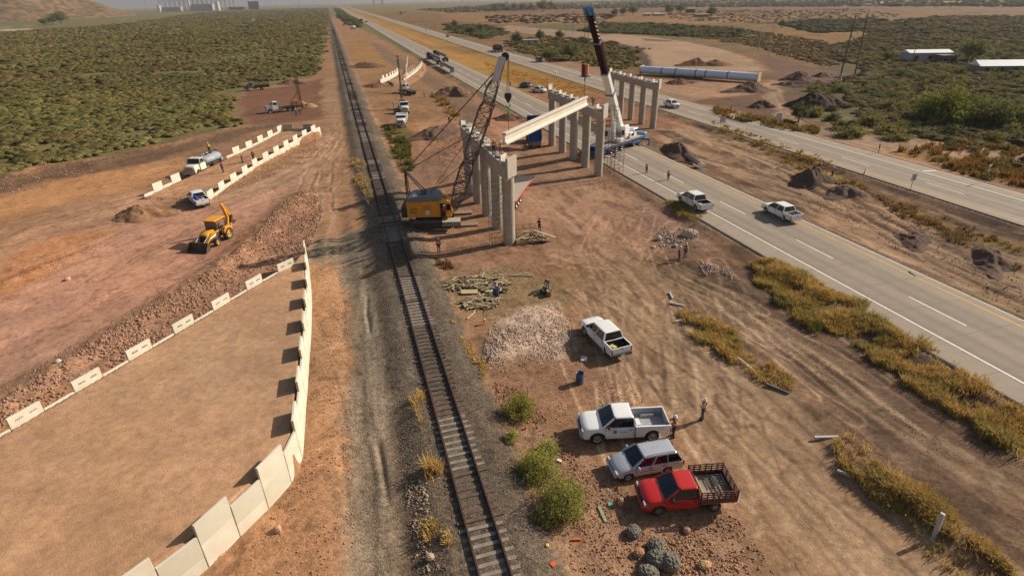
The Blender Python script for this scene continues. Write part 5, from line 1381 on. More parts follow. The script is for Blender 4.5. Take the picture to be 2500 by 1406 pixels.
for k in (3, 25): 
    g = MB(); g.bbox((0, 0, .45), (.8, 1.6, .88), .03); o = g.build("girder_support", PANEL_D); o.location = SD(s1-1-k, 42.6, .31); o.rotation_euler = (0, 0, hw); tag(o, ("farther" if k == 3 else "nearer")+" block holding up the third girder on the highway shoulder", "support block")
# red flatbed trailer under the near pier
c = (at(1236, 505)+at(1290, 448))/2; c = at(1262, 480); a = math.atan2((at(1292, 446)-at(1245, 512)).y, (at(1292, 446)-at(1245, 512)).x)
e = empty("flatbed_trailer", c, a, "long low trailer with weathered plank deck and red rails behind the near pier", "trailer")
RR = mat("red_rail_paint", (.45, .05, .04), .6, noise=.2); PL = mat("grey_planks", lin((176, 160, 140)), .85, noise=.12, nscale=4, dirt=.3)
g = MB(); g.bbox((0, 0, 1.28), (12.2, 2.5, .1), .02)
g.build("deck", PL, e)
g = MB()
for sy in (-1, 1): g.box((0, sy*1.28, 1.22), (12.2, .08, .2)); g.box((0, sy*.5, .95), (11.5, .15, .4))
g.box((-6.1, 0, 1.05), (.1, 2.5, .5)); g.build("frame_rail", RR, e)
for q in range(3):
    for sy in (-1, 1): wheel(e, -5.0+q*1.25, sy*1.0, .5, .28, sy, RIMS, dual=True)
g = MB(); 
for sy in (-1, 1): g.bar((3.4, sy*.6, 1.1), (3.4, sy*.6, .1), .14); g.box((3.4, sy*.6, .05), (.3, .3, .06))
g.build("landing_leg", RR, e)
# far white tanker and vehicle at the track's far side
c = at(862, 72); e = empty("tank_trailer", c, hw+1.2, "small white round tank parked among earth far along the right of the railway", "tank trailer")
g = MB(); g.lathe((-2.6, 0, 2.0), (1, 0, 0), [(0, 0), (.2, .9), (.6, 1.25), (4.6, 1.25), (5.0, .9), (5.2, 0)], 16); g.build("tank", WHITE, e)
g = MB(); g.box((0, 0, .75), (5.2, 1.2, .3)); g.build("frame", FRAME, e)
for x in (-1.6, 1.2):
    for sy in (-1, 1): wheel(e, x, sy*.9, .45, .25, sy)
# ================================================================== TELESCOPIC CRANE
def tele_crane():
    c = G(1503, 366, .31); q1 = G(1452, 384, .31); q2 = G(1574, 343, .31); a = math.atan2(q2.y-q1.y, q2.x-q1.x)
    e = empty("mobile_crane", c, a, "white and blue telescopic mobile crane standing across the highway with a very tall boom", "crane", "cranes lifting the girder")
    M = Matrix.Rotation(a, 4, 'Z'); Mi = M.inverted()
    LB = mat("bright_blue_paint", lin((96, 150, 200)), .5)
    g = MB(); g.bbox((1.0, 0, 1.25), (13.4, 2.6, .5), .05); g.build("carrier", mat("dull_blue", lin((46, 70, 112)), .6, noise=.15, dirt=.35, nscale=2, dirtcol=(.2, .17, .14)), e)
    g = MB(); g.box((1.0, 0, 1.515), (13.2, 2.5, .03)); g.build("deck_plate", mat("tan_deck", (.40, .33, .24), .8, noise=.15, dirt=.3), e)
    g = MB(); g.bbox((-6.0, 0, 1.15), (2.2, 2.5, 1.5), .1); g.build("carrier_cab", BLUE, e)
    g = MB(); g.bbox((-6.95, 0, 1.45), (.4, 2.2, .6), .05); g.build("cab_windscreen", GLASS, e)
    for x in (-3.2, -1.6, .2, 4.2, 5.6):
        for sy in (-1, 1): wheel(e, x, sy*1.08, .56, .36, sy, RIMS)
    for x in (-4.4, 6.9):
        g = MB(); g.box((x, 0, 1.0), (.4, 5.6, .3)); g.build("outrigger_beam", BLUE, e)
        for sy in (-1, 1): g = MB(); g.bar((x, sy*2.75, 1.2), (x, sy*2.75, .12), .2); g.box((x, sy*2.75, .06), (.55, .55, .1)); g.build("outrigger_leg", BLUE, e)
    g = MB(); g.bbox((7.9, 0, 1.6), (.9, 2.7, .7), .12); g.build("rear_beam", LB, e)
    g = MB(); g.bbox((5.0, -1.33, .7), (3.2, .12, .35), .02); g.build("side_beam", BLUE, e)
    # superstructure turned towards the girder
    P1 = GF-gx*.9+Vector((0, 0, 1.37)); rel = Mi @ (Vector((P1.x, P1.y, 0))-Vector((c.x, c.y, 0))); b = math.atan2(rel.y, rel.x)
    T = Matrix.Rotation(b, 4, 'Z')
    def B(): m = MB(); m.T = T; return m
    g = B(); g.cyl((0, 0, 1.5), (0, 0, 1.75), 1.1, n=22); g.bbox((-.6, 0, 2.0), (4.0, 2.4, .5), .05); g.build("turntable", WHITE, e)
    g = B(); g.bbox((-1.6, 1.0, 3.1), (2.2, .7, 2.0), .06); g.bbox((-1.6, -1.0, 3.1), (2.2, .7, 2.0), .06); g.box((-.45, 1.02, 3.0), (.03, .5, .9), 1); g.build("superstructure", [WHITE, TRIM], e)
    g = B(); g.bbox((-3.0, 0, 2.7), (.9, 2.6, 1.7), .1); g.build("counterweight", WHITE, e)
    g = B(); g.bbox((.9, -1.45, 2.9), (1.5, .9, 1.7), .12); cb = g.build("operator_cab", WHITE, e)
    g = B(); g.box((1.67, -1.45, 3.1), (.03, .75, 1.0)); g.box((.95, -1.92, 3.15), (1.1, .03, .8)); g.build("cab_window", GLASS, cb)
    # engine hood and machinery at the rear of the deck
    g = MB(); g.bbox((4.3, .1, 2.1), (2.4, 2.0, 1.1), .15); g.bbox((4.9, -.2, 2.85), (1.7, 1.5, .7), .15); g.box((4.0, -.92, 2.2), (.7, .06, .5), 1); g.box((5.1, -.97, 2.85), (.9, .06, .35), 1); g.cyl((3.2, .7, 2.2), (3.2, .7, 3.4), .09, n=8)
    g.build("engine_housing", [WHITE, TRIM], e)
    # boom
    tipz = zat(P1.x, P1.y, 32)-c.z; pt = T.inverted() @ rel; foot = Vector((-1.9, 0, 3.0)); tip = Vector((pt.x-.9, 0, tipz)); d = tip-foot; L = d.length
    def sec(nm, t0, t1, w_, h_, m, m2=None):
        g = B(); A, Bp = foot+d*t0, foot+d*t1; g.bar(A, Bp, w_, h_, up=(0, 1, 0))
        o = g.build(nm, m, e, bevel=.06); return o
    dk = mat("dark_boom_paint", (.035, .022, .02), .9, spec=.0); wh = WHITE
    sec("boom_base_section", 0, .38, 1.15, 1.3, wh); sec("boom_second_section", .37, .56, 1.0, 1.15, wh)
    sec("boom_third_section", .55, .80, .9, 1.02, dk); sec("boom_top_section", .79, .985, .78, .9, dk)
    dn = d.normalized(); nb = Vector((dn.z, 0, -dn.x))        # lower/outer normal
    # telescope collars and pale ladder-pattern bars with the sunlit edge put into their colour
    for t, w_ in ((.375, 1.28), (.555, 1.12), (.795, 1.0)): g = B(); g.bar(foot+d*(t-.006), foot+d*(t+.006), w_, w_*1.12, up=(0, 1, 0)); g.build("boom_collar", STEELG, e)
    for sy in (-1, 1):
        g = B(); t = .56
        while t < .97:
            g.bar(foot+d*t+Vector((0, sy*.47, 0))-nb*.2, foot+d*(t+.02)+Vector((0, sy*.47, 0))+nb*.2, .05, .12); t += .028
        g.build("boom_sunlit_bars", PANEL, e)
    g = B(); g.cyl(foot+d*.36-nb*.0+nb*.0+Vector((.0, 0, -.6)), Vector((1.5, 0, 2.3)), .22, n=12); g.cyl(foot+d*.2+Vector((.1, 0, -.6)), Vector((1.5, 0, 2.3)), .3, n=12); g.build("lift_ram", WHITE, e)
    g = B(); 
    for sy in (-.3, .3): g.cyl(tip+Vector((.45, sy-.06, .1)), tip+Vector((.45, sy+.06, .1)), .5, n=16)
    for sy in (-.42, .42): g.bar(tip-dn*1.2+Vector((0, sy, 0)), tip+dn*.9+Vector((.3, sy, 0)), .06, .8, up=(0, 1, 0))
    g.bar(tip+Vector((.2, -.4, .8)), tip+Vector((.2, .4, .8)), .15); g.build("boom_head", LB, e)
    hz = zat(P1.x, P1.y, 172)-c.z; hk = Vector((pt.x, 0, hz)); g = B()
    for sx, sy in ((-.15, -.25), (.15, -.25), (-.15, .25), (.15, .25)): g.cyl(tip+Vector((.9+sx, sy, 0)), hk+Vector((sx, sy, .5)), .018, n=4)
    g.build("fall_ropes", CABLE, e)
    g = B(); g.bbox(hk+Vector((-.0, -.28, 0)), (.55, .5, 1.7), .1, 0); g.bbox(hk+Vector((0, .28, .1)), (.5, .4, 1.5), .1, 1); g.cyl(hk+Vector((0, 0, -.8)), hk+Vector((0, 0, -1.5)), .1, n=8); g.build("hook_block", [mat("dark_red_block", (.10, .02, .015), .5), mat("orange_block", (.75, .22, .07), .5)], e)
    g = B(); g.cyl(hk+Vector((0, 0, -1.4)), (pt.x, 0, P1.z-c.z), .035, n=5); g.build("sling", CABLE, e)
    g = B(); g.cyl((-2.2, .2, 3.4), tip+Vector((.3, .2, .5))-nb*0, .02, n=4); g.build("hoist_rope", CABLE, e)
tele_crane()

# ================================================================== BACKHOE
def backhoe():
    f, r = at(503, 607), at(552, 578); c = (at(530, 601)+at(556, 582))/2; c = at(530, 590); a = math.atan2(f.y-r.y, f.x-r.x)
    e = empty("backhoe_loader", c, a, "yellow backhoe loader with folded rear arm standing on the pink dirt", "backhoe")
    xa, xb = 1.05, -1.1
    for sy in (-1, 1): wheel(e, xa, sy*.9, .46, .34, sy, mat("yellow_rim", (.55, .32, .04), .6, dirt=.5)); wheel(e, xb, sy*.88, .72, .46, sy, MATS["yellow_rim"])
    g = MB(); g.bbox((.1, 0, .85), (3.6, .8, .5), .06); g.build("chassis", RIMD, e)
    g = MB(); shell(g, [(2.0, .95), (1.98, 1.45), (1.8, 1.62), (.45, 1.85), (.45, .9)], .48, nose=.1, ztop=1.4); g.build("bonnet", YEL, e)
    g = MB(); g.bbox((2.02, 0, 1.2), (.08, .8, .5), .03); g.build("grille", TRIM, e)
    for sy in (-1, 1):
        g = MB(); g.prism([(-1.9, .95), (-.4, .95), (-.35, 1.25), (-.7, 1.62), (-1.5, 1.62), (-1.9, 1.3)], sy*.62, sy*1.08); g.build("rear_fender", YEL, e, bevel=.05)
        g = MB(); g.bar((.2, sy*.68, 1.55), (1.35, sy*.68, 1.5), .14, .3, up=(0, 1, 0)); g.bar((1.35, sy*.68, 1.5), (2.75, sy*.68, .62), .14, .28, up=(0, 1, 0)); g.build("loader_arm", YEL, e)
        g = MB(); g.cyl((.7, sy*.68, 1.25), (1.7, sy*.68, 1.05), .06, n=8); g.cyl((1.6, sy*.55, 1.55), (2.75, sy*.55, .95), .05, n=8); g.build("loader_ram", CHROME, e)
    g = MB(); g.bbox((-.45, 0, 2.72), (2.0, 1.55, .13), .06); g.build("canopy", YEL, e)
    g = MB()
    for x in (.4, -1.35):
        for sy in (-1, 1): g.bar((x, sy*.68, 1.2), (x-.05*(1 if x > 0 else -1), sy*.68, 2.68), .07)
    g.build("canopy_posts", TRIM, e)
    g = MB(); g.box((.38, 0, 2.1), (.03, 1.25, 1.1)); g.build("windscreen", mat("dusty_glass", (.14, .12, .1), .3), e)
    g = MB(); g.bbox((-.5, 0, 1.4), (.5, .5, .12), .04); g.bbox((-.72, 0, 1.7), (.12, .5, .5), .04); g.build("seat", TRIM, e)
    g = MB(); g.tube([(.2, 0, 1.5), (.05, 0, 1.8)], .03); g.lathe((.05, 0, 1.8), (-.5, 0, 1), [(0, .17), (.03, .2), (.06, .17)], 12); g.build("steering_wheel", TRIM, e)
    g = MB(); pr = [(2.75, 1.0), (2.7, .75), (2.75, .3), (3.0, .06), (3.65, .04), (3.65, .1), (3.05, .16), (2.88, .38), (2.84, .7), (2.9, 1.0)]
    g.prism(pr, -1.2, 1.2)
    for sy in (-1, 1): g.prism([(2.75, 1.0), (2.7, .75), (2.75, .3), (3.0, .06), (3.65, .06), (3.0, 1.0)], sy*1.19, sy*1.25)
    g.build("front_bucket", mat("worn_bucket", (.09, .055, .035), .6, noise=.25), e)
    # rear arm raised and folded
    g = MB(); g.bbox((-2.0, 0, 1.0), (.35, 1.9, .55), .05); g.bbox((-2.25, 0, 1.0), (.4, .45, .7), .05); g.build("swing_frame", RIMD, e)
    g = MB(); g.bar((-2.3, 0, 1.0), (-2.75, 0, 2.1), .26, .36, up=(0, 1, 0)); g.bar((-2.75, 0, 2.05), (-2.35, 0, 3.75), .26, .32, up=(0, 1, 0)); g.build("arm_boom", YEL, e, bevel=.03)
    g = MB(); g.bar((-2.3, 0, 3.9), (-3.15, 0, 2.2), .2, .34, up=(0, 1, 0)); g.bbox((-2.3, 0, 3.75), (.4, .3, .4), .08); g.build("dipper_arm", YEL, e, bevel=.03)
    g = MB(); g.prism([(-3.2, 2.3), (-2.85, 1.6), (-2.95, 1.25), (-3.3, 1.1), (-3.65, 1.3), (-3.6, 1.45), (-3.3, 1.3), (-3.15, 1.5), (-3.35, 2.2)], -.35, .35); g.build("rear_bucket", MATS["worn_bucket"], e)
    for sy in (-1, 1): g = MB(); g.bar((-1.95, sy*.85, .9), (-2.05, sy*.85, 1.7), .14); g.build("stabiliser", YEL, e)
    return e
BH = backhoe()

# ================================================================== SITE ODDS AND ENDS
def thing1(name, g, mats, loc, rz, label, cat, group=None, tilt=None, bevel=0):
    o = g.build(name, mats, None, bevel=bevel); o.location = loc; o.rotation_euler = (tilt or (0, 0)) + (rz,) if not tilt else (tilt[0], tilt[1], rz)
    return tag(o, label, cat, group)
p = at(1415, 934); o = drum("open blue drum with rusty inside, alone on the dirt below the gravel heap", p, BDR, open_=True)
p = at(1211, 724); o = drum("blue drum standing among the scattered planks", p, mat("deep_blue_drum", (.02, .035, .12), .45), r=.3, h=.95)
p = at(1341, 722); o = drum("brown drum with pale top beside the crouching worker", p, mat("brown_drum", (.28, .15, .08), .6), r=.27, h=.55)
p = at(1330, 716); g = MB()
for q in range(9): a = q*.7; g.bbox((.3*math.cos(a), .3*math.sin(a), .2+.08*(q % 3)), (.35, .3, .35), .08, rz=a)
thing1("tarp_bundle", g, mat("dark_green_tarp", (.03, .045, .03), .8), p, .3, "dark green tarp bundle leaning on the brown drum", "tarp")
# scattered boundary posts
POST = mat("old_concrete_post", lin((190, 182, 176)), .85, noise=.1)
posts = [((1634, 716, 1642, 731), "short pinkish concrete post piece farthest up the haul road verge"), ((1634, 742, 1672, 749), "grey concrete post lying at the head of the verge grass"),
 ((1648, 788, 1678, 779), "pale concrete post lying left of the first grass clump"), ((1746, 837, 1784, 841), "white concrete post lying across the middle of the verge grass"),
 ((1797, 874, 1841, 908), "long white concrete post lying slantwise on the verge grass"), ((1868, 941, 1926, 961), "dark grey concrete post lying at the lower end of the first grass strip"),
 ((1986, 1074, 2045, 1066), "white concrete post lying at the upper end of the last grass strip"), ((2042, 1153, 2103, 1173), "pale grey concrete post lying at the haul road edge beside the last grass strip"),
 ((2218, 666, 2236, 678), "small dark scrap bar lying on the carriageway edge")]
for (x0, y0, x1, y1), lab in posts:
    a, b = at(x0, y0), at(x1, y1); L = (b-a).length; g = MB(); g.bbox((0, 0, .1), (L, .16, .16), .02)
    for q in (-.3, 0, .3): g.box((L*q, 0, .182), (.05, .05, .004), 0)
    thing1("concrete_post", g, POST if "dark" not in lab else mat("dark_concrete", (.13, .12, .13), .8), (a+b)/2, math.atan2(b.y-a.y, b.x-a.x), lab, "concrete post", "fallen concrete boundary posts", tilt=(0, RAD(2)))
p = at(2280, 1310); g = MB(); g.bbox((0, 0, .55), (.2, .2, 1.9), .02)
for q in range(4): g.box((0, -.103, .3+q*.3), (.05, .006, .05), 0)
thing1("concrete_post", g, POST, p, .5, "leaning pale concrete post still standing in the last dry grass strip", "concrete post", "fallen concrete boundary posts", tilt=(RAD(-4), RAD(7)))
# concrete scrap by the highway
p = at(1690, 400); g = MB(); g.bbox((0, 0, .1), (3.4, 1.3, .2), .03); g.box((0, .6, .25), (3.4, .12, .3)); g.box((0, -.6, .25), (3.4, .12, .3))
thing1("concrete_trough", g, mat("grey_trough", (.19, .18, .19), .8, noise=.1), p+Vector((0, 0, .5)), hw+.18, "tilted dark grey trough slab against the dark earth heap beside the highway", "slab", tilt=(RAD(20), RAD(-16)))
p = at(1706, 412); g = MB(); pr = [(.75*math.cos(RAD(t)), .75*math.sin(RAD(t))) for t in range(-170, 11, 15)]+[(.6*math.cos(RAD(t)), .6*math.sin(RAD(t))) for t in range(10, -171, -15)]
g.prism(pr, -.7, .7); thing1("concrete_pipe_piece", g, PANEL, p+Vector((0, 0, .75)), .3, "white curved broken pipe piece beside the grey trough slab", "pipe piece")
p = at(1716, 408); g = MB(); g.lathe((0, 0, 0), (0, 0, 1), [(0, 0), (0, .25), (.2, .35), (.4, .25), (.45, 0)], 12); thing1("bag", g, mat("salmon_bag", (.6, .16, .12), .8), p, 0, "salmon red bag beside the white broken pipe piece", "bag")
# timber debris
TB = [mat("timber_pale", (.46, .36, .2), .85, noise=.15, nscale=5), mat("timber_tan", (.34, .25, .14), .85, noise=.15, nscale=5), mat("timber_dark", (.16, .11, .07), .9)]
def planks(name, pts, n, seed, label, lmax=1.6, zmax=.35):
    rnd = random.Random(seed); gs = [MB(), MB(), MB()]; xs = [q[0] for q in pts]; ys = [q[1] for q in pts]; Pw = pts
    k = 0
    while k < n:
        px, py = rnd.uniform(min(xs), max(xs)), rnd.uniform(min(ys), max(ys))
        if sdpoly(np.array([px]), np.array([py]), pts)[0] > 0: continue
        p = at(px, py); L = rnd.uniform(.4, lmax)*rnd.choice((.7, 1, 1)); a = rnd.gauss(.1, .6) if rnd.random() < .7 else rnd.uniform(0, 3.1)
        R = Matrix.Rotation(a, 3, 'Z') @ Matrix.Rotation(rnd.gauss(0, .12), 3, 'Y') @ Matrix.Rotation(rnd.gauss(0, .2), 3, 'X')
        gs[rnd.choices((0, 1, 2), (5, 4, 2))[0]].box(p+Vector((0, 0, .05+rnd.random()*zmax)), (L, rnd.uniform(.08, .2), rnd.uniform(.02, .07)), R=R); k += 1
    m = MB()
    for i in range(3):
        b = len(m.v); m.v += gs[i].v; m.f += [[b+q for q in f] for f in gs[i].f]; m.m += [i]*len(gs[i].f); m.sm += gs[i].sm
    o = m.build(name, TB); return tag(o, label, "scrap timber", "heaps of scrap timber", "stuff")
planks("scrap_timber", [(1130, 680), (1220, 670), (1245, 700), (1240, 715), (1190, 712), (1130, 706)], 150, 1, "scattered broken planks beside the blue drum")
planks("scrap_timber", [(1085, 690), (1125, 680), (1140, 700), (1110, 712), (1085, 705)], 70, 2, "smaller scatter of pale planks left of the main timber heap")
planks("scrap_timber", [(1128, 735), (1190, 722), (1222, 735), (1215, 752), (1150, 758), (1128, 745)], 120, 3, "dense heap of broken planks below the blue drum")
for i, (x0, y0, x1, y1) in enumerate(((1245, 674, 1302, 675), (1262, 671, 1290, 670), (1140, 780, 1160, 763), (1140, 676, 1155, 680))):
    a, b = at(x0, y0), at(x1, y1); g = MB(); g.bbox((0, 0, .08), ((b-a).length, .14, .1), .01)
    thing1("plank", g, TB[0] if i != 3 else TB[1], (a+b)/2, math.atan2(b.y-a.y, b.x-a.x), ("longer long pole lying right of the timber heap", "shorter pole lying just behind the long pole right of the timber heap", "lone pale plank lying slantwise below the timber heaps", "short thick block lying at the upper left of the main timber heap")[i], "plank", "loose planks near the timber heaps")
for (px, py, s, lab, m_) in ((1146, 716, (1.6, .7), "pale flat plywood sheet lying left of the blue drum", TB[0]), (1194, 713, (.9, .5), "small pale yellow board at the foot of the blue drum", mat("yellow_board", (.55, .48, .25), .8))):
    g = MB(); g.bbox((0, 0, .2), (s[0], s[1], .03), .005); thing1("plywood_sheet", g, m_, at(px, py), .1, lab, "plywood sheet", tilt=(.1, .05))
# rolled formwork and timber stack at the foot of the near pier
p = at(1293, 588); e = empty("formwork_stack", p, .15, "stack of timber formwork frames and poles at the foot of the nearest pier", "formwork")
g = MB(); g.bbox((.2, -.9, .35), (3.6, .22, .22), .04); g.bbox((.0, -.2, .25), (3.4, .18, .18), .03); g.bbox((0, .5, .3), (3.2, .18, .18), .03); g.bbox((1.7, 0, .3), (.18, 2.2, .2), .03); g.bbox((-1.6, 0, .3), (.18, 2.2, .2), .03); g.build("base_frame", TB[0], e)
rnd = random.Random(9)
for q in range(16):
    g = MB(); x, y, z = rnd.uniform(-1, 1), rnd.uniform(-.9, 1.0), rnd.uniform(.45, .9); R = Matrix.Rotation(rnd.uniform(-1, 1), 3, 'Z') @ Matrix.Rotation(rnd.gauss(0, .15), 3, 'Y'); g.box((x, y, z), (rnd.uniform(1.2, 2.6), .14, .08), R=R); g.build("timber", rnd.choice(TB), e)
g = MB(); g.bar((.6, .3, 1.1), (3.0, -.5, .35), .3, .08); g.build("leaning_board", TB[0], e)
g = MB()
for sx in (-1.5, .9):
    for sy in (.2, 1.4): g.cyl((sx, sy, .2), (sx, sy, 1.5), .025, n=5)
for z in (.5, 1.0, 1.5): g.tube([(-1.5, .2, z), (.9, .2, z), (.9, 1.4, z), (-1.5, 1.4, z), (-1.5, .2, z)], .02, 5)
g.build("cage_rack", RUST, e)
g = MB(); g.bbox((0, 0, .3), (.7, .5, .6), .05); thing1("generator", g, mat("dark_box", (.04, .045, .045), .5), at(1327, 592), .2, "small dark machine box at the right end of the formwork stack", "machine")
# scaffold towers
def scaffold(px, py, w_, d_, h, rz, label, lean=0, m=RUST):
    p = at(px, py); e = empty("scaffold_tower", p, rz, label, "scaffold", "scaffold towers at the piers")
    g = MB()
    for sx in (-1, 1):
        for sy in (-1, 1): g.cyl((sx*w_/2, sy*d_/2, 0), (sx*w_/2, sy*d_/2, h), .03, n=5)
    g.build("posts", m, e); g = MB(); z = .5
    while z < h:
        g.tube([(-w_/2, -d_/2, z), (w_/2, -d_/2, z), (w_/2, d_/2, z), (-w_/2, d_/2, z), (-w_/2, -d_/2, z)], .02, 4); z += .55
    g.build("rungs", m, e); g = MB(); z = .3; k = 1
    while z < h-2: g.cyl((-w_/2*k, -d_/2, z), (w_/2*k, -d_/2, z+2), .018, n=4); g.cyl((-w_/2*k, d_/2, z), (w_/2*k, d_/2, z+2), .018, n=4); z += 2; k = -k
    g.build("braces", m, e)
scaffold(1212, 596, 1.3, 1.2, 7.8, TA, "thin scaffold tower in front of the nearest pier columns", m=mat("green_tube", (.13, .14, .1), .6))
scaffold(1504, 432, 1.5, 1.5, 6.8, TA, "thin rusty scaffold tower on the shoulder right of the middle pier")
scaffold(1487, 416, 1.3, 1.2, 10.2, TA, "tall scaffold tower hugging the right side of the middle pier")
# silver pipe culvert
a, b = at(1566, 182), at(1852, 200); d = (b-a); L = d.length; ang = math.atan2(d.y, d.x)
e = empty("steel_culvert", (a+b)/2+Vector((0, 0, .1)), ang, "long shiny corrugated steel pipe lying beside the embankment", "steel pipe")
for i, (f0, f1) in enumerate(((0, .2), (.2, .325), (.325, .5), (.5, .585), (.585, .765), (.765, 1))):
    g = MB(); x0, x1 = -L/2+L*f0+.1, -L/2+L*f1-.25; n = int((x1-x0)/.22); prof = []
    for q in range(n+1): prof.append(((x1-x0)*q/n, 1.22+(.04 if q % 2 else 0)))
    g.lathe((x0, 0, 1.3), (1, 0, 0), prof, 28); g.build("pipe_section", mat("galvanised_steel", (.74, .80, .92), .42, .0), e)
g = MB()
for f in (.2, .325, .5, .585, .765): x = -L/2+L*f; g.lathe((x-.25, 0, 1.3), (1, 0, 0), [(0, 1.1), (.5, 1.1)], 24); g.lathe((x-.1, 0, 1.3), (1, 0, 0), [(0, 1.21), (.1, 1.21)], 24)
g.build("joint_bands", STEELD, e)
for x in (-L/2, L/2): g = MB(); g.box((x, 0, 1.4), (.12, 2.8, 2.8)); g.build("end_plate", TB[0], e)
# signs
def sign(px, py, h, w_, label, kind, rz, two=False, back=False):
    p = at(px, py); e = empty("road_sign", p, rz, label, "road sign", "road signs along the far carriageway")
    g = MB()
    for x in ((-w_*.3, w_*.3) if two else (0,)): g.cyl((x, .03, 0), (x, .03, h-.1), .035, n=6)
    g.build("post", mat("rusty_post", (.13, .08, .06), .7), e)
    g = MB(); g.bbox((0, 0, h-w_/2), (w_, .03, w_*1.0), .01); s = g.build("sign_panel", mat("sign_white", (.62, .62, .6), .5), e)
    if back: g = MB(); g.box((0, -.03, h-w_/2), (.1, .03, w_)); g.build("stiffener", STEELD, s); return
    g = MB(); R = w_*.38; pr = None
    for q in range(25):
        a = 2*math.pi*q/24; v = (R*math.cos(a), -.02, h-w_/2+R*math.sin(a))
        if pr: g.bar(pr, v, .006, .075, up=(0, 1, 0))
        pr = v
    sc = w_*.17; z0 = h-w_/2
    if kind == "S":
        pts = [[(-.5, .5), (-.9, .5), (-.9, 0), (-.3, 0), (-.3, -.7), (-.9, -.7)], [(.9, .6), (.3, .6), (.3, -.7), (.9, -.7), (.9, .6)]]
    else: pts = [[(-.4, -.6), (-.4, .6), (.4, .6), (.4, 0), (-.4, 0)]]
    for pl in pts:
        for (x0, y0), (x1, y1) in zip(pl[:-1], pl[1:]): g.bar((x0*sc, -.02, z0+y0*sc), (x1*sc, -.02, z0+y1*sc), .006, .07, up=(0, 1, 0))
    if kind == "P": g.bar((-.3*w_, -.02, z0-.3*w_), (.3*w_, -.02, z0+.3*w_), .006, .06, up=(0, 1, 0))
    g.build("symbol", mat("sign_black", (.05, .045, .06), .6), s)
sign(1762, 313, 2.3, 1.25, "white square sign with ringed letter at the median edge, left of the pair", "P", TA*.4, two=True)
sign(1898, 307, 2.5, 1.3, "white square sign with ringed letter beyond the far carriageway", "P", TA*.4, two=True)
sign(2404, 446, 2.6, .95, "white sign with ringed number on one post at the far right verge", "S", .6)
sign(2222, 466, 2.4, .95, "grey back of a square sign standing in the median", "S", .3, back=True)
# marker posts
mk = mat("marker_rust", (.2, .07, .035), .7)
for i, (px, py, h) in enumerate(((2144, 376, 1.5), (1604, 240, 1.6), (1783, 276, 1.6), (2234, 375, .9), (2380, 375, 1.0), (1868, 290, .9))):
    g = MB(); g.cyl((0, 0, 0), (0, 0, h*.5), .05, n=6); g.bbox((0, 0, h*.75), (.12, .2, h*.5), .02)
    thing1("marker_post", g, mk, at(px, py), .4, ("rusty marker post on the verge of the far carriageway at the right", "rusty marker post behind the white pickup on the far carriageway", "rusty marker post between the white pickup and the first ringed sign", "thin post in the right verge grass", "slanting post in the right verge grass", "short post left of the second ringed sign")[i], "marker post", "marker posts along the far carriageway", tilt=(RAD(4*(i % 3-1)), 0))
for i, (px, py) in enumerate(((2110, 426), (1258, 128+4), (1345, 140))):
    g = MB(); g.lathe((0, 0, 0), (0, 0, 1), [(0, .2), (.04, .2), (.04, .15), (.9, .05), (.9, 0)], 10); thing1("traffic_cone", g, mat("cone_orange", (.75, .13, .05), .6), at(px, py), 0, ("orange cone beside the median sign back", "orange cone beside the tank truck on the far carriageway", "orange cone ahead of the dark estate car")[i], "traffic cone", "orange traffic cones")
# roadside posts far along the near carriageway
g = MB(); g.bbox((0, 0, .45), (.14, .14, 1.1), .02); g.box((0, 0, 1.0), (.16, .16, .12), 1); proto = g.build("edge_post", [STEELD, PANEL])
for k in range(26):
    o = proto if k == 0 else proto.copy()
    if k: COL.objects.link(o)
    s = 205+k*8.5; q = SD(s, 40.1+float(road_off(s)), .2); o.location = q; tag(o, "short dark post in the row along the left edge of the near carriageway", "edge post", "posts along the near carriageway")
# power poles
PW = mat("pole_wood", (.16, .09, .055), .85, noise=.2); PWL = mat("pole_concrete", (.42, .38, .33), .8)
a, b = at(2052, 195), at(2082, 195); e = empty("power_pylon", (a+b)/2, math.atan2(b.y-a.y, b.x-a.x), "tall brown two pole power pylon with cross arm and X brace", "power pylon")
w_ = (b-a).length/2*1.0; hh = zat(a.x, a.y, 38)
for sx in (-1, 1): g = MB(); g.cyl((sx*w_*1.15, 0, 0), (sx*w_*.9, 0, hh), .26, .16, n=10); g.build("pole", PW, e); g = MB(); g.cyl((sx*w_*1.15, 0, 0), (sx*w_*1.14, 0, 1.9), .36, .34, n=10); g.build("pole_footing", PANEL_D, e)
g = MB(); g.bar((-w_-2.6, 0, hh*.8), (w_+2.6, 0, hh*.8), .2, .25); g.build("cross_arm", PW, e)
g = MB(); g.bar((-w_, 0, hh*.5), (w_*.95, 0, hh*.7), .14); g.bar((w_, 0, hh*.5), (-w_*.95, 0, hh*.7), .14); g.build("cross_brace", PW, e)
for x in (-w_-2.2, 0, w_+2.2): g = MB(); g.lathe((x, 0, hh*.8-1.6), (0, 0, 1), [(0, 0)]+[(q*.2+.05, .14 if q % 2 else .07) for q in range(8)], 8); g.build("insulator", PANEL_D, e)
def upole(px, py, top, label, m=PW, arms=1, r=.16):
    p = at(px, py); h = zat(p.x, p.y, top)-p.z; e = empty("utility_pole", p, .4, label, "utility pole", "thin utility poles"); g = MB(); g.cyl((0, 0, 0), (0, 0, h), r, r*.65, n=8); g.build("pole", m, e)
    for q in range(arms): g = MB(); g.bar((-1.3, 0, h-.4-q*2), (1.3, 0, h-.4-q*2), .12); [g.cyl((x, 0, h-.4-q*2), (x, 0, h-.1-q*2), .06, n=6) for x in (-1.2, 0, 1.2)]; g.build("cross_arm", m, e)
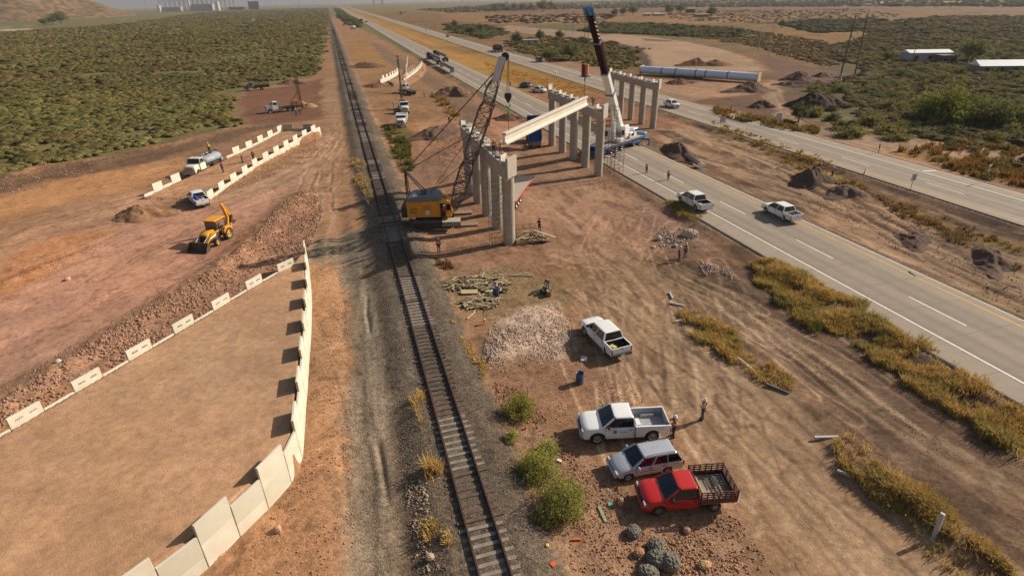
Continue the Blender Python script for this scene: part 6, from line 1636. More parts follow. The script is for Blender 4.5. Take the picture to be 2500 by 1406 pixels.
upole(1850, 132, 66, "pale pole at the far bend of the dirt embankment, left of three", PWL); upole(1875, 144, 49, "tallest pale pole of the three at the far bend of the embankment", PWL, 2); upole(1921, 150, 92, "pale pole at the far bend of the embankment, right of three", PWL)
upole(2222, 166, 116, "dark pole in front of the white shed"); upole(1382, 82, 30, "thin brown pole left of the crane head"); upole(1398, 84, 28, "thin brown pole nearest left of the crane head"); upole(1696, 102, 62, "pale thin pole above the dirt embankment", PWL)
upole(1250, 54, 20, "far thin pole among the dark field shrubs"); upole(733, 35, 0, "far thin pole above the left scrub", PW, 1, .3)
# ================================================================== PEOPLE
def skin_mesh(name, J, E, sub=1):
    """J: list of (pos, radius or (rx, ry)); E: edges; grown with a Skin modifier into one surface"""
    me = bpy.data.meshes.new(name); me.from_pydata([j[0] for j in J], E, []); o = bpy.data.objects.new(name, me); COL.objects.link(o)
    md = o.modifiers.new("s", 'SKIN'); sv = me.skin_vertices
    if not sv: pass
    sv = me.skin_vertices[0].data
    for i, j in enumerate(J):
        r = j[1] if isinstance(j[1], tuple) else (j[1], j[1]); sv[i].radius = r; sv[i].use_root = (i == 0)
    if sub: s = o.modifiers.new("u", 'SUBSURF'); s.levels = sub; s.render_levels = sub
    dg = bpy.context.evaluated_depsgraph_get(); ev = o.evaluated_get(dg); m2 = bpy.data.meshes.new_from_object(ev)
    bpy.data.objects.remove(o); m2.name = name; m2.polygons.foreach_set("use_smooth", [True]*len(m2.polygons)); return m2
SKINM = mat("skin", (.30, .16, .10), .6); EYEM = mat("eye_dark", (.02, .015, .012), .4); HAIRM = mat("dark_hair", (.015, .011, .009), .8)
def pose_joints(p):
    """returns joint dictionary for pose name"""
    Z = 0.0; lean = 0.0
    J = dict(pel=(0, 0, .95), spi=(0, 0, 1.13), che=(0, 0, 1.36), nec=(0, 0, 1.50), hd0=(.015, 0, 1.575), hd1=(.015, 0, 1.66), hd2=(.0, 0, 1.745))
    for s, k in ((1, 'L'), (-1, 'R')):
        J['sh'+k] = (0, s*.185, 1.42); J['el'+k] = (-.02, s*.25, 1.14); J['wr'+k] = (.06, s*.255, .90)
        J['hp'+k] = (0, s*.09, .90); J['kn'+k] = (.02, s*.105, .50); J['an'+k] = (-.01, s*.115, .09); J['to'+k] = (.14, s*.13, .035)
    if p == 'phone': J['elR'] = (.12, -.24, 1.16); J['wrR'] = (.16, -.08, 1.42); J['elL'] = (.05, .27, 1.15); J['wrL'] = (.2, .12, 1.12)
    if p == 'hips': J['elR'] = (-.05, -.36, 1.18); J['wrR'] = (.02, -.19, 1.0); J['elL'] = (-.05, .36, 1.18); J['wrL'] = (.02, .19, 1.0)
    if p == 'walk': J['knL'] = (.17, .1, .52); J['anL'] = (.2, .11, .1); J['toL'] = (.35, .12, .05); J['knR'] = (-.05, -.1, .5); J['anR'] = (-.27, -.11, .14); J['toR'] = (-.15, -.12, .04); J['wrL'] = (-.12, .26, .93); J['wrR'] = (.22, -.26, .95); J['elR'] = (.06, -.25, 1.14)
    if p == 'reach': J['elR'] = (.24, -.2, 1.28); J['wrR'] = (.45, -.1, 1.18); J['elL'] = (.24, .2, 1.26); J['wrL'] = (.45, .1, 1.15)
    if p == 'bend':
        J.update(spi=(.08, 0, 1.06), che=(.28, 0, 1.16), nec=(.4, 0, 1.2), hd0=(.47, 0, 1.2), hd1=(.54, 0, 1.17), hd2=(.62, 0, 1.15), pel=(-.06, 0, .9))
        for s, k in ((1, 'L'), (-1, 'R')): J['sh'+k] = (.33, s*.18, 1.14); J['el'+k] = (.42, s*.22, .88); J['wr'+k] = (.52, s*.16, .64); J['hp'+k] = (-.06, s*.09, .86); J['kn'+k] = (.06, s*.11, .48)
    if p == 'sit':
        for k_, v in list(J.items()): J[k_] = (v[0], v[1], v[2])
        for s, k in ((1, 'L'), (-1, 'R')): J['kn'+k] = (.42, s*.13, .9); J['an'+k] = (.46, s*.13, .48); J['to'+k] = (.6, s*.14, .43); J['el'+k] = (.12, s*.24, 1.16); J['wr'+k] = (.34, s*.15, 1.14)
    return J
_P = {}
def protos(p):
    if p in _P: return _P[p]
    J = pose_joints(p); V = Vector
    R = dict(pel=(.15, .11), spi=(.135, .10), che=(.165, .11), nec=.055, hd0=.075, hd1=(.085, .098), hd2=.06)
    for k in 'LR': R['sh'+k] = .062; R['el'+k] = .042; R['wr'+k] = .028; R['hp'+k] = .092; R['kn'+k] = .06; R['an'+k] = .042; R['to'+k] = .036
    chain = [('pel', 'spi'), ('spi', 'che'), ('che', 'nec'), ('nec', 'hd0'), ('hd0', 'hd1'), ('hd1', 'hd2')]
    for k in 'LR': chain += [('che', 'sh'+k), ('sh'+k, 'el'+k), ('el'+k, 'wr'+k), ('pel', 'hp'+k), ('hp'+k, 'kn'+k), ('kn'+k, 'an'+k), ('an'+k, 'to'+k)]
    def mk(name, keys, ch, f=1.0, add=0.0, hands=False):
        idx = {k: i for i, k in enumerate(keys)}
        def rad(k):
            r = R[k]; return (r[1]*f+add, r[0]*f+add) if isinstance(r, tuple) else (r*f+add, r*f+add)
        L = [(J[k], rad(k)) for k in keys]; E = [(idx[a], idx[b]) for a, b in ch if a in idx and b in idx]
        if hands:
            for k in 'LR':
                w_ = V(J['wr'+k]); d = (w_-V(J['el'+k])).normalized(); s = 1 if k == 'L' else -1
                t = d.cross(V((0, s, 0))); t = t.normalized() if t.length > .1 else V((0, 0, 1))
                palm = w_+d*.075; i0 = len(L); L.append((tuple(palm), (.018, .036))); E.append((idx['wr'+k], i0))
                for q in range(4):
                    off = t*(-.03+.02*q); ln = (.055, .068, .064, .05)[q]; cur = V((0, -s, 0))
                    a = palm+d*.035+off; b = a+d*ln*.55; c = b+(d*.6+cur*.8).normalized()*ln*.5; j = len(L)
                    L += [(tuple(a), (.0085, .0085)), (tuple(b), (.008, .008)), (tuple(c), (.007, .007))]; E += [(i0, j), (j, j+1), (j+1, j+2)]
                a = w_+d*.04-t*.035; b = a+(d-t*.8).normalized()*.045; j = len(L); L += [(tuple(a), (.011, .011)), (tuple(b), (.009, .009))]; E += [(i0, j), (j, j+1)]
        return skin_mesh(name, L, E)
    body = mk("person_body", list(J), chain, .94, 0, True)
    # face: eyes, nose, mouth, ears joined to the body mesh
    fb = MB(); h = V(J['hd1']); up = (V(J['hd2'])-V(J['hd0'])).normalized(); fw_ = V((0, 1, 0)).cross(up).normalized() if True else 0
    sd = V((0, 1, 0)); Rm = Matrix((fw_, sd, up)).transposed()
    fb.box(h+fw_*.095-up*.015, (.03, .022, .045), 0, R=Rm)
    for s in (-1, 1): fb.box(h+fw_*.086+sd*s*.032+up*.012, (.012, .02, .01), 1, R=Rm); fb.box(h+sd*s*.092-up*.01, (.03, .015, .05), 0, R=Rm)
    fb.box(h+fw_*.084-up*.055, (.012, .045, .008), 1, R=Rm)
    nv = len(body.vertices); vs = [tuple(v.co) for v in body.vertices]+[tuple(v) for v in fb.v]; fs = [tuple(q.vertices) for q in body.polygons]; mi = [0]*len(fs)+fb.m
    fs += [tuple(nv+i for i in f) for f in fb.f]; me = bpy.data.meshes.new("person_body"); me.from_pydata(vs, [], fs); me.materials.append(SKINM); me.materials.append(EYEM); me.polygons.foreach_set("material_index", mi); me.polygons.foreach_set("use_smooth", [True]*len(fs)); me.update()
    out = {"person_body": me}
    up_ = ['spi', 'che', 'pel']
    out["shirt"] = mk("shirt", ['che', 'spi', 'pel', 'nec']+['sh'+k for k in 'LR']+['el'+k for k in 'LR']+['wr'+k for k in 'LR'], [('che', 'spi'), ('spi', 'pel')]+[('che', 'sh'+k) for k in 'LR']+[('sh'+k, 'el'+k) for k in 'LR']+[('el'+k, 'wr'+k) for k in 'LR'], 1.0, .012)
    out["trousers"] = mk("trousers", ['pel']+['hp'+k for k in 'LR']+['kn'+k for k in 'LR']+['an'+k for k in 'LR'], [('pel', 'hp'+k) for k in 'LR']+[('hp'+k, 'kn'+k) for k in 'LR']+[('kn'+k, 'an'+k) for k in 'LR'], 1.0, .014)
    # vest: open tube round the torso
    c0, c1 = V(J['spi']), V(J['che']); lo = V(J['pel'])*.35+c0*.65; hi = c1*.62+V(J['nec'])*.38; n = 16; vb = MB(); ring = []
    for t in (0, .33, .66, 1):
        c = lo+(hi-lo)*t; ax = (hi-lo).normalized(); f_ = V((0, 1, 0)).cross(ax).normalized(); rx, ry = .165, (.205 if t < .9 else .16)
        for q in range(n): a = 2*math.pi*q/n; ring.append(c+f_*rx*math.cos(a)+V((0, 1, 0))*ry*math.sin(a))
    fa = []; mi = []
    for r_ in range(3):
        for q in range(n): fa.append((r_*n+q, r_*n+(q+1) % n, r_*n+n+(q+1) % n, r_*n+n+q)); mi.append(1 if r_ == 1 else 0)
    vest = bpy.data.meshes.new("vest"); vest.from_pydata(ring, [], fa); vest.materials.append(SKINM); vest.materials.append(SKINM); vest.polygons.foreach_set("material_index", mi); vest.polygons.foreach_set("use_smooth", [True]*len(fa)); vest.update(); out["vest"] = vest
    # boots
    bb = MB()
    for k in 'LR':
        a, t = V(J['an'+k]), V(J['to'+k]); bb.bar(a+V((-.07, 0, -.035)), t+V((.04, 0, 0)), .095, .085); bb.cyl(a+V((0, 0, -.05)), a+V((0, 0, .12)), .058, n=8)
    out["boots"] = bb
    # helmet
    hb = MB(); c = h+up*.045; prof = [(-.03, .118), (.0, .122), (.05, .115), (.09, .085), (.115, .04), (.12, 0)]
    hb.lathe(c, up, prof, 14); hb.lathe(c, up, [(-.035, .118), (-.028, .15), (-.022, .118)], 14); hb.box(c+fw_*.14-up*.028, (.07, .14, .012), R=Rm); hb.bar(c+fw_*-.1+up*.1, c+fw_*.08+up*.105, .03)
    out["helmet"] = hb
    rb = MB(); rb.lathe(h, up, [(-.05, .102), (.03, .106), (.075, .09), (.1, .05), (.105, 0)], 12); out["hair"] = rb
    _P[p] = out; return out
_fab = {}
def fabric(c): 
    k = "cloth_%d_%d_%d" % c
    return mat(k, lin(c), .9, noise=.08, nscale=8)
HELW, HELY, HELO = mat("helmet_white", (.75, .74, .72), .35), mat("helmet_yellow", (.7, .5, .06), .35), mat("helmet_orange", (.8, .2, .05), .35)
BOOT = mat("boot_leather", (.05, .03, .02), .7); REFL = mat("reflective_tape", (.62, .62, .5), .4)
def person(label, loc, rz, pose='stand', shirt=(90, 60, 60), trousers=(50, 66, 100), vest=None, helmet=HELW, h=1.74, group="site workers"):
    P = protos(pose); e = empty("person", loc, rz, label, "person", group); k = h/1.80; e.scale = (k, k, k)
    for nm, src in P.items():
        if nm == "vest" and vest is None: continue
        if nm == "helmet" and helmet is None: continue
        if nm == "hair" and helmet is not None: continue
        if isinstance(src, MB):
            me = src.build(nm, BOOT); me_ = me.data; bpy.data.objects.remove(me); me_.name = nm; P[nm] = me_; src = me_
        o = bpy.data.objects.new(nm, src); COL.objects.link(o); o.parent = e
        ms = {"person_body": [SKINM, EYEM], "shirt": [fabric(shirt)], "trousers": [fabric(trousers)], "vest": [fabric(vest) if vest else None, REFL], "boots": [BOOT], "helmet": [helmet], "hair": [HAIRM]}[nm]
        while len(src.materials) < len(ms): src.materials.append(SKINM)
        for i, m in enumerate(ms): o.material_slots[i].link = 'OBJECT'; o.material_slots[i].material = m
    return e
def head_to(p, q): return math.atan2(q[1]-p[1], q[0]-p[0])
def stand(px, py, label, face=None, **k):
    p = at(px, py); rz = k.pop('rz', None)
    if rz is None: q = at(*face) if face else Vector((0, 0, 0)); rz = head_to(p, q)
    return person(label, p, rz, **k)
OR = (226, 92, 40); RD = (176, 50, 40); YL = (212, 196, 60); MR = (110, 48, 48); BJ = (52, 72, 110)
stand(1714, 1024, "worker in pink shirt, orange scarf and jeans alone on the haul road with hands raised", (1640, 1000), pose='phone', shirt=(206, 150, 130), trousers=BJ, vest=(214, 120, 90))
p = f150.location+Matrix.Rotation(f150.rotation_euler.z, 3, 'Z') @ Vector((-3.2, .55, 0)); p.z = H(p.x, p.y)
person("worker in orange and yellow vest leaning on the tailgate of the long bed pickup", p, f150.rotation_euler.z, pose='reach', shirt=(150, 100, 50), trousers=(70, 70, 80), vest=(212, 140, 50))
stand(1657, 637, "worker in dark red shirt and jeans, left of the pair talking near the boulders", (1690, 640), pose='hips', shirt=(112, 56, 50), trousers=BJ)
stand(1672, 629, "worker in red vest and yellow helmet, right of the pair talking near the boulders", (1650, 640), shirt=(220, 210, 190), trousers=(70, 84, 110), vest=RD, helmet=HELY)
stand(1578, 424, "worker in white shirt with hand to head on the closed highway", (1500, 380), pose='phone', shirt=(205, 200, 200), trousers=(46, 46, 60), vest=(176, 84, 80))
stand(1631, 441, "worker in orange vest standing on the highway's dashed line", (1560, 400), shirt=(200, 90, 50), trousers=(44, 46, 62), vest=OR)
stand(1072, 616, "worker in orange vest standing between the railway and the yellow crane's shadow", (1120, 540), shirt=(60, 70, 110), trousers=(46, 44, 60), vest=OR, helmet=mat("helmet_violet", (.25, .22, .4), .4))
stand(1317, 566, "worker in dark red clothes bending over the formwork stack's right end", (1290, 580), pose='reach', shirt=(90, 34, 34), trousers=(60, 40, 44), helmet=None)
def onpier(px, py, z, label, face, **k): p = G(px, py, z); return person(label, p, head_to(p, G(*face, z)), **k)
onpier(1206, 378, 9.47, "worker in yellow helmet on top of the nearest pier, left of two", (1230, 350), pose='hips', shirt=(150, 90, 50), trousers=(60, 50, 50), vest=(214, 120, 50), helmet=HELY)
onpier(1223, 383, 9.47, "worker in white helmet on top of the nearest pier facing the girder end", (1235, 350), pose='reach', shirt=(214, 170, 130), trousers=(150, 66, 40), vest=(222, 150, 100))
onpier(1448, 258, 9.97, "worker in brown clothes beside the girder end on the middle pier", (1430, 250), pose='bend', shirt=(104, 80, 62), trousers=(88, 64, 50), helmet=None)
stand(1097, 302, "worker in maroon standing below the crane rope beyond the near pier", (1150, 320), shirt=MR, trousers=(60, 44, 48))
stand(545, 421, "worker in red shirt standing behind the water truck", (590, 400), shirt=(180, 80, 60), trousers=(70, 70, 96), helmet=None, pose='hips')
stand(593, 398, "worker in maroon shirt and white helmet on the middle ramp, left of two", (560, 400), shirt=MR, trousers=(60, 50, 70))
stand(620, 392, "worker in black and orange without helmet on the middle ramp, right of two", (600, 400), shirt=(60, 40, 36), trousers=(50, 44, 50), vest=(200, 96, 46), helmet=None, pose='hips')
p = wt.location+Matrix.Rotation(wt.rotation_euler.z, 3, 'Z') @ Vector((-5.6, 0, 2.5)); person("worker in yellow vest standing on top of the water truck", p, 2.0, 'stand', (200, 190, 90), (50, 48, 60), YL)
p = wt.location+Matrix.Rotation(wt.rotation_euler.z, 3, 'Z') @ Vector((-7.45, 0, 1.3)); person("worker with orange helmet on the rear step of the water truck", p, 3.5, 'reach', (110, 50, 44), (50, 44, 52), None, HELO)
stand(2030, 434, "worker in pink and purple clothes in the dirt median", (2080, 430), shirt=(196, 130, 140), trousers=(90, 56, 80))
stand(1246, 211, "worker in white helmet at the median edge beside the dark estate car", (1280, 200), shirt=(170, 160, 150), trousers=(70, 60, 60))
stand(1186, 216, "worker in orange vest on the highway behind the lattice boom, left of two", (1210, 200), shirt=OR, trousers=(170, 90, 80), vest=OR)
stand(1199, 213, "worker in orange vest on the highway behind the lattice boom, right of two", (1170, 220), shirt=OR, trousers=(60, 60, 80), vest=OR)
stand(1337, 706, "worker in brown crouching over the tarp beside the brown drum", (1330, 720), pose='bend', shirt=(110, 60, 50), trousers=(150, 140, 150), helmet=None)
stand(961, 262, "worker in orange jacket left of the right drill rig", (985, 260), shirt=(220, 110, 50), trousers=(130, 84, 50), vest=(226, 130, 60))
stand(1036, 238, "worker in brown at the edge of the yellow grass behind the right drill rig", (1000, 240), shirt=(150, 100, 60), trousers=(110, 80, 60), helmet=None)
stand(724, 281, "worker in grey at the tail of the left drill rig", (710, 270), shirt=(150, 160, 160), trousers=(60, 60, 90)); stand(733, 279, "worker in purple right of the left drill rig's tail", (710, 270), shirt=(80, 60, 90), trousers=(70, 56, 80), pose='bend')
p = BH.location+Matrix.Rotation(BH.rotation_euler.z, 3, 'Z') @ Vector((-.5, 0, .55)); person("driver in grey shirt sitting in the yellow backhoe", p, BH.rotation_euler.z, 'sit', (120, 116, 112), (50, 48, 60), None, None)
p = LC+Matrix.Rotation(LCA, 3, 'Z') @ Vector((1.5, -1.75, 1.35)); person("crane operator in red shirt standing in the yellow crane's cab door", p, LCA-1.5, 'stand', (196, 40, 44), (40, 38, 50), None, HELW, 1.65)
# ================================================================== ROCKS, PLANTS
RNG = np.random.default_rng(5)
def ico():
    t = (1+5**.5)/2; v = np.array([(-1, t, 0), (1, t, 0), (-1, -t, 0), (1, -t, 0), (0, -1, t), (0, 1, t), (0, -1, -t), (0, 1, -t), (t, 0, -1), (t, 0, 1), (-t, 0, -1), (-t, 0, 1)], float)
    v /= np.linalg.norm(v[0]); f = np.array([(0, 11, 5), (0, 5, 1), (0, 1, 7), (0, 7, 10), (0, 10, 11), (1, 5, 9), (5, 11, 4), (11, 10, 2), (10, 7, 6), (7, 1, 8), (3, 9, 4), (3, 4, 2), (3, 2, 6), (3, 6, 8), (3, 8, 9), (4, 9, 5), (2, 4, 11), (6, 2, 10), (8, 6, 7), (9, 8, 1)])
    return v, f
IV, IF = ico()
def rocks(name, regions, label, seed=1):
    """regions: (pixel polygon, count, (rmin, rmax), colour, colour spread)"""
    rng = np.random.default_rng(seed); Vs, Fs, Ts = [], [], []; n0 = 0
    for pts, n, (r0, r1), colr, spread in regions:
        n = int(n*1.25); colr = tuple(v*.93 for v in colr)
        P = wpts(pts); X = [p[0] for p in P]; Y = [p[1] for p in P]; got = []; tot = 0
        while tot < n:
            x = rng.uniform(min(X), max(X), n*3); y = rng.uniform(min(Y), max(Y), n*3); m = sdpoly(x, y, P) < 0
            cl = fbm(x, y, 2.2, 3, 301+seed); m &= rng.random(len(x)) < np.clip((cl-.32)*3.2, .08, 1)
            got.append(np.stack([x[m], y[m]], 1)); tot += m.sum()
        q = np.concatenate(got)[:n]; z = hfun(q[:, 0], q[:, 1]); r0, r1 = r0*.5, r1*.45; r = r0+(r1-r0)*rng.random(n)**2.6
        A = rng.normal(size=(n, 3, 3)); Q, _ = np.linalg.qr(A); sc = r[:, None]*rng.uniform(.6, 1.25, (n, 3)); sc[:, 2] *= .8
        jit = 1+rng.uniform(-.22, .22, (n, 12, 1)); V = np.einsum('nij,nkj->nki', Q, IV[None]*jit*sc[:, None, :])
        V += np.stack([q[:, 0], q[:, 1], z+r*.22], 1)[:, None, :]
        c = np.array(lin(colr)); T = c*(1+rng.normal(0, spread, (n, 1)))*(1+rng.normal(0, .04, (n, 3))); T = np.clip(T, .02, .8)
        Vs.append(V.reshape(-1, 3)); Fs.append((IF[None]+(np.arange(n)*12)[:, None, None]+n0).reshape(-1, 3)); Ts.append(np.repeat(T, 12, 0)); n0 += n*12
    o = npmesh(name, np.concatenate(Vs), np.concatenate(Fs), tintmat("stone"), np.concatenate(Ts)); return tag(o, label, "loose stones", kind="stuff")
OB = (172, 134, 108)
rocks("rubble", [([(0, 1000), (150, 900), (300, 805), (450, 708), (560, 635), (640, 570), (690, 500), (770, 460), (790, 520), (760, 600), (700, 640), (560, 735), (400, 830), (200, 955), (0, 1050)], 8500, (.05, .34), OB, .16),
    ([(0, 950), (150, 860), (300, 770), (450, 680), (600, 585), (560, 640), (300, 815), (0, 1000)], 2500, (.03, .16), OB, .15),
    ([(520, 470), (640, 415), (790, 335), (815, 350), (780, 385), (620, 450), (540, 480)], 1800, (.06, .3), (180, 138, 108), .15),
    ([(0, 445), (120, 400), (250, 385), (330, 375), (200, 430), (0, 480)], 900, (.06, .32), (178, 140, 110), .15),
    ([(560, 280), (700, 285), (640, 312), (560, 320)], 400, (.08, .35), (170, 128, 98), .15),
    ([(0, 690), (200, 600), (330, 560), (200, 640), (0, 730)], 700, (.04, .18), (176, 130, 96), .15), ([(0, 560), (600, 480), (560, 620), (0, 900)], 900, (.02, .1), (176, 128, 104), .15)],
    "band of loose reddish rubble stones along the left ramp", 1)
rocks("gravel_scatter", [([(750, 640), (850, 640), (860, 1000), (870, 1406), (560, 1406), (735, 1160), (760, 900)], 2600, (.025, .17), (184, 138, 104), .16),
    ([(905, 640), (945, 640), (1040, 1000), (1110, 1406), (1010, 1406), (985, 1200), (940, 800)], 3600, (.03, .12), (132, 118, 102), .22),
    ([(985, 1180), (1040, 1180), (1075, 1406), (1020, 1406)], 260, (.06, .24), (186, 160, 136), .12),
    ([(1040, 660), (1100, 740), (1180, 900), (1250, 1080), (1320, 1280), (1360, 1406), (1250, 1406), (1180, 1180), (1100, 900), (1020, 700)], 7500, (.025, .085), (142, 130, 114), .28),
    ([(850, 640), (900, 640), (960, 1000), (1000, 1406), (860, 1406)], 3200, (.015, .06), (160, 142, 120), .22)], "loose gravel and pebbles along the railway", 2)
rocks("crushed_stone", [([(1175, 900), (1190, 810), (1240, 765), (1330, 735), (1390, 765), (1410, 830), (1330, 895), (1230, 915)], 3400, (.04, .22), (200, 172, 150), .16),
    ([(1200, 900), (1340, 880), (1480, 880), (1580, 980), (1400, 1050), (1300, 990)], 900, (.025, .14), (168, 128, 102), .18),
    ([(1300, 1060), (1500, 1130), (1560, 1250), (1800, 1260), (1900, 1406), (1400, 1406), (1330, 1250)], 3000, (.025, .17), (172, 130, 104), .2),
    ([(1560, 1330), (1800, 1280), (1900, 1406), (1560, 1406)], 700, (.04, .22), (184, 144, 112), .15),
    ([(1200, 930), (1290, 960), (1360, 1060), (1420, 1140), (1450, 1200), (1320, 1060), (1210, 990)], 800, (.04, .2), (160, 112, 88), .18),
    ([(1600, 560), (1640, 548), (1700, 570), (1690, 590), (1610, 600)], 420, (.06, .4), (190, 172, 154), .18), ([(1500, 500), (1600, 560), (1640, 550), (1560, 480)], 350, (.04, .2), (186, 156, 140), .15),
    ([(1700, 640), (1790, 645), (1790, 690), (1720, 670)], 360, (.06, .34), (188, 160, 144), .2), ([(1700, 680), (1840, 700), (2060, 900), (2400, 1130), (2300, 1120), (1900, 850)], 1300, (.03, .12), (176, 152, 128), .2),
    ([(960, 440), (1000, 440), (1040, 560), (1060, 640), (1020, 620)], 500, (.05, .25), (184, 140, 112), .18), ([(1060, 330), (1120, 300), (1160, 345), (1120, 400), (1010, 390)], 900, (.06, .35), (170, 130, 106), .2),
    ([(1440, 435), (1520, 440), (1510, 465), (1430, 450)], 260, (.05, .22), (190, 160, 140), .15),
    ([(1100, 650), (1330, 640), (1400, 730), (1200, 790), (1100, 740)], 1200, (.03, .16), (170, 142, 118), .2),
    ([(1380, 480), (1560, 480), (2100, 1120), (2420, 1406), (1950, 1406), (1620, 1000)], 1900, (.015, .07), (186, 152, 124), .2),
    ([(1840, 360), (1960, 440), (2300, 570), (2500, 660), (2500, 780), (2250, 640), (1960, 500)], 1600, (.04, .2), (128, 104, 86), .25)], "crushed stone and rock debris on the right of the railway", 3)
# single boulders one can tell apart
def boulder(px, py, s, colr, label, seed):
    rng = random.Random(seed); v, f = IV, IF; vv = [Vector(a) for a in v]; ff = [tuple(q) for q in f]
    for it in range(3):
        ed = {}; nf = []
        def midv(a, b):
            k = (min(a, b), max(a, b))
            if k not in ed: vv.append(((vv[a]+vv[b])/2).normalized()*(1+rng.uniform(-.16, .16)/(it+1)**.5)); ed[k] = len(vv)-1
            return ed[k]
        for a, b, c in ff: x, y, z = midv(a, b), midv(b, c), midv(c, a); nf += [(a, x, z), (x, b, y), (z, y, c), (x, y, z)]
        ff = nf
    vv = [Vector((p.x*s[0], p.y*s[1], p.z*s[2]+s[2]*.55)) for p in vv]
    o = meshobj("boulder", vv, ff, mat("rock_%d_%d_%d" % colr, lin(colr), .9, noise=.15, nscale=5, bump=.4)); o.location = at(px, py); o.rotation_euler = (0, 0, rng.random()*6)
    return tag(o, label, "boulder", "single boulders")
boulder(1683, 578, (.95, .7, .6), (190, 168, 142), "large pale boulder at the road edge above the two talking workers", 1)
boulder(1608, 585, (.3, .3, .28), (200, 184, 164), "small round white boulder left of the large pale boulder", 2)
boulder(1649, 602, (.28, .22, .2), (206, 186, 168), "small white stone just above the two talking workers", 3)
boulder(1596, 605, (.24, .2, .14), (206, 184, 160), "flat pale stone left of the two talking workers", 4)
boulder(1676, 1297, (.2, .2, .17), (176, 132, 108), "small round stone above the grey concrete lumps", 5)
boulder(166, 683, (.35, .25, .2), (196, 158, 130), "lone pale stone on the pink dirt below the dark heap", 6)
boulder(143, 884, (.22, .2, .17), (214, 196, 180), "white stone on the edge of the rubble band at the left", 7)
boulder(678, 1295, (.24, .2, .22), (200, 156, 124), "round stone on the orange dirt beside the jagged wall", 8)
boulder(1050, 1362, (.22, .2, .18), (196, 172, 146), "pale round stone at the bottom beside the railway ditch", 9)
boulder(1515, 1230, (.2, .16, .3), (196, 160, 130), "upright pale stone in front of the red truck", 10)
boulder(1560, 1352, (.3, .24, .22), (186, 138, 100), "tan boulder left of the grey concrete lumps", 11); boulder(1720, 1382, (.34, .24, .2), (196, 160, 110), "yellowish boulder at the bottom right of the concrete lumps", 12)
LG = (118, 110, 96)
for i, (px, py, s) in enumerate(((1546, 1302, (.42, .38, .3)), (1602, 1340, (.5, .45, .38)), (1604, 1372, (.5, .55, .42)), (1632, 1378, (.5, .55, .45)), (1583, 1402, (.5, .4, .3)))):
    boulder(px, py, s, LG, ("lone grey concrete lump in front of the red truck", "topmost grey lump of the concrete lump cluster", "left middle grey lump of the concrete lump cluster", "right middle grey lump of the concrete lump cluster", "lowest grey lump of the cluster at the picture's bottom edge")[i], 20+i)["group"] = "grey concrete lumps"
# litter
for i, (px, py, s, m_, lab) in enumerate(((1407, 1318, (.5, .12, .08), mat("litter_orange", (.75, .12, .03), .7), "orange strip of plastic lying below the green bushes"), (1350, 1378, (.3, .25, .08), MATS["litter_orange"], "orange plastic scrap near the bottom edge of the gravel"), (1336, 1333, (.2, .16, .1), mat("litter_yellow", (.75, .55, .1), .7), "yellow scrap left of the orange strip"),
    (1284, 1047, (.16, .16, .2), MATS["litter_orange"], "small orange cup between the first and second green bush"), (1183, 786, (.25, .2, .3), mat("litter_bright_yellow", (.75, .7, .05), .6), "bright yellow bag below the timber heaps"), (1172, 793, (.7, .25, .1), mat("litter_pink", (.45, .12, .12), .8), "reddish plastic sheet left of the bright yellow bag"),
    (1470, 1256, (.18, 1.1, .06), mat("green_plank", (.30, .33, .22), .8), "greenish plank lying between the big bush and the red truck"), (1488, 1232, (.25, .2, .06), mat("litter_teal", (.05, .45, .35), .6), "teal scrap beside the greenish plank"), (1365, 1125, (.3, .2, .06), WHITE, "white scrap at the edge of the middle green bush"),
    (2268, 420, (2.2, .5, .15), WHITE, "white plastic sheet on the verge of the far carriageway"), (1357, 180, (.9, .7, .5), mat("litter_cream", (.75, .66, .55), .8), "pale bag in the dry median grass"), (1425, 878, (.7, .5, .12), mat("litter_grey", (.5, .46, .42), .8), "pale rubble bag below the double cab pickup"))):
    g = MB(); g.bbox((0, 0, s[2]/2+.03), s, min(s)*.4); thing1("litter", g, m_, at(px, py), i*.7 if i != 6 else TA*.8, lab, "litter", "litter on the site")
# ---- earth heaps
def heap(px, py, rx, ry, h, colr, label, rz=0.0, seed=0, peak=(0, 0), stones=.3):
    p = at(px, py); n = 72; m = 26; rng = np.random.default_rng(seed); a = np.linspace(0, 2*np.pi, n, endpoint=False); r = np.linspace(0, 1, m)
    R, A = np.meshgrid(r, a, indexing='ij'); ed = 1+.16*np.sin(A*3+seed)+.1*np.sin(A*5+seed*2)
    x = R*np.cos(A)*rx*ed+(1-R)*peak[0]; y = R*np.sin(A)*ry*ed+(1-R)*peak[1]
    prof = np.clip(1-R**1.25, 0, 1)**1.05; z = h*prof*(.9+.7*(fbm(x+seed*9, y, rx*.38, 4, 400+seed)-.5))+(fbm(x+seed*5, y, rx*.12, 3, 420)-.5)*.3*h*(R < .97)
    c, s = math.cos(rz), math.sin(rz); X = x*c-y*s+p.x; Y = x*s+y*c+p.y; Z = hfun(X.ravel(), Y.ravel()).reshape(X.shape)+z-.06
    I = np.arange(n*m).reshape(m, n); F = np.stack([I[:-1], np.roll(I, -1, 1)[:-1], np.roll(I, -1, 1)[1:], I[1:]], -1).reshape(-1, 4)[:, ::-1]
    V = np.stack([X.ravel()-p.x, Y.ravel()-p.y, Z.ravel()-p.z], 1); t = np.array(lin(colr))*(1+.3*(fbm(X.ravel(), Y.ravel(), .45, 3, 430)-.5))[:, None]*(1+stones*(rng.random(n*m)-.5))[:, None]
    o = npmesh("earth_heap", V, F, tintmat("heap_earth"), t, smooth=True); o.location = p; return tag(o, label, "earth heap", "heaps of earth and stone")
heap(350, 527, 4.4, 2.5, 1.5, (150, 112, 82), "brown earth heap with a scooped dark face beside the white pickup on the left", .1, 1, (-.8, 0))
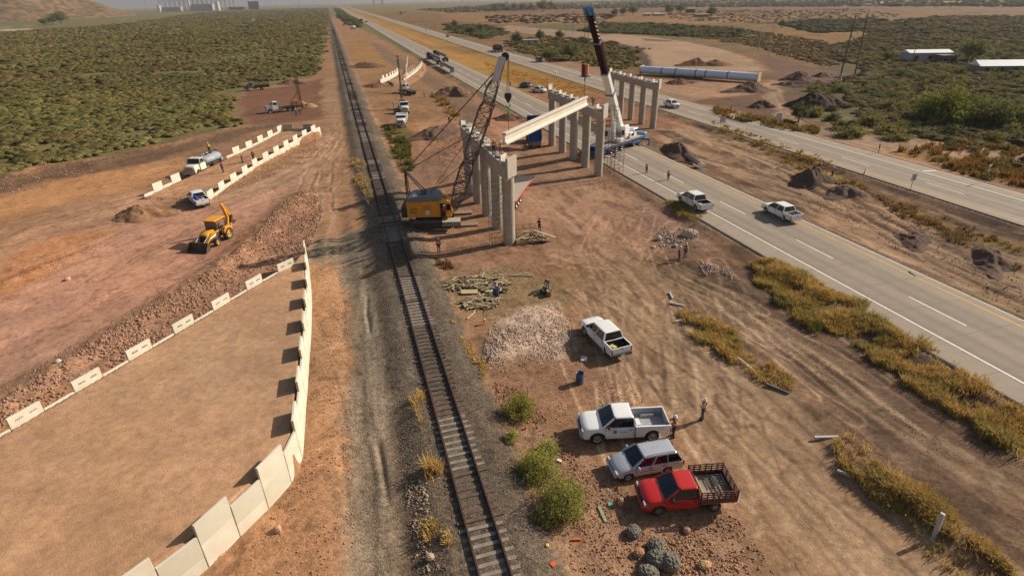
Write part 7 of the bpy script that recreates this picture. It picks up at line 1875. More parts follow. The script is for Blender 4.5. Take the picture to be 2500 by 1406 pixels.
heap(1108, 232, 7, 5, 3.0, (120, 92, 74), "large brown earth cone between the near carriageway and the drill rigs", -.2, 3)
heap(893, 165, 9, 4, 2.4, (112, 84, 66), "dark heap left of the far toothed walls beside the railway", .3, 4)
heap(925, 212, 6, 3, 1.5, (140, 100, 76), "reddish heap in front of the far left toothed wall", 0, 5)
heap(1062, 325, 6.5, 4, 1.6, (108, 84, 68), "dark heap of broken ground behind the near pier's left side", .8, 6)
heap(1240, 292, 4, 2.4, 1.2, (104, 76, 62), "small dark heap below the hanging girder's near end", 0, 7)
heap(1655, 378, 6.5, 2.6, 2.2, (92, 68, 56), "long dark earth heap beside the highway at the grey trough slab", hw-1.57+1.4, 8)
heap(1985, 437, 4.2, 2.6, 1.7, (96, 76, 64), "dark brown earth cone in the median left of the worker", .2, 9)
heap(2062, 470, 3.8, 2.4, 1.1, (108, 86, 72), "brushy low heap in the median right of the worker", .2, 10)
heap(1830, 222, 8, 4.5, 2.4, (112, 88, 72), "brown heap in front of the right end of the steel pipe", .1, 11)
heap(1950, 195, 6, 4, 3.2, (112, 86, 70), "tall brown cone right of the steel pipe on the dirt track", .2, 12)
heap(1965, 210, 9, 4, 2.2, (104, 80, 66), "wide brown heap just below the tall cone near the dirt track", 0, 13)
heap(1990, 262, 8, 4.5, 4.2, (76, 58, 50), "tallest dark heap at the edge of the scrub right of the dirt track", .1, 14)
heap(1857, 262, 3.6, 2.2, 1.9, (92, 70, 56), "small dark heap at the far verge above the first ringed sign", 0, 15)
heap(1700, 160, 9, 4, 2.6, (122, 88, 66), "left brown heap on the embankment behind the steel pipe", 0, 16); heap(1742, 160, 8, 4, 2.0, (122, 90, 68), "right brown heap on the embankment behind the steel pipe", 0, 17)
heap(2110, 190, 9, 3.5, 2.0, (84, 66, 58), "dark flat heap at the feet of the power pylon", 0, 18); heap(2010, 188, 4, 2.5, 1.6, (104, 82, 68), "small heap left of the power pylon's feet", 0, 19)
heap(1660, 205, 5, 2.6, 1.7, (118, 84, 64), "small brown heap below the left end of the steel pipe", 0, 20); heap(715, 205, 6, 3, 1.7, (118, 86, 66), "brown heap at the scrub edge right of the stake bed truck", 0, 21)
heap(740, 262, 4, 2.4, 1.8, (166, 128, 90), "pale tan heap behind the left drill rig", .2, 22); heap(2230, 590, 3.4, 1.7, .8, (96, 74, 62), "low dark heap in the median right of the driving pickup", 1.0, 23); heap(2420, 640, 4, 1.8, .9, (98, 76, 64), "low dark heap at the far right of the median", 1.0, 24)

# ---- leaves
LEAF = tintmat("leaf", .8, .35); SCRUBM = tintmat("scrub_leaf", .9, .45); GRASSM = tintmat("dry_blades", .85, .3); BARK = mat("bark", (.10, .07, .045), .9, noise=.2)
def bushdata(n_leaf, rx, rz_, ls, colr, seed, spread=.25, base=.05, open_=.0):
    """crown of small leaf faces on fanned twigs"""
    rng = np.random.default_rng(seed); nst = max(8, n_leaf//70)
    a = rng.uniform(0, 2*np.pi, nst); tl = np.arccos(rng.uniform(.12, 1, nst)); 
    d = np.stack([np.sin(tl)*np.cos(a), np.sin(tl)*np.sin(a), np.cos(tl)], 1); L = rng.uniform(.55, 1.15, nst)
    k = rng.integers(0, nst, n_leaf); t = rng.uniform(.25, 1, n_leaf)**.7
    p = d[k]*(L[k]*t)[:, None]; p[:, 2] += .1*t; p = p*np.array([rx, rx, rz_]); p += rng.normal(0, .10, (n_leaf, 3))*np.array([rx, rx, rz_])*(.4+t)[:, None]
    p[:, 2] = np.abs(p[:, 2])+base
    u = rng.normal(size=(n_leaf, 3)); u[:, 2] += .5; u /= np.linalg.norm(u, axis=1)[:, None]; w_ = np.cross(u, rng.normal(size=(n_leaf, 3))); w_ /= np.linalg.norm(w_, axis=1)[:, None]
    s = ls*rng.uniform(.6, 1.3, n_leaf)[:, None]
    V = np.stack([p-u*s-w_*s*.35, p-u*s+w_*s*.35, p+u*s+w_*s*.3, p+u*s-w_*s*.3], 1).reshape(-1, 3); F = np.arange(n_leaf*4).reshape(-1, 4)
    ct = rng.normal(1, spread*.6, nst)[k]; T = np.array(lin(colr))*(ct*rng.normal(1, spread*.5, n_leaf))[:, None]; T[:, 0] *= rng.normal(1, .08, n_leaf)
    return V, F, np.clip(np.repeat(T, 4, 0), .008, .6), d*L[:, None]*np.array([rx, rx, rz_])*.8
def bush_obj(name, V, F, T, tips, trunk=None):
    e = empty(name); o = npmesh("foliage", V, F, LEAF, T, parent=e)
    g = MB()
    for q in tips[:26]: g.cyl((0, 0, 0 if trunk is None else trunk), q+np.array([0, 0, .05]), .02*max(1, np.linalg.norm(q)), .006, n=4, caps=False)
    if trunk: g.cyl((0, 0, -.1), (0, 0, trunk+.2), .22, .14, n=8)
    g.build("stems" if trunk is None else "trunk", BARK, e); return e
def green(c): return c
near = [bush_obj("green_bush", *bushdata(6500, 1.25, 1.3, .05, (156, 150, 78), 11)), bush_obj("green_bush", *bushdata(7500, 1.35, 1.45, .05, (160, 156, 80), 12)), bush_obj("green_bush", *bushdata(9500, 1.65, 1.7, .052, (152, 148, 78), 13)), bush_obj("green_bush", *bushdata(3500, .8, .9, .05, (166, 160, 90), 14))]
nb_ = [((1268, 1010), 0, 1, "roundest green bush, topmost of the three by the gravel bed"), ((1312, 1160), 1, 1, "middle green bush between the railway and the silver wagon"), ((1374, 1240), 2, 1, "largest green bush, beside the red truck's front"), ((1340, 1105), 3, 1, "small upright green bush behind the middle one"), ((1335, 1268), 3, .9, "small green clump at the lower left of the largest bush"), ((1248, 1075), 3, .7, "small grey green clump on the gravel left of the middle bush")]
used = set()
for (px, py), k, s, lab in nb_:
    o = near[k] if k not in used else copy_tree(near[k]); used.add(k); o.location = at(px, py); o.scale = (s, s, s); o.rotation_euler = (0, 0, len(used)*1.3+px)
    tag(o, lab, "bush", "green bushes by the parked cars")
def tuft_field(name, regions, label, seed, cat="dry grass"):
    rng = np.random.default_rng(seed); Vs, Ts = [], []
    for pts, n, h, wd, colr, spread, blades in regions:
        P = wpts(pts); X = [p[0] for p in P]; Y = [p[1] for p in P]; got = []; tot = 0
        while tot < n:
            x = rng.uniform(min(X), max(X), n*3); y = rng.uniform(min(Y), max(Y), n*3); m = sdpoly(x+(fbm(x, y, 1.5, 2, 5)-.5)*1.2, y, P) < 0
            m &= rng.random(len(x)) < np.clip((fbm(x, y, 1.7, 3, 501+seed)-.40)*5, .02, 1); got.append(np.stack([x[m], y[m]], 1)); tot += m.sum()
        q = np.concatenate(got)[:n]; z = hfun(q[:, 0], q[:, 1]); hh_ = h*rng.uniform(.5, 1.25, n)*(.25+1.5*fbm(q[:, 0], q[:, 1], 2, 2, 511))
        gq = fbm(q[:, 0], q[:, 1], 2.0, 3, 521+seed)
        C = np.array([lin(c_) for c_ in colr]); mixw = np.clip((gq-.35)*3.3, 0, 1)[:, None]; base = C[0]*(1-mixw)+C[-1]*mixw
        for b in range(blades):
            a = rng.uniform(0, 2*np.pi, n); ln = rng.uniform(.15, .75, n)*hh_; o = rng.normal(0, .12, (n, 2)); dirv = np.stack([np.cos(a), np.sin(a)], 1); pr = np.stack([-np.sin(a), np.cos(a)], 1)
            b0 = np.stack([q[:, 0]+o[:, 0], q[:, 1]+o[:, 1], z-.02], 1); mid_ = b0+np.concatenate([dirv*(ln*.35)[:, None], (hh_*.6)[:, None]], 1); tip = b0+np.concatenate([dirv*ln[:, None], (hh_*rng.uniform(.7, 1.1, n))[:, None]], 1)
            w3 = np.concatenate([pr*wd, np.zeros((n, 1))], 1)
            Vs.append(np.stack([b0-w3*.7, b0+w3*.7, mid_+w3, mid_-w3, mid_-w3, mid_+w3, tip+w3*.3, tip-w3*.3], 1).reshape(-1, 3))
            t = np.clip(base*(rng.normal(1, spread, n))[:, None], .01, .7); Ts.append(np.repeat(t, 8, 0))
    V = np.concatenate(Vs); o = npmesh(name, V, np.arange(len(V)).reshape(-1, 4), GRASSM, np.concatenate(Ts)); return tag(o, label, cat, kind="stuff")
OC = [(210, 170, 98), (170, 152, 86)]; OR2 = [(216, 174, 106), (186, 158, 94)]; GY = [(140, 134, 66), (184, 150, 78)]
tuft_field("dry_grass", [([(1835, 645), (1880, 638), (1960, 675), (2100, 750), (2340, 900), (2540, 1030), (2550, 1150), (2380, 1045), (2180, 905), (2000, 790), (1900, 730), (1845, 690)], 4300, .62, .022, OC, .22, 9),
    ([(1850, 660), (1900, 700), (2000, 790), (2000, 820), (1880, 730)], 500, .6, .024, GY, .2, 9),
    ([(1655, 760), (1700, 750), (1790, 810), (1830, 870), (1790, 890), (1720, 850), (1670, 800)], 800, .42, .02, OC, .22, 8), ([(1780, 870), (1840, 870), (1930, 930), (1925, 960), (1850, 935)], 330, .36, .02, OR2, .22, 8),
    ([(2040, 1075), (2085, 1070), (2180, 1150), (2260, 1210), (2340, 1290), (2480, 1420), (2300, 1440), (2250, 1330), (2120, 1200), (2045, 1130)], 1900, .45, .02, OR2, .22, 9),
    ([(1630, 495), (1660, 500), (1725, 545), (1715, 562), (1640, 520)], 300, .5, .026, GY, .25, 9)], "long dry golden grass strips along the highway verge", 31)
tuft_field("dry_weeds", [([(1090, 780), (1130, 785), (1175, 880), (1185, 900), (1150, 890)], 60, .3, .02, OR2, .2, 8), ([(1000, 990), (1030, 970), (1045, 1040), (1020, 1060)], 22, .6, .02, OR2, .2, 9), ([(1030, 1150), (1065, 1160), (1070, 1240), (1040, 1230)], 26, .7, .02, OR2, .2, 9), ([(1025, 1280), (1055, 1280), (1065, 1340), (1035, 1330)], 16, .6, .02, OR2, .2, 9), ([(1075, 1320), (1100, 1320), (1100, 1350), (1080, 1350)], 8, .4, .02, OR2, .2, 9),
    ([(855, 380), (885, 400), (920, 500), (905, 520), (870, 450)], 170, .5, .03, OR2, .2, 7), ([(1150, 885), (1185, 885), (1190, 960), (1165, 950)], 40, .3, .02, OR2, .2, 8),
    ([(935, 310), (960, 310), (1000, 350), (1010, 420), (975, 420), (950, 350)], 420, .7, .05, [(104, 102, 48), (124, 112, 56)], .2, 8), ([(1050, 228), (1080, 235), (1125, 285), (1115, 295), (1070, 255)], 260, .8, .05, [(176, 140, 70), (150, 124, 64)], .2, 8), ([(1060, 630), (1110, 640), (1100, 660), (1065, 655)], 60, .35, .03, [(120, 84, 56), (110, 78, 52)], .2, 8),
    ([(1740, 270), (1850, 285), (2000, 315), (2000, 330), (1880, 318), (1750, 285)], 700, .9, .06, [(160, 118, 56), (126, 116, 60)], .2, 7), ([(2190, 370), (2350, 345), (2500, 375), (2520, 460), (2400, 440), (2280, 400)], 900, .8, .06, [(160, 112, 54), (124, 112, 56)], .2, 7),
    ([(1740, 300), (2020, 395), (2120, 460), (2080, 470), (1900, 385), (1740, 315)], 500, .4, .05, [(170, 136, 64), (150, 120, 60)], .2, 7), ([(2130, 470), (2500, 600), (2500, 660), (2200, 540)], 420, .35, .04, [(150, 118, 68), (124, 98, 62)], .2, 7),
    ([(1180, 150), (1250, 170), (1430, 215), (1430, 240), (1300, 215), (1200, 180)], 1500, .38, .045, [(214, 166, 88), (196, 152, 84)], .15, 7)], "scattered dry weeds and golden tufts around the site", 32, "weeds")
# ---- scrub: plants one can tell apart on the right, and the dense mass
PB = [bush_obj("desert_shrub", *bushdata(1500, 1.9, 1.5, .14, c_, 40+i)) for i, c_ in enumerate(((124, 118, 66), (134, 122, 74), (112, 110, 66), (138, 130, 70)))]
PT = [bush_obj("mesquite_tree", *bushdata(2600, 3.2, 3.0, .22, (122, 124, 66), 50, base=1.6), trunk=1.9), bush_obj("mesquite_tree", *bushdata(2200, 2.6, 2.8, .2, (104, 106, 62), 51, base=1.8), trunk=1.9)]
usedo = set()
def putv(pro, px, py, s, label, cat, group, sz=None):
    o = pro if pro.name not in usedo else copy_tree(pro); usedo.add(pro.name); o.location = at(px, py); o.scale = (s, s, sz or s); o.rotation_euler = (0, 0, (px*7+py) % 6.28); return tag(o, label, cat, group)
tr_ = [((1340, 152), 0, 1.15, "leafy tree with a visible trunk, left of the pair behind the dark car"), ((1392, 148), 0, 1.5, "widest leafy tree, right of the pair behind the dark car"), ((1262, 112), 1, 1.5, "dark tree behind the tank truck"), ((1318, 100), 1, 1.3, "dark round tree beside the small white wall"), ((1367, 98), 1, 1.2, "slim dark tree above the pair of leafy trees"), ((1150, 88), 0, 1.6, "broad tree by the dirt lane far left of the tank truck"), ((1110, 68), 1, 1.4, "dark tree at the left end of the far hedge"), ((1172, 78), 1, 1.3, "smaller tree right of the broad one by the dirt lane"), ((1908, 70), 1, 1.2, "lone small tree at the bend of the pale field track"), ((2370, 155), 0, 1.7, "bright green tree right of the white shed"), ((2240, 148), 0, .8, "leafy tree in front of the white shed"), ((2165, 150), 0, .8, "small tree left of the white shed"), ((2450, 160), 1, .7, "thin tree behind the long white roof"), ((2420, 160), 1, .6, "thin pale tree at the left end of the long white roof"),
    ((2300, 300), 2, 3.4, "biggest bright green tree among the right hand scrub"), ((2370, 295), 3, 2.8, "dark round bush right of the biggest bright green one"), ((2440, 310), 3, 2.8, "wide bush at the right edge above the dirt lane"), ((1948, 300), 1, .8, "grey green tree beside the end of the dirt track")]
BB = [bush_obj('round_tree', *bushdata(5000, 1.9, 1.9, .10, (128, 128, 58), 71)), bush_obj('round_tree', *bushdata(5000, 1.9, 1.7, .10, (112, 112, 62), 72))]
for (px, py), k, s, lab in tr_: putv((PT+BB)[k], px, py, s, lab, "tree", "trees beyond the highway")
rnd = random.Random(77); cnt = 0
spots = []
for _ in range(4000):
    px = rnd.uniform(1980, 2560); py = rnd.uniform(118, 345)
    if not ((px > 2100 or 205 < py) and py < 345 and (px > 2060 or py < 300)): continue
    if 2180 < px < 2330 and 150 < py < 165: continue
    q = at(px, py)
    if any((q.x-a)**2+(q.y-b)**2 < 5.0**2 for a, b, *_ in spots): continue
    spots.append((q.x, q.y, px, py))
    if len(spots) > 170: break
PL_ = ("near the dirt lane", "in the middle of the scrub", "at the far side of the scrub")
for i, (x, y, px, py) in enumerate(spots):
    sz = rnd.uniform(.8, 1.9); r_ = 0 if py > 280 else 1 if py > 190 else 2
    lab = ("small", "middling", "big")[int((sz-.8)/.3667) if sz < 1.89 else 2]+" "+("olive", "brownish", "grey green", "yellow green")[i % 4]+" shrub "+PL_[r_]+" at the right"
    putv(PB[i % 4], px, py, sz, lab, "shrub", lab.replace("shrub", "shrubs"), rnd.uniform(.8, 1.4))
def scrub(name, pts, n, label, seed, s0, s1, colr, keep=None, leaves=22, z_=0):
    rng = np.random.default_rng(seed); P = pts
    # spread evenly over the picture-independent ground: log-uniform in distance, uniform in bearing
    X = np.array(P); rr = np.hypot(X[:, 0], X[:, 1]); aa = np.arctan2(X[:, 0], X[:, 1]); got = []; tot = 0
    while tot < n:
        r = np.exp(rng.uniform(np.log(rr.min()), np.log(rr.max()), n*2)); a = rng.uniform(aa.min(), aa.max(), n*2); x = r*np.sin(a); y = r*np.cos(a)
        m = sdpoly(x+(fbm(x, y, 10, 4, 601)-.5)*12, y+(fbm(x, y, 10, 4, 602)-.5)*12, P) < 0
        if keep is not None: m &= keep(x, y)
        got.append(np.stack([x[m], y[m], r[m]], 1)); tot += m.sum()
    q = np.concatenate(got)[:n]; z = hfun(q[:, 0], q[:, 1]); d = q[:, 2]; sz = rng.uniform(s0, s1, n)*np.clip(d/160, 1, 6)**.42
    gg = fbm(q[:, 0], q[:, 1], 25, 3, 611); C = [np.array(lin(c_)) for c_ in colr]; base = (C[0]*(1-gg[:, None])+C[1]*gg[:, None])*rng.normal(1, .15, (n, 1))*(.72+.56*fbm(q[:, 0], q[:, 1], 45, 4, 651))[:, None]; bk = sm(.55, .65, fbm(q[:, 0], q[:, 1], 14, 3, 652))[:, None]*.5; base = base*(1-bk)+base*bk*np.array([1.05, .82, .72]); dk = (rng.random(n) < .05)[:, None]; base = np.where(dk, base*.6, base); sz = np.where(dk[:, 0], sz*1.5, sz)
    # rounded crowns built of overlapping lobes with leafy skirts
    c0 = np.stack([q[:, 0], q[:, 1], z+sz*.12], 1); V3 = []; T3 = []
    for lb in range(2):
        s_ = sz*(.72 if lb == 0 else .5); off = np.zeros((n, 3)) if lb == 0 else np.stack([rng.normal(0, .7, n)*sz, rng.normal(0, .7, n)*sz, rng.uniform(-.05, .15, n)*sz], 1)
        A = rng.normal(size=(n, 3, 3)); Q, _ = np.linalg.qr(A); jit = 1+rng.uniform(-.3, .3, (n, 12, 1)); W = np.einsum('nij,nkj->nki', Q, IV[None]*jit)*s_[:, None, None]*np.array([1.15, 1.15, .42])
        W += (c0+off)[:, None, :]; V3.append(W.reshape(-1, 3)); T3.append(np.repeat(base, 12, 0)*rng.normal(1, .1, (n*12, 1)))
    nb3 = 2*n*12; F3 = np.concatenate([(IF[None]+(np.arange(n)*12)[:, None, None]).reshape(-1, 3), (IF[None]+(np.arange(n)*12)[:, None, None]+n*12).reshape(-1, 3)])
    k = max(6, int(leaves*.9)); u = rng.normal(size=(n, k, 3)); u[..., 2] = np.abs(u[..., 2]); u /= np.linalg.norm(u, axis=2)[..., None]
    p = u*rng.uniform(.55, 1.15, (n, k, 1))*sz[:, None, None]*np.array([1.15, 1.15, .5])+c0[:, None, :]
    t1 = rng.normal(size=(n, k, 3)); t1 /= np.linalg.norm(t1, axis=2)[..., None]; t2 = np.cross(t1, u); ls = (sz[:, None]*rng.uniform(.07, .15, (n, k)))[..., None]
    V4 = np.stack([p-t1*ls, p+t1*ls, p+t2*ls], 2).reshape(-1, 3); F4 = np.arange(len(V4)).reshape(-1, 3)+nb3
    T4 = np.repeat((base[:, None, :]*rng.normal(1, .08, (n, k, 1))).reshape(-1, 3), 3, 0)
    V = np.concatenate(V3+[V4]); F = np.concatenate([F3, F4]); T = np.clip(np.concatenate(T3+[T4]), .01, .5)
    o = npmesh(name, V, F, SCRUBM, T, smooth=True); return tag(o, label, "scrub", kind="stuff")
LEFT = [tuple(G(a, b)[:2]) for a, b in ((0, 430), (130, 394), (250, 380), (420, 341), (590, 300), (560, 262), (560, 222), (600, 200), (690, 196), (760, 186), (794, 110), (798, 52), (803, 20), (700, 22), (500, 30), (300, 60), (0, 80))] + [tuple(G(-500, 85)[:2]), tuple(G(-500, 520)[:2])]
scrub("desert_scrub", LEFT, 32000, "dense olive green desert scrub covering the plain on the left", 61, .8, 1.6, ((128, 122, 68), (138, 122, 78)), leaves=20, keep=lambda x, y: (fbm(x, y, 16, 3, 641) > .30+.10*(RNG.random(len(x))-.5))*(np.hypot(x-at(628, 222).x, y-at(628, 222).y) > 13)*(np.hypot(x-at(690, 272).x, y-at(690, 272).y) > 14))
RG = [tuple(G(a, b)[:2]) for a, b in ((2000, 120), (2120, 90), (2100, 60), (2300, 40), (2600, 40), (2700, 120), (2700, 440), (2560, 430), (2500, 350), (2350, 345), (2150, 300), (2060, 250), (2040, 215), (2120, 170))]
scrub("desert_scrub", RG, 9000, "olive desert scrub on the plain beyond the right hand shrubs", 62, .7, 1.8, ((112, 106, 64), (126, 110, 72)), leaves=22)
MG = [tuple(G(a, b)[:2]) for a, b in ((1420, 76), (1480, 58), (1650, 62), (1800, 76), (1820, 92), (1700, 92), (1560, 84), (1450, 82))]
scrub("desert_scrub", MG, 1500, "band of green scrub behind the dirt embankment", 63, .9, 2.2, ((104, 102, 56), (112, 104, 62)))
M2 = [tuple(G(a, b)[:2]) for a, b in ((1230, 100), (1330, 88), (1480, 105), (1560, 125), (1570, 160), (1500, 172), (1400, 150), (1330, 150), (1250, 120))]
scrub("desert_scrub", M2, 1300, "green undergrowth around the pair of leafy trees", 64, .5, 1.3, ((112, 108, 56), (126, 112, 62)))
M3 = [tuple(G(a, b)[:2]) for a, b in ((1080, 60), (1200, 64), (1240, 82), (1180, 96), (1100, 78))]
scrub("desert_scrub", M3, 700, "low green hedge scrub beside the dirt lane far left of the tank truck", 65, .8, 1.8, ((96, 96, 56), (108, 102, 62)))
M4 = [tuple(G(a, b)[:2]) for a, b in ((1900, 60), (2000, 48), (2160, 50), (2120, 75), (1990, 82))]
scrub("desert_scrub", M4, 700, "patch of dark green scrub behind the power pylon", 66, .8, 2.2, ((94, 94, 56), (104, 98, 60)))
FG = [tuple(G(a, b)[:2]) for a, b in ((1020, 25), (1200, 12), (1500, 3), (1900, -6), (2500, -14), (2700, 10), (2500, 18), (2100, 17), (1650, 18), (1300, 25), (1100, 32))]
scrub("desert_scrub", FG, 6000, "far grey green scrub plain along the horizon on the right", 67, 1.2, 2.6, ((98, 96, 62), (108, 102, 70)), leaves=14)
TG = [tuple(G(a, b)[:2]) for a, b in ((815, 20), (830, 22), (850, 40), (885, 62), (870, 70), (850, 60), (832, 45))]
scrub("desert_scrub", TG, 700, "green scrub between the railway and the highway far away", 68, .8, 2.2, ((100, 98, 56), (108, 100, 62)))
M6 = [tuple(G(a, b)[:2]) for a, b in ((1620, 60), (1780, 66), (1900, 84), (2000, 100), (2060, 130), (2040, 165), (1960, 150), (1850, 118), (1760, 100), (1640, 86))]
scrub("field_grass", M6, 2600, "low rusty and green weeds on the brown field behind the dirt embankment", 70, .35, .9, ((150, 112, 70), (118, 112, 66)), leaves=16)
M7 = [tuple(G(a, b)[:2]) for a, b in ((1600, 30), (2100, 22), (2200, 40), (1900, 60), (1650, 50))]
scrub("field_grass", M7, 900, "thin weeds on the far reddish field at the upper right", 73, .4, 1.1, ((140, 106, 74), (118, 106, 70)), leaves=14)
FD = [tuple(G(a, b)[:2]) for a, b in ((1180, 40), (1500, 34), (1500, 58), (1200, 58))]
scrub("field_bushes", FD, 240, "sparse dark bushes on the tan field far behind the trees", 69, 1.0, 1.9, ((74, 66, 46), (92, 78, 50)), leaves=26)

# ================================================================== FAR THINGS
def hill():
    c = G(-60, 48); c = Vector((c.x-60, c.y-80, 0)); n = 280; R = 540; xs = np.linspace(-R, R, n); X, Y = np.meshgrid(xs+c.x, xs*.8+c.y); dx, dy = (X-c.x)/R, (Y-c.y)/(R*.8); r = np.sqrt(dx**2+dy**2)
    a = np.arctan2(dy, dx); z = 250*np.clip(1-r, 0, 1)**1.25*(1+.16*np.sin(a*5+r*6)+.5*(fbm(X, Y, 130, 4, 701)-.5))+(fbm(X, Y, 26, 4, 702)-.5)*30*np.clip(1-r, 0, 1)**.5-3*(r > .97)-1.0
    I = np.arange(n*n).reshape(n, n); F = np.stack([I[:-1, :-1], I[:-1, 1:], I[1:, 1:], I[1:, :-1]], -1).reshape(-1, 4); x, y = X.ravel(), Y.ravel()
    k1 = fbm(x, y, 80, 4, 703)[:, None]; k2 = fbm(x, y, 9, 3, 704)[:, None]; C = np.array(lin((112, 92, 72)))*(1-k1)+np.array(lin((146, 108, 66)))*k1; C = C*(1-sm(.48, .54, k2)*.85)+np.array(lin((84, 76, 58)))*sm(.48, .54, k2)*.85
    P = [tuple(v[:2]) for v in (G(230, 56), G(200, 45), G(165, 38))]
    q = dline(x+fbm(x, y, 20, 2, 705)*20-10, y, [(P[0][0], P[0][1]), (c.x+150, c.y-120), (c.x+60, c.y-40)])[:, None]; C = C*(1-np.exp(-(q/7)**2)*.8)+np.array(lin((200, 184, 168)))*np.exp(-(q/7)**2)*.8
    o = npmesh("hill", np.stack([x, y, z.ravel()], 1), F, tintmat("hill_earth"), C, smooth=True); tag(o, kind="structure")
    return c
HC = hill()
def box_house(px, py, w_, d_, h, colr, label, roof=None, group="far small buildings", rz=.2, name="building", win=True, cat="building"):
    p = at(px, py); e = empty(name, p, rz, label, cat, group); g = MB(); g.box((0, 0, h/2-.3), (w_, d_, h+.6)); g.build("wall", mat("wall_%d_%d_%d" % colr, lin(colr), .8), e)
    g = MB()
    if roof and roof[1]: g.prism([(-d_/2-.4, h), (d_/2+.4, h), (0, h+roof[1])], -w_/2-.4, w_/2+.4, ax='x')
    else: g.box((0, 0, h+.15), (w_+.6, d_+.6, .3))
    rc = roof[0] if roof else colr; g.build("roof", mat("roof_%d_%d_%d" % rc, lin(rc), .6), e)
    if win:
        for q in range(max(2, int(w_/4))): g = MB(); g.box((-w_/2+(q+.5)*w_/max(2, int(w_/4)), -d_/2-.03, h*.55), (1.3, .08, h*.35)); g.build("window", GLASS, e)
    return e
box_house(2255, 152, 15, 7, 3.6, (176, 172, 176), "white metal shed with a bright roof half hidden by trees", ((236, 234, 228), .9), rz=-.1, name="shed")
box_house(2305, 156, 5, 5, 2.8, (110, 90, 84), "dark brown lean-to right of the white shed", rz=-.1, name="shed")
box_house(2480, 176, 26, 6, 2.2, (150, 140, 130), "long low building with a bright white roof at the right edge", ((240, 240, 236), 1.6), rz=-.12)
box_house(1222, 24, 44, 20, 13, (150, 152, 166), "pale grey block building with a white end far behind the trees", ((216, 214, 212), 0), rz=.05)
g = MB(); g.box((0, 0, 8), (7, 21, 16)); o = thing1("tower_block", g, PANEL, at(1237, 24), .05, "white end tower attached to the far grey building", "building")
box_house(1298, 22, 22, 12, 7, (198, 150, 120), "orange roofed house right of the far grey building", ((186, 104, 78), 3), rz=.1)
box_house(1274, 20, 8, 8, 9, (200, 140, 116), "narrow orange house between the grey building and the orange roofed one", ((180, 100, 78), 3), rz=.1)
box_house(1355, 24, 8, 6, 8, (130, 76, 66), "small dark red block at the right of the far tree group", rz=.1)
box_house(1578, 40, 9, 5, 3, (190, 180, 160), "left small pale roofed hut beyond the field", ((216, 206, 182), .6)); box_house(1608, 40, 15, 6, 3, (180, 170, 150), "wider pale roofed hut beyond the field", ((220, 210, 186), .6)); box_house(1685, 32, 12, 6, 5, (90, 76, 70), "dark hut with a thin pale roof beyond the field", ((200, 192, 176), 0)); box_house(1712, 42, 18, 5, 3, (140, 120, 100), "long low hut right of the dark one beyond the field", ((196, 178, 146), .5)); box_house(1744, 48, 9, 4, 2, (200, 176, 140), "lowest pale wall beyond the field beside a round tree")
box_house(985, 36, 12, 8, 5, (190, 140, 116), "pinkish hut at the edge of the far highway", rz=.6)
box_house(1290, 108, 12, 4, 2.2, (196, 184, 166), "small white wall with a dark opening behind the undergrowth", rz=.1, name="hut")
rnd = random.Random(21)
for i in range(34):
    px = rnd.choice((rnd.uniform(610, 790), rnd.uniform(610, 790), rnd.uniform(1010, 1240))); py = rnd.uniform(10.5, 14.5) if px < 800 else rnd.uniform(2, 5)
    py = max(py, 20-.0225*px+6)
    p = G(px, py); L = p.length; box_house(px, py, L*.004, L*.0025, L*.0012, rnd.choice(((226, 222, 214), (206, 198, 190), (186, 176, 166))), ("tiny pale building in the far town above the left scrub" if px < 800 else "tiny pale building on the far horizon right of the highway"), None, "tiny buildings of the far town" if px < 800 else "tiny buildings on the right horizon", win=False)
# pale tree clumps round far houses
for i, (px, py, s) in enumerate(((1255, 26, 3), (1275, 28, 3), (1210, 30, 3), (1295, 28, 3), (1325, 30, 4.2), (1345, 26, 3.6), (1240, 30, 2.6), (1520, 40, 2.2), (1545, 38, 2.6), (1632, 38, 2.6), (1660, 34, 2.6), (1735, 44, 2.4), (150, 60, 4), (130, 62, 3), (110, 64, 2.4), (1500, 42, 2.0))):
    putv(PT[i % 2], px, py, s, "dark far tree "+("beside the grey block building" if px < 1260 and px > 900 else "near the orange roofed house" if px < 1400 and px > 900 else "at the foot of the hill" if px < 300 else "around the pale huts beyond the field"), "tree", "far trees "+("by the grey block" if px < 1260 and px > 900 else "by the orange house" if px < 1400 and px > 900 else "at the hill foot" if px < 300 else "by the huts"))
# power plant
p = at(487, 27); L = p.length; sc = L/1389; e = empty("power_plant", p, .15, "grey power plant with a huge dark lattice cooling structure on the left horizon", "power plant")
g = MB(); W, D = 118*sc, 60*sc
for i in range(15):
    for j in (-1, 0, 1): g.box((-W/2+W*i/14, j*D/2, 10.5*sc), (.45*sc, .45*sc, 21*sc))
g.box((0, 0, 21*sc), (W, D, 1.4*sc)); g.box((0, 0, 25*sc), (W, D, .8*sc))
for i in range(29): g.box((-W/2+W*i/28, -D/2, 23*sc), (.4*sc, .4*sc, 4*sc)); 
for i in range(14): g.bar((-W/2+W*i/14, -D/2, 12*sc), (-W/2+W*(i+1)/14, -D/2, 21*sc), .3*sc)
g.build("cooling_structure", mat("hazy_steel", (.13, .13, .16), .7), e)
g = MB(); g.box((-35*sc, -D*.8, 3.5*sc), (38*sc, 10*sc, 8*sc)); g.build("turbine_hall", mat("hall_grey", (.42, .40, .40), .7), e)
g = MB(); g.box((20*sc, -D*.8, 6*sc), (42*sc, 10*sc, 11*sc)); g.build("boiler_hall", MATS["hall_grey"], e)
for x, r, h in ((-53, 3.2, 11), (51, 3.4, 15), (1, 1.3, 21)): g = MB(); g.cyl((x*sc, -D*.9, 0), (x*sc, -D*.9, h*sc), r*sc, n=14); g.build("tank" if r > 2 else "stack", PANEL, e)
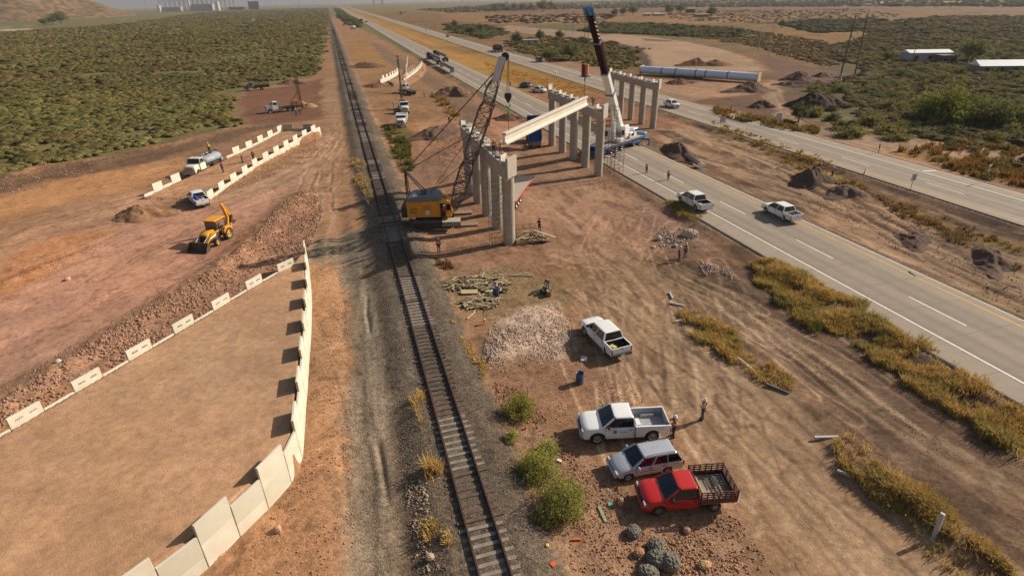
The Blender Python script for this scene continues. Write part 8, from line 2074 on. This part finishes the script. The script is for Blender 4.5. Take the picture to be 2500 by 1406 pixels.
g = MB(); g.box((104*sc, 0, 7*sc), (20*sc, 8*sc, 15*sc)); g.box((70*sc, 0, 2.5*sc), (30*sc, 6*sc, 5*sc)); g.build("transformer_yard", MATS["hazy_steel"], e)
for i, (px, py, top) in enumerate(((330, 22, 6), (358, 22, 5), (392, 22, 2), (573, 24, 0), (462, 26, -6))):
    q = at(px, py); h = zat(q.x, q.y, top); e = empty("transmission_tower", q, .3*i, "thin lattice transmission tower on the left horizon, number "+("one", "two", "three", "four", "five")[i]+" from the hill", "transmission tower", "transmission towers on the left horizon"); g = MB(); w_ = h*.16
    for a, b in ((-1, -1), (1, -1), (1, 1), (-1, 1)): g.bar((a*w_/2, b*w_/2, 0), (a*w_*.12, b*w_*.12, h), h*.012)
    for k in range(5): g.bar((-w_/2*(1-k/6), 0, h*k/6), (w_/2*(1-(k+1)/6), 0, h*(k+1)/6), h*.009); g.bar((w_/2*(1-k/6), 0, h*k/6), (-w_/2*(1-(k+1)/6), 0, h*(k+1)/6), h*.009)
    g.build("mast", STEELG, e); g = MB(); g.bar((-h*.25, 0, h*.85), (h*.25, 0, h*.85), h*.014); g.bar((-h*.2, 0, h*.97), (h*.2, 0, h*.97), h*.014); g.build("arms", STEELG, e)
for i, px in enumerate((913, 934)): q = at(px, 14); g = MB(); g.box((0, 0, 20), (10, 10, 40)); thing1("tall_block", g, PANEL, q, .2, ("left" if i == 0 else "right")+" white tower block of the far pair above the highway", "tower block", "pair of far white towers")
# ---- haze in the air: closed box round everything, sky outside
hb = bpy.data.meshes.new("haze"); x0, x1, y0, y1, z0, z1 = -13500, 13500, -13500, 13500, -8, 175
hb.from_pydata([(x0, y0, z0), (x1, y0, z0), (x1, y1, z0), (x0, y1, z0), (x0, y0, z1), (x1, y0, z1), (x1, y1, z1), (x0, y1, z1)], [], [(3, 2, 1, 0), (4, 5, 6, 7), (0, 1, 5, 4), (1, 2, 6, 5), (2, 3, 7, 6), (3, 0, 4, 7)])
ho = bpy.data.objects.new("haze", hb); COL.objects.link(ho); hm = bpy.data.materials.new("haze"); hm.use_nodes = True; hn = hm.node_tree; hn.nodes.remove(hn.nodes["Principled BSDF"])
pv = hn.nodes.new("ShaderNodeVolumePrincipled"); pv.inputs["Color"].default_value = (.80, .80, .86, 1); pv.inputs["Density"].default_value = .00009; pv.inputs["Anisotropy"].default_value = .2
hn.links.new(pv.outputs[0], hn.nodes["Material Output"].inputs["Volume"]); hb.materials.append(hm); tag(ho, kind="stuff")
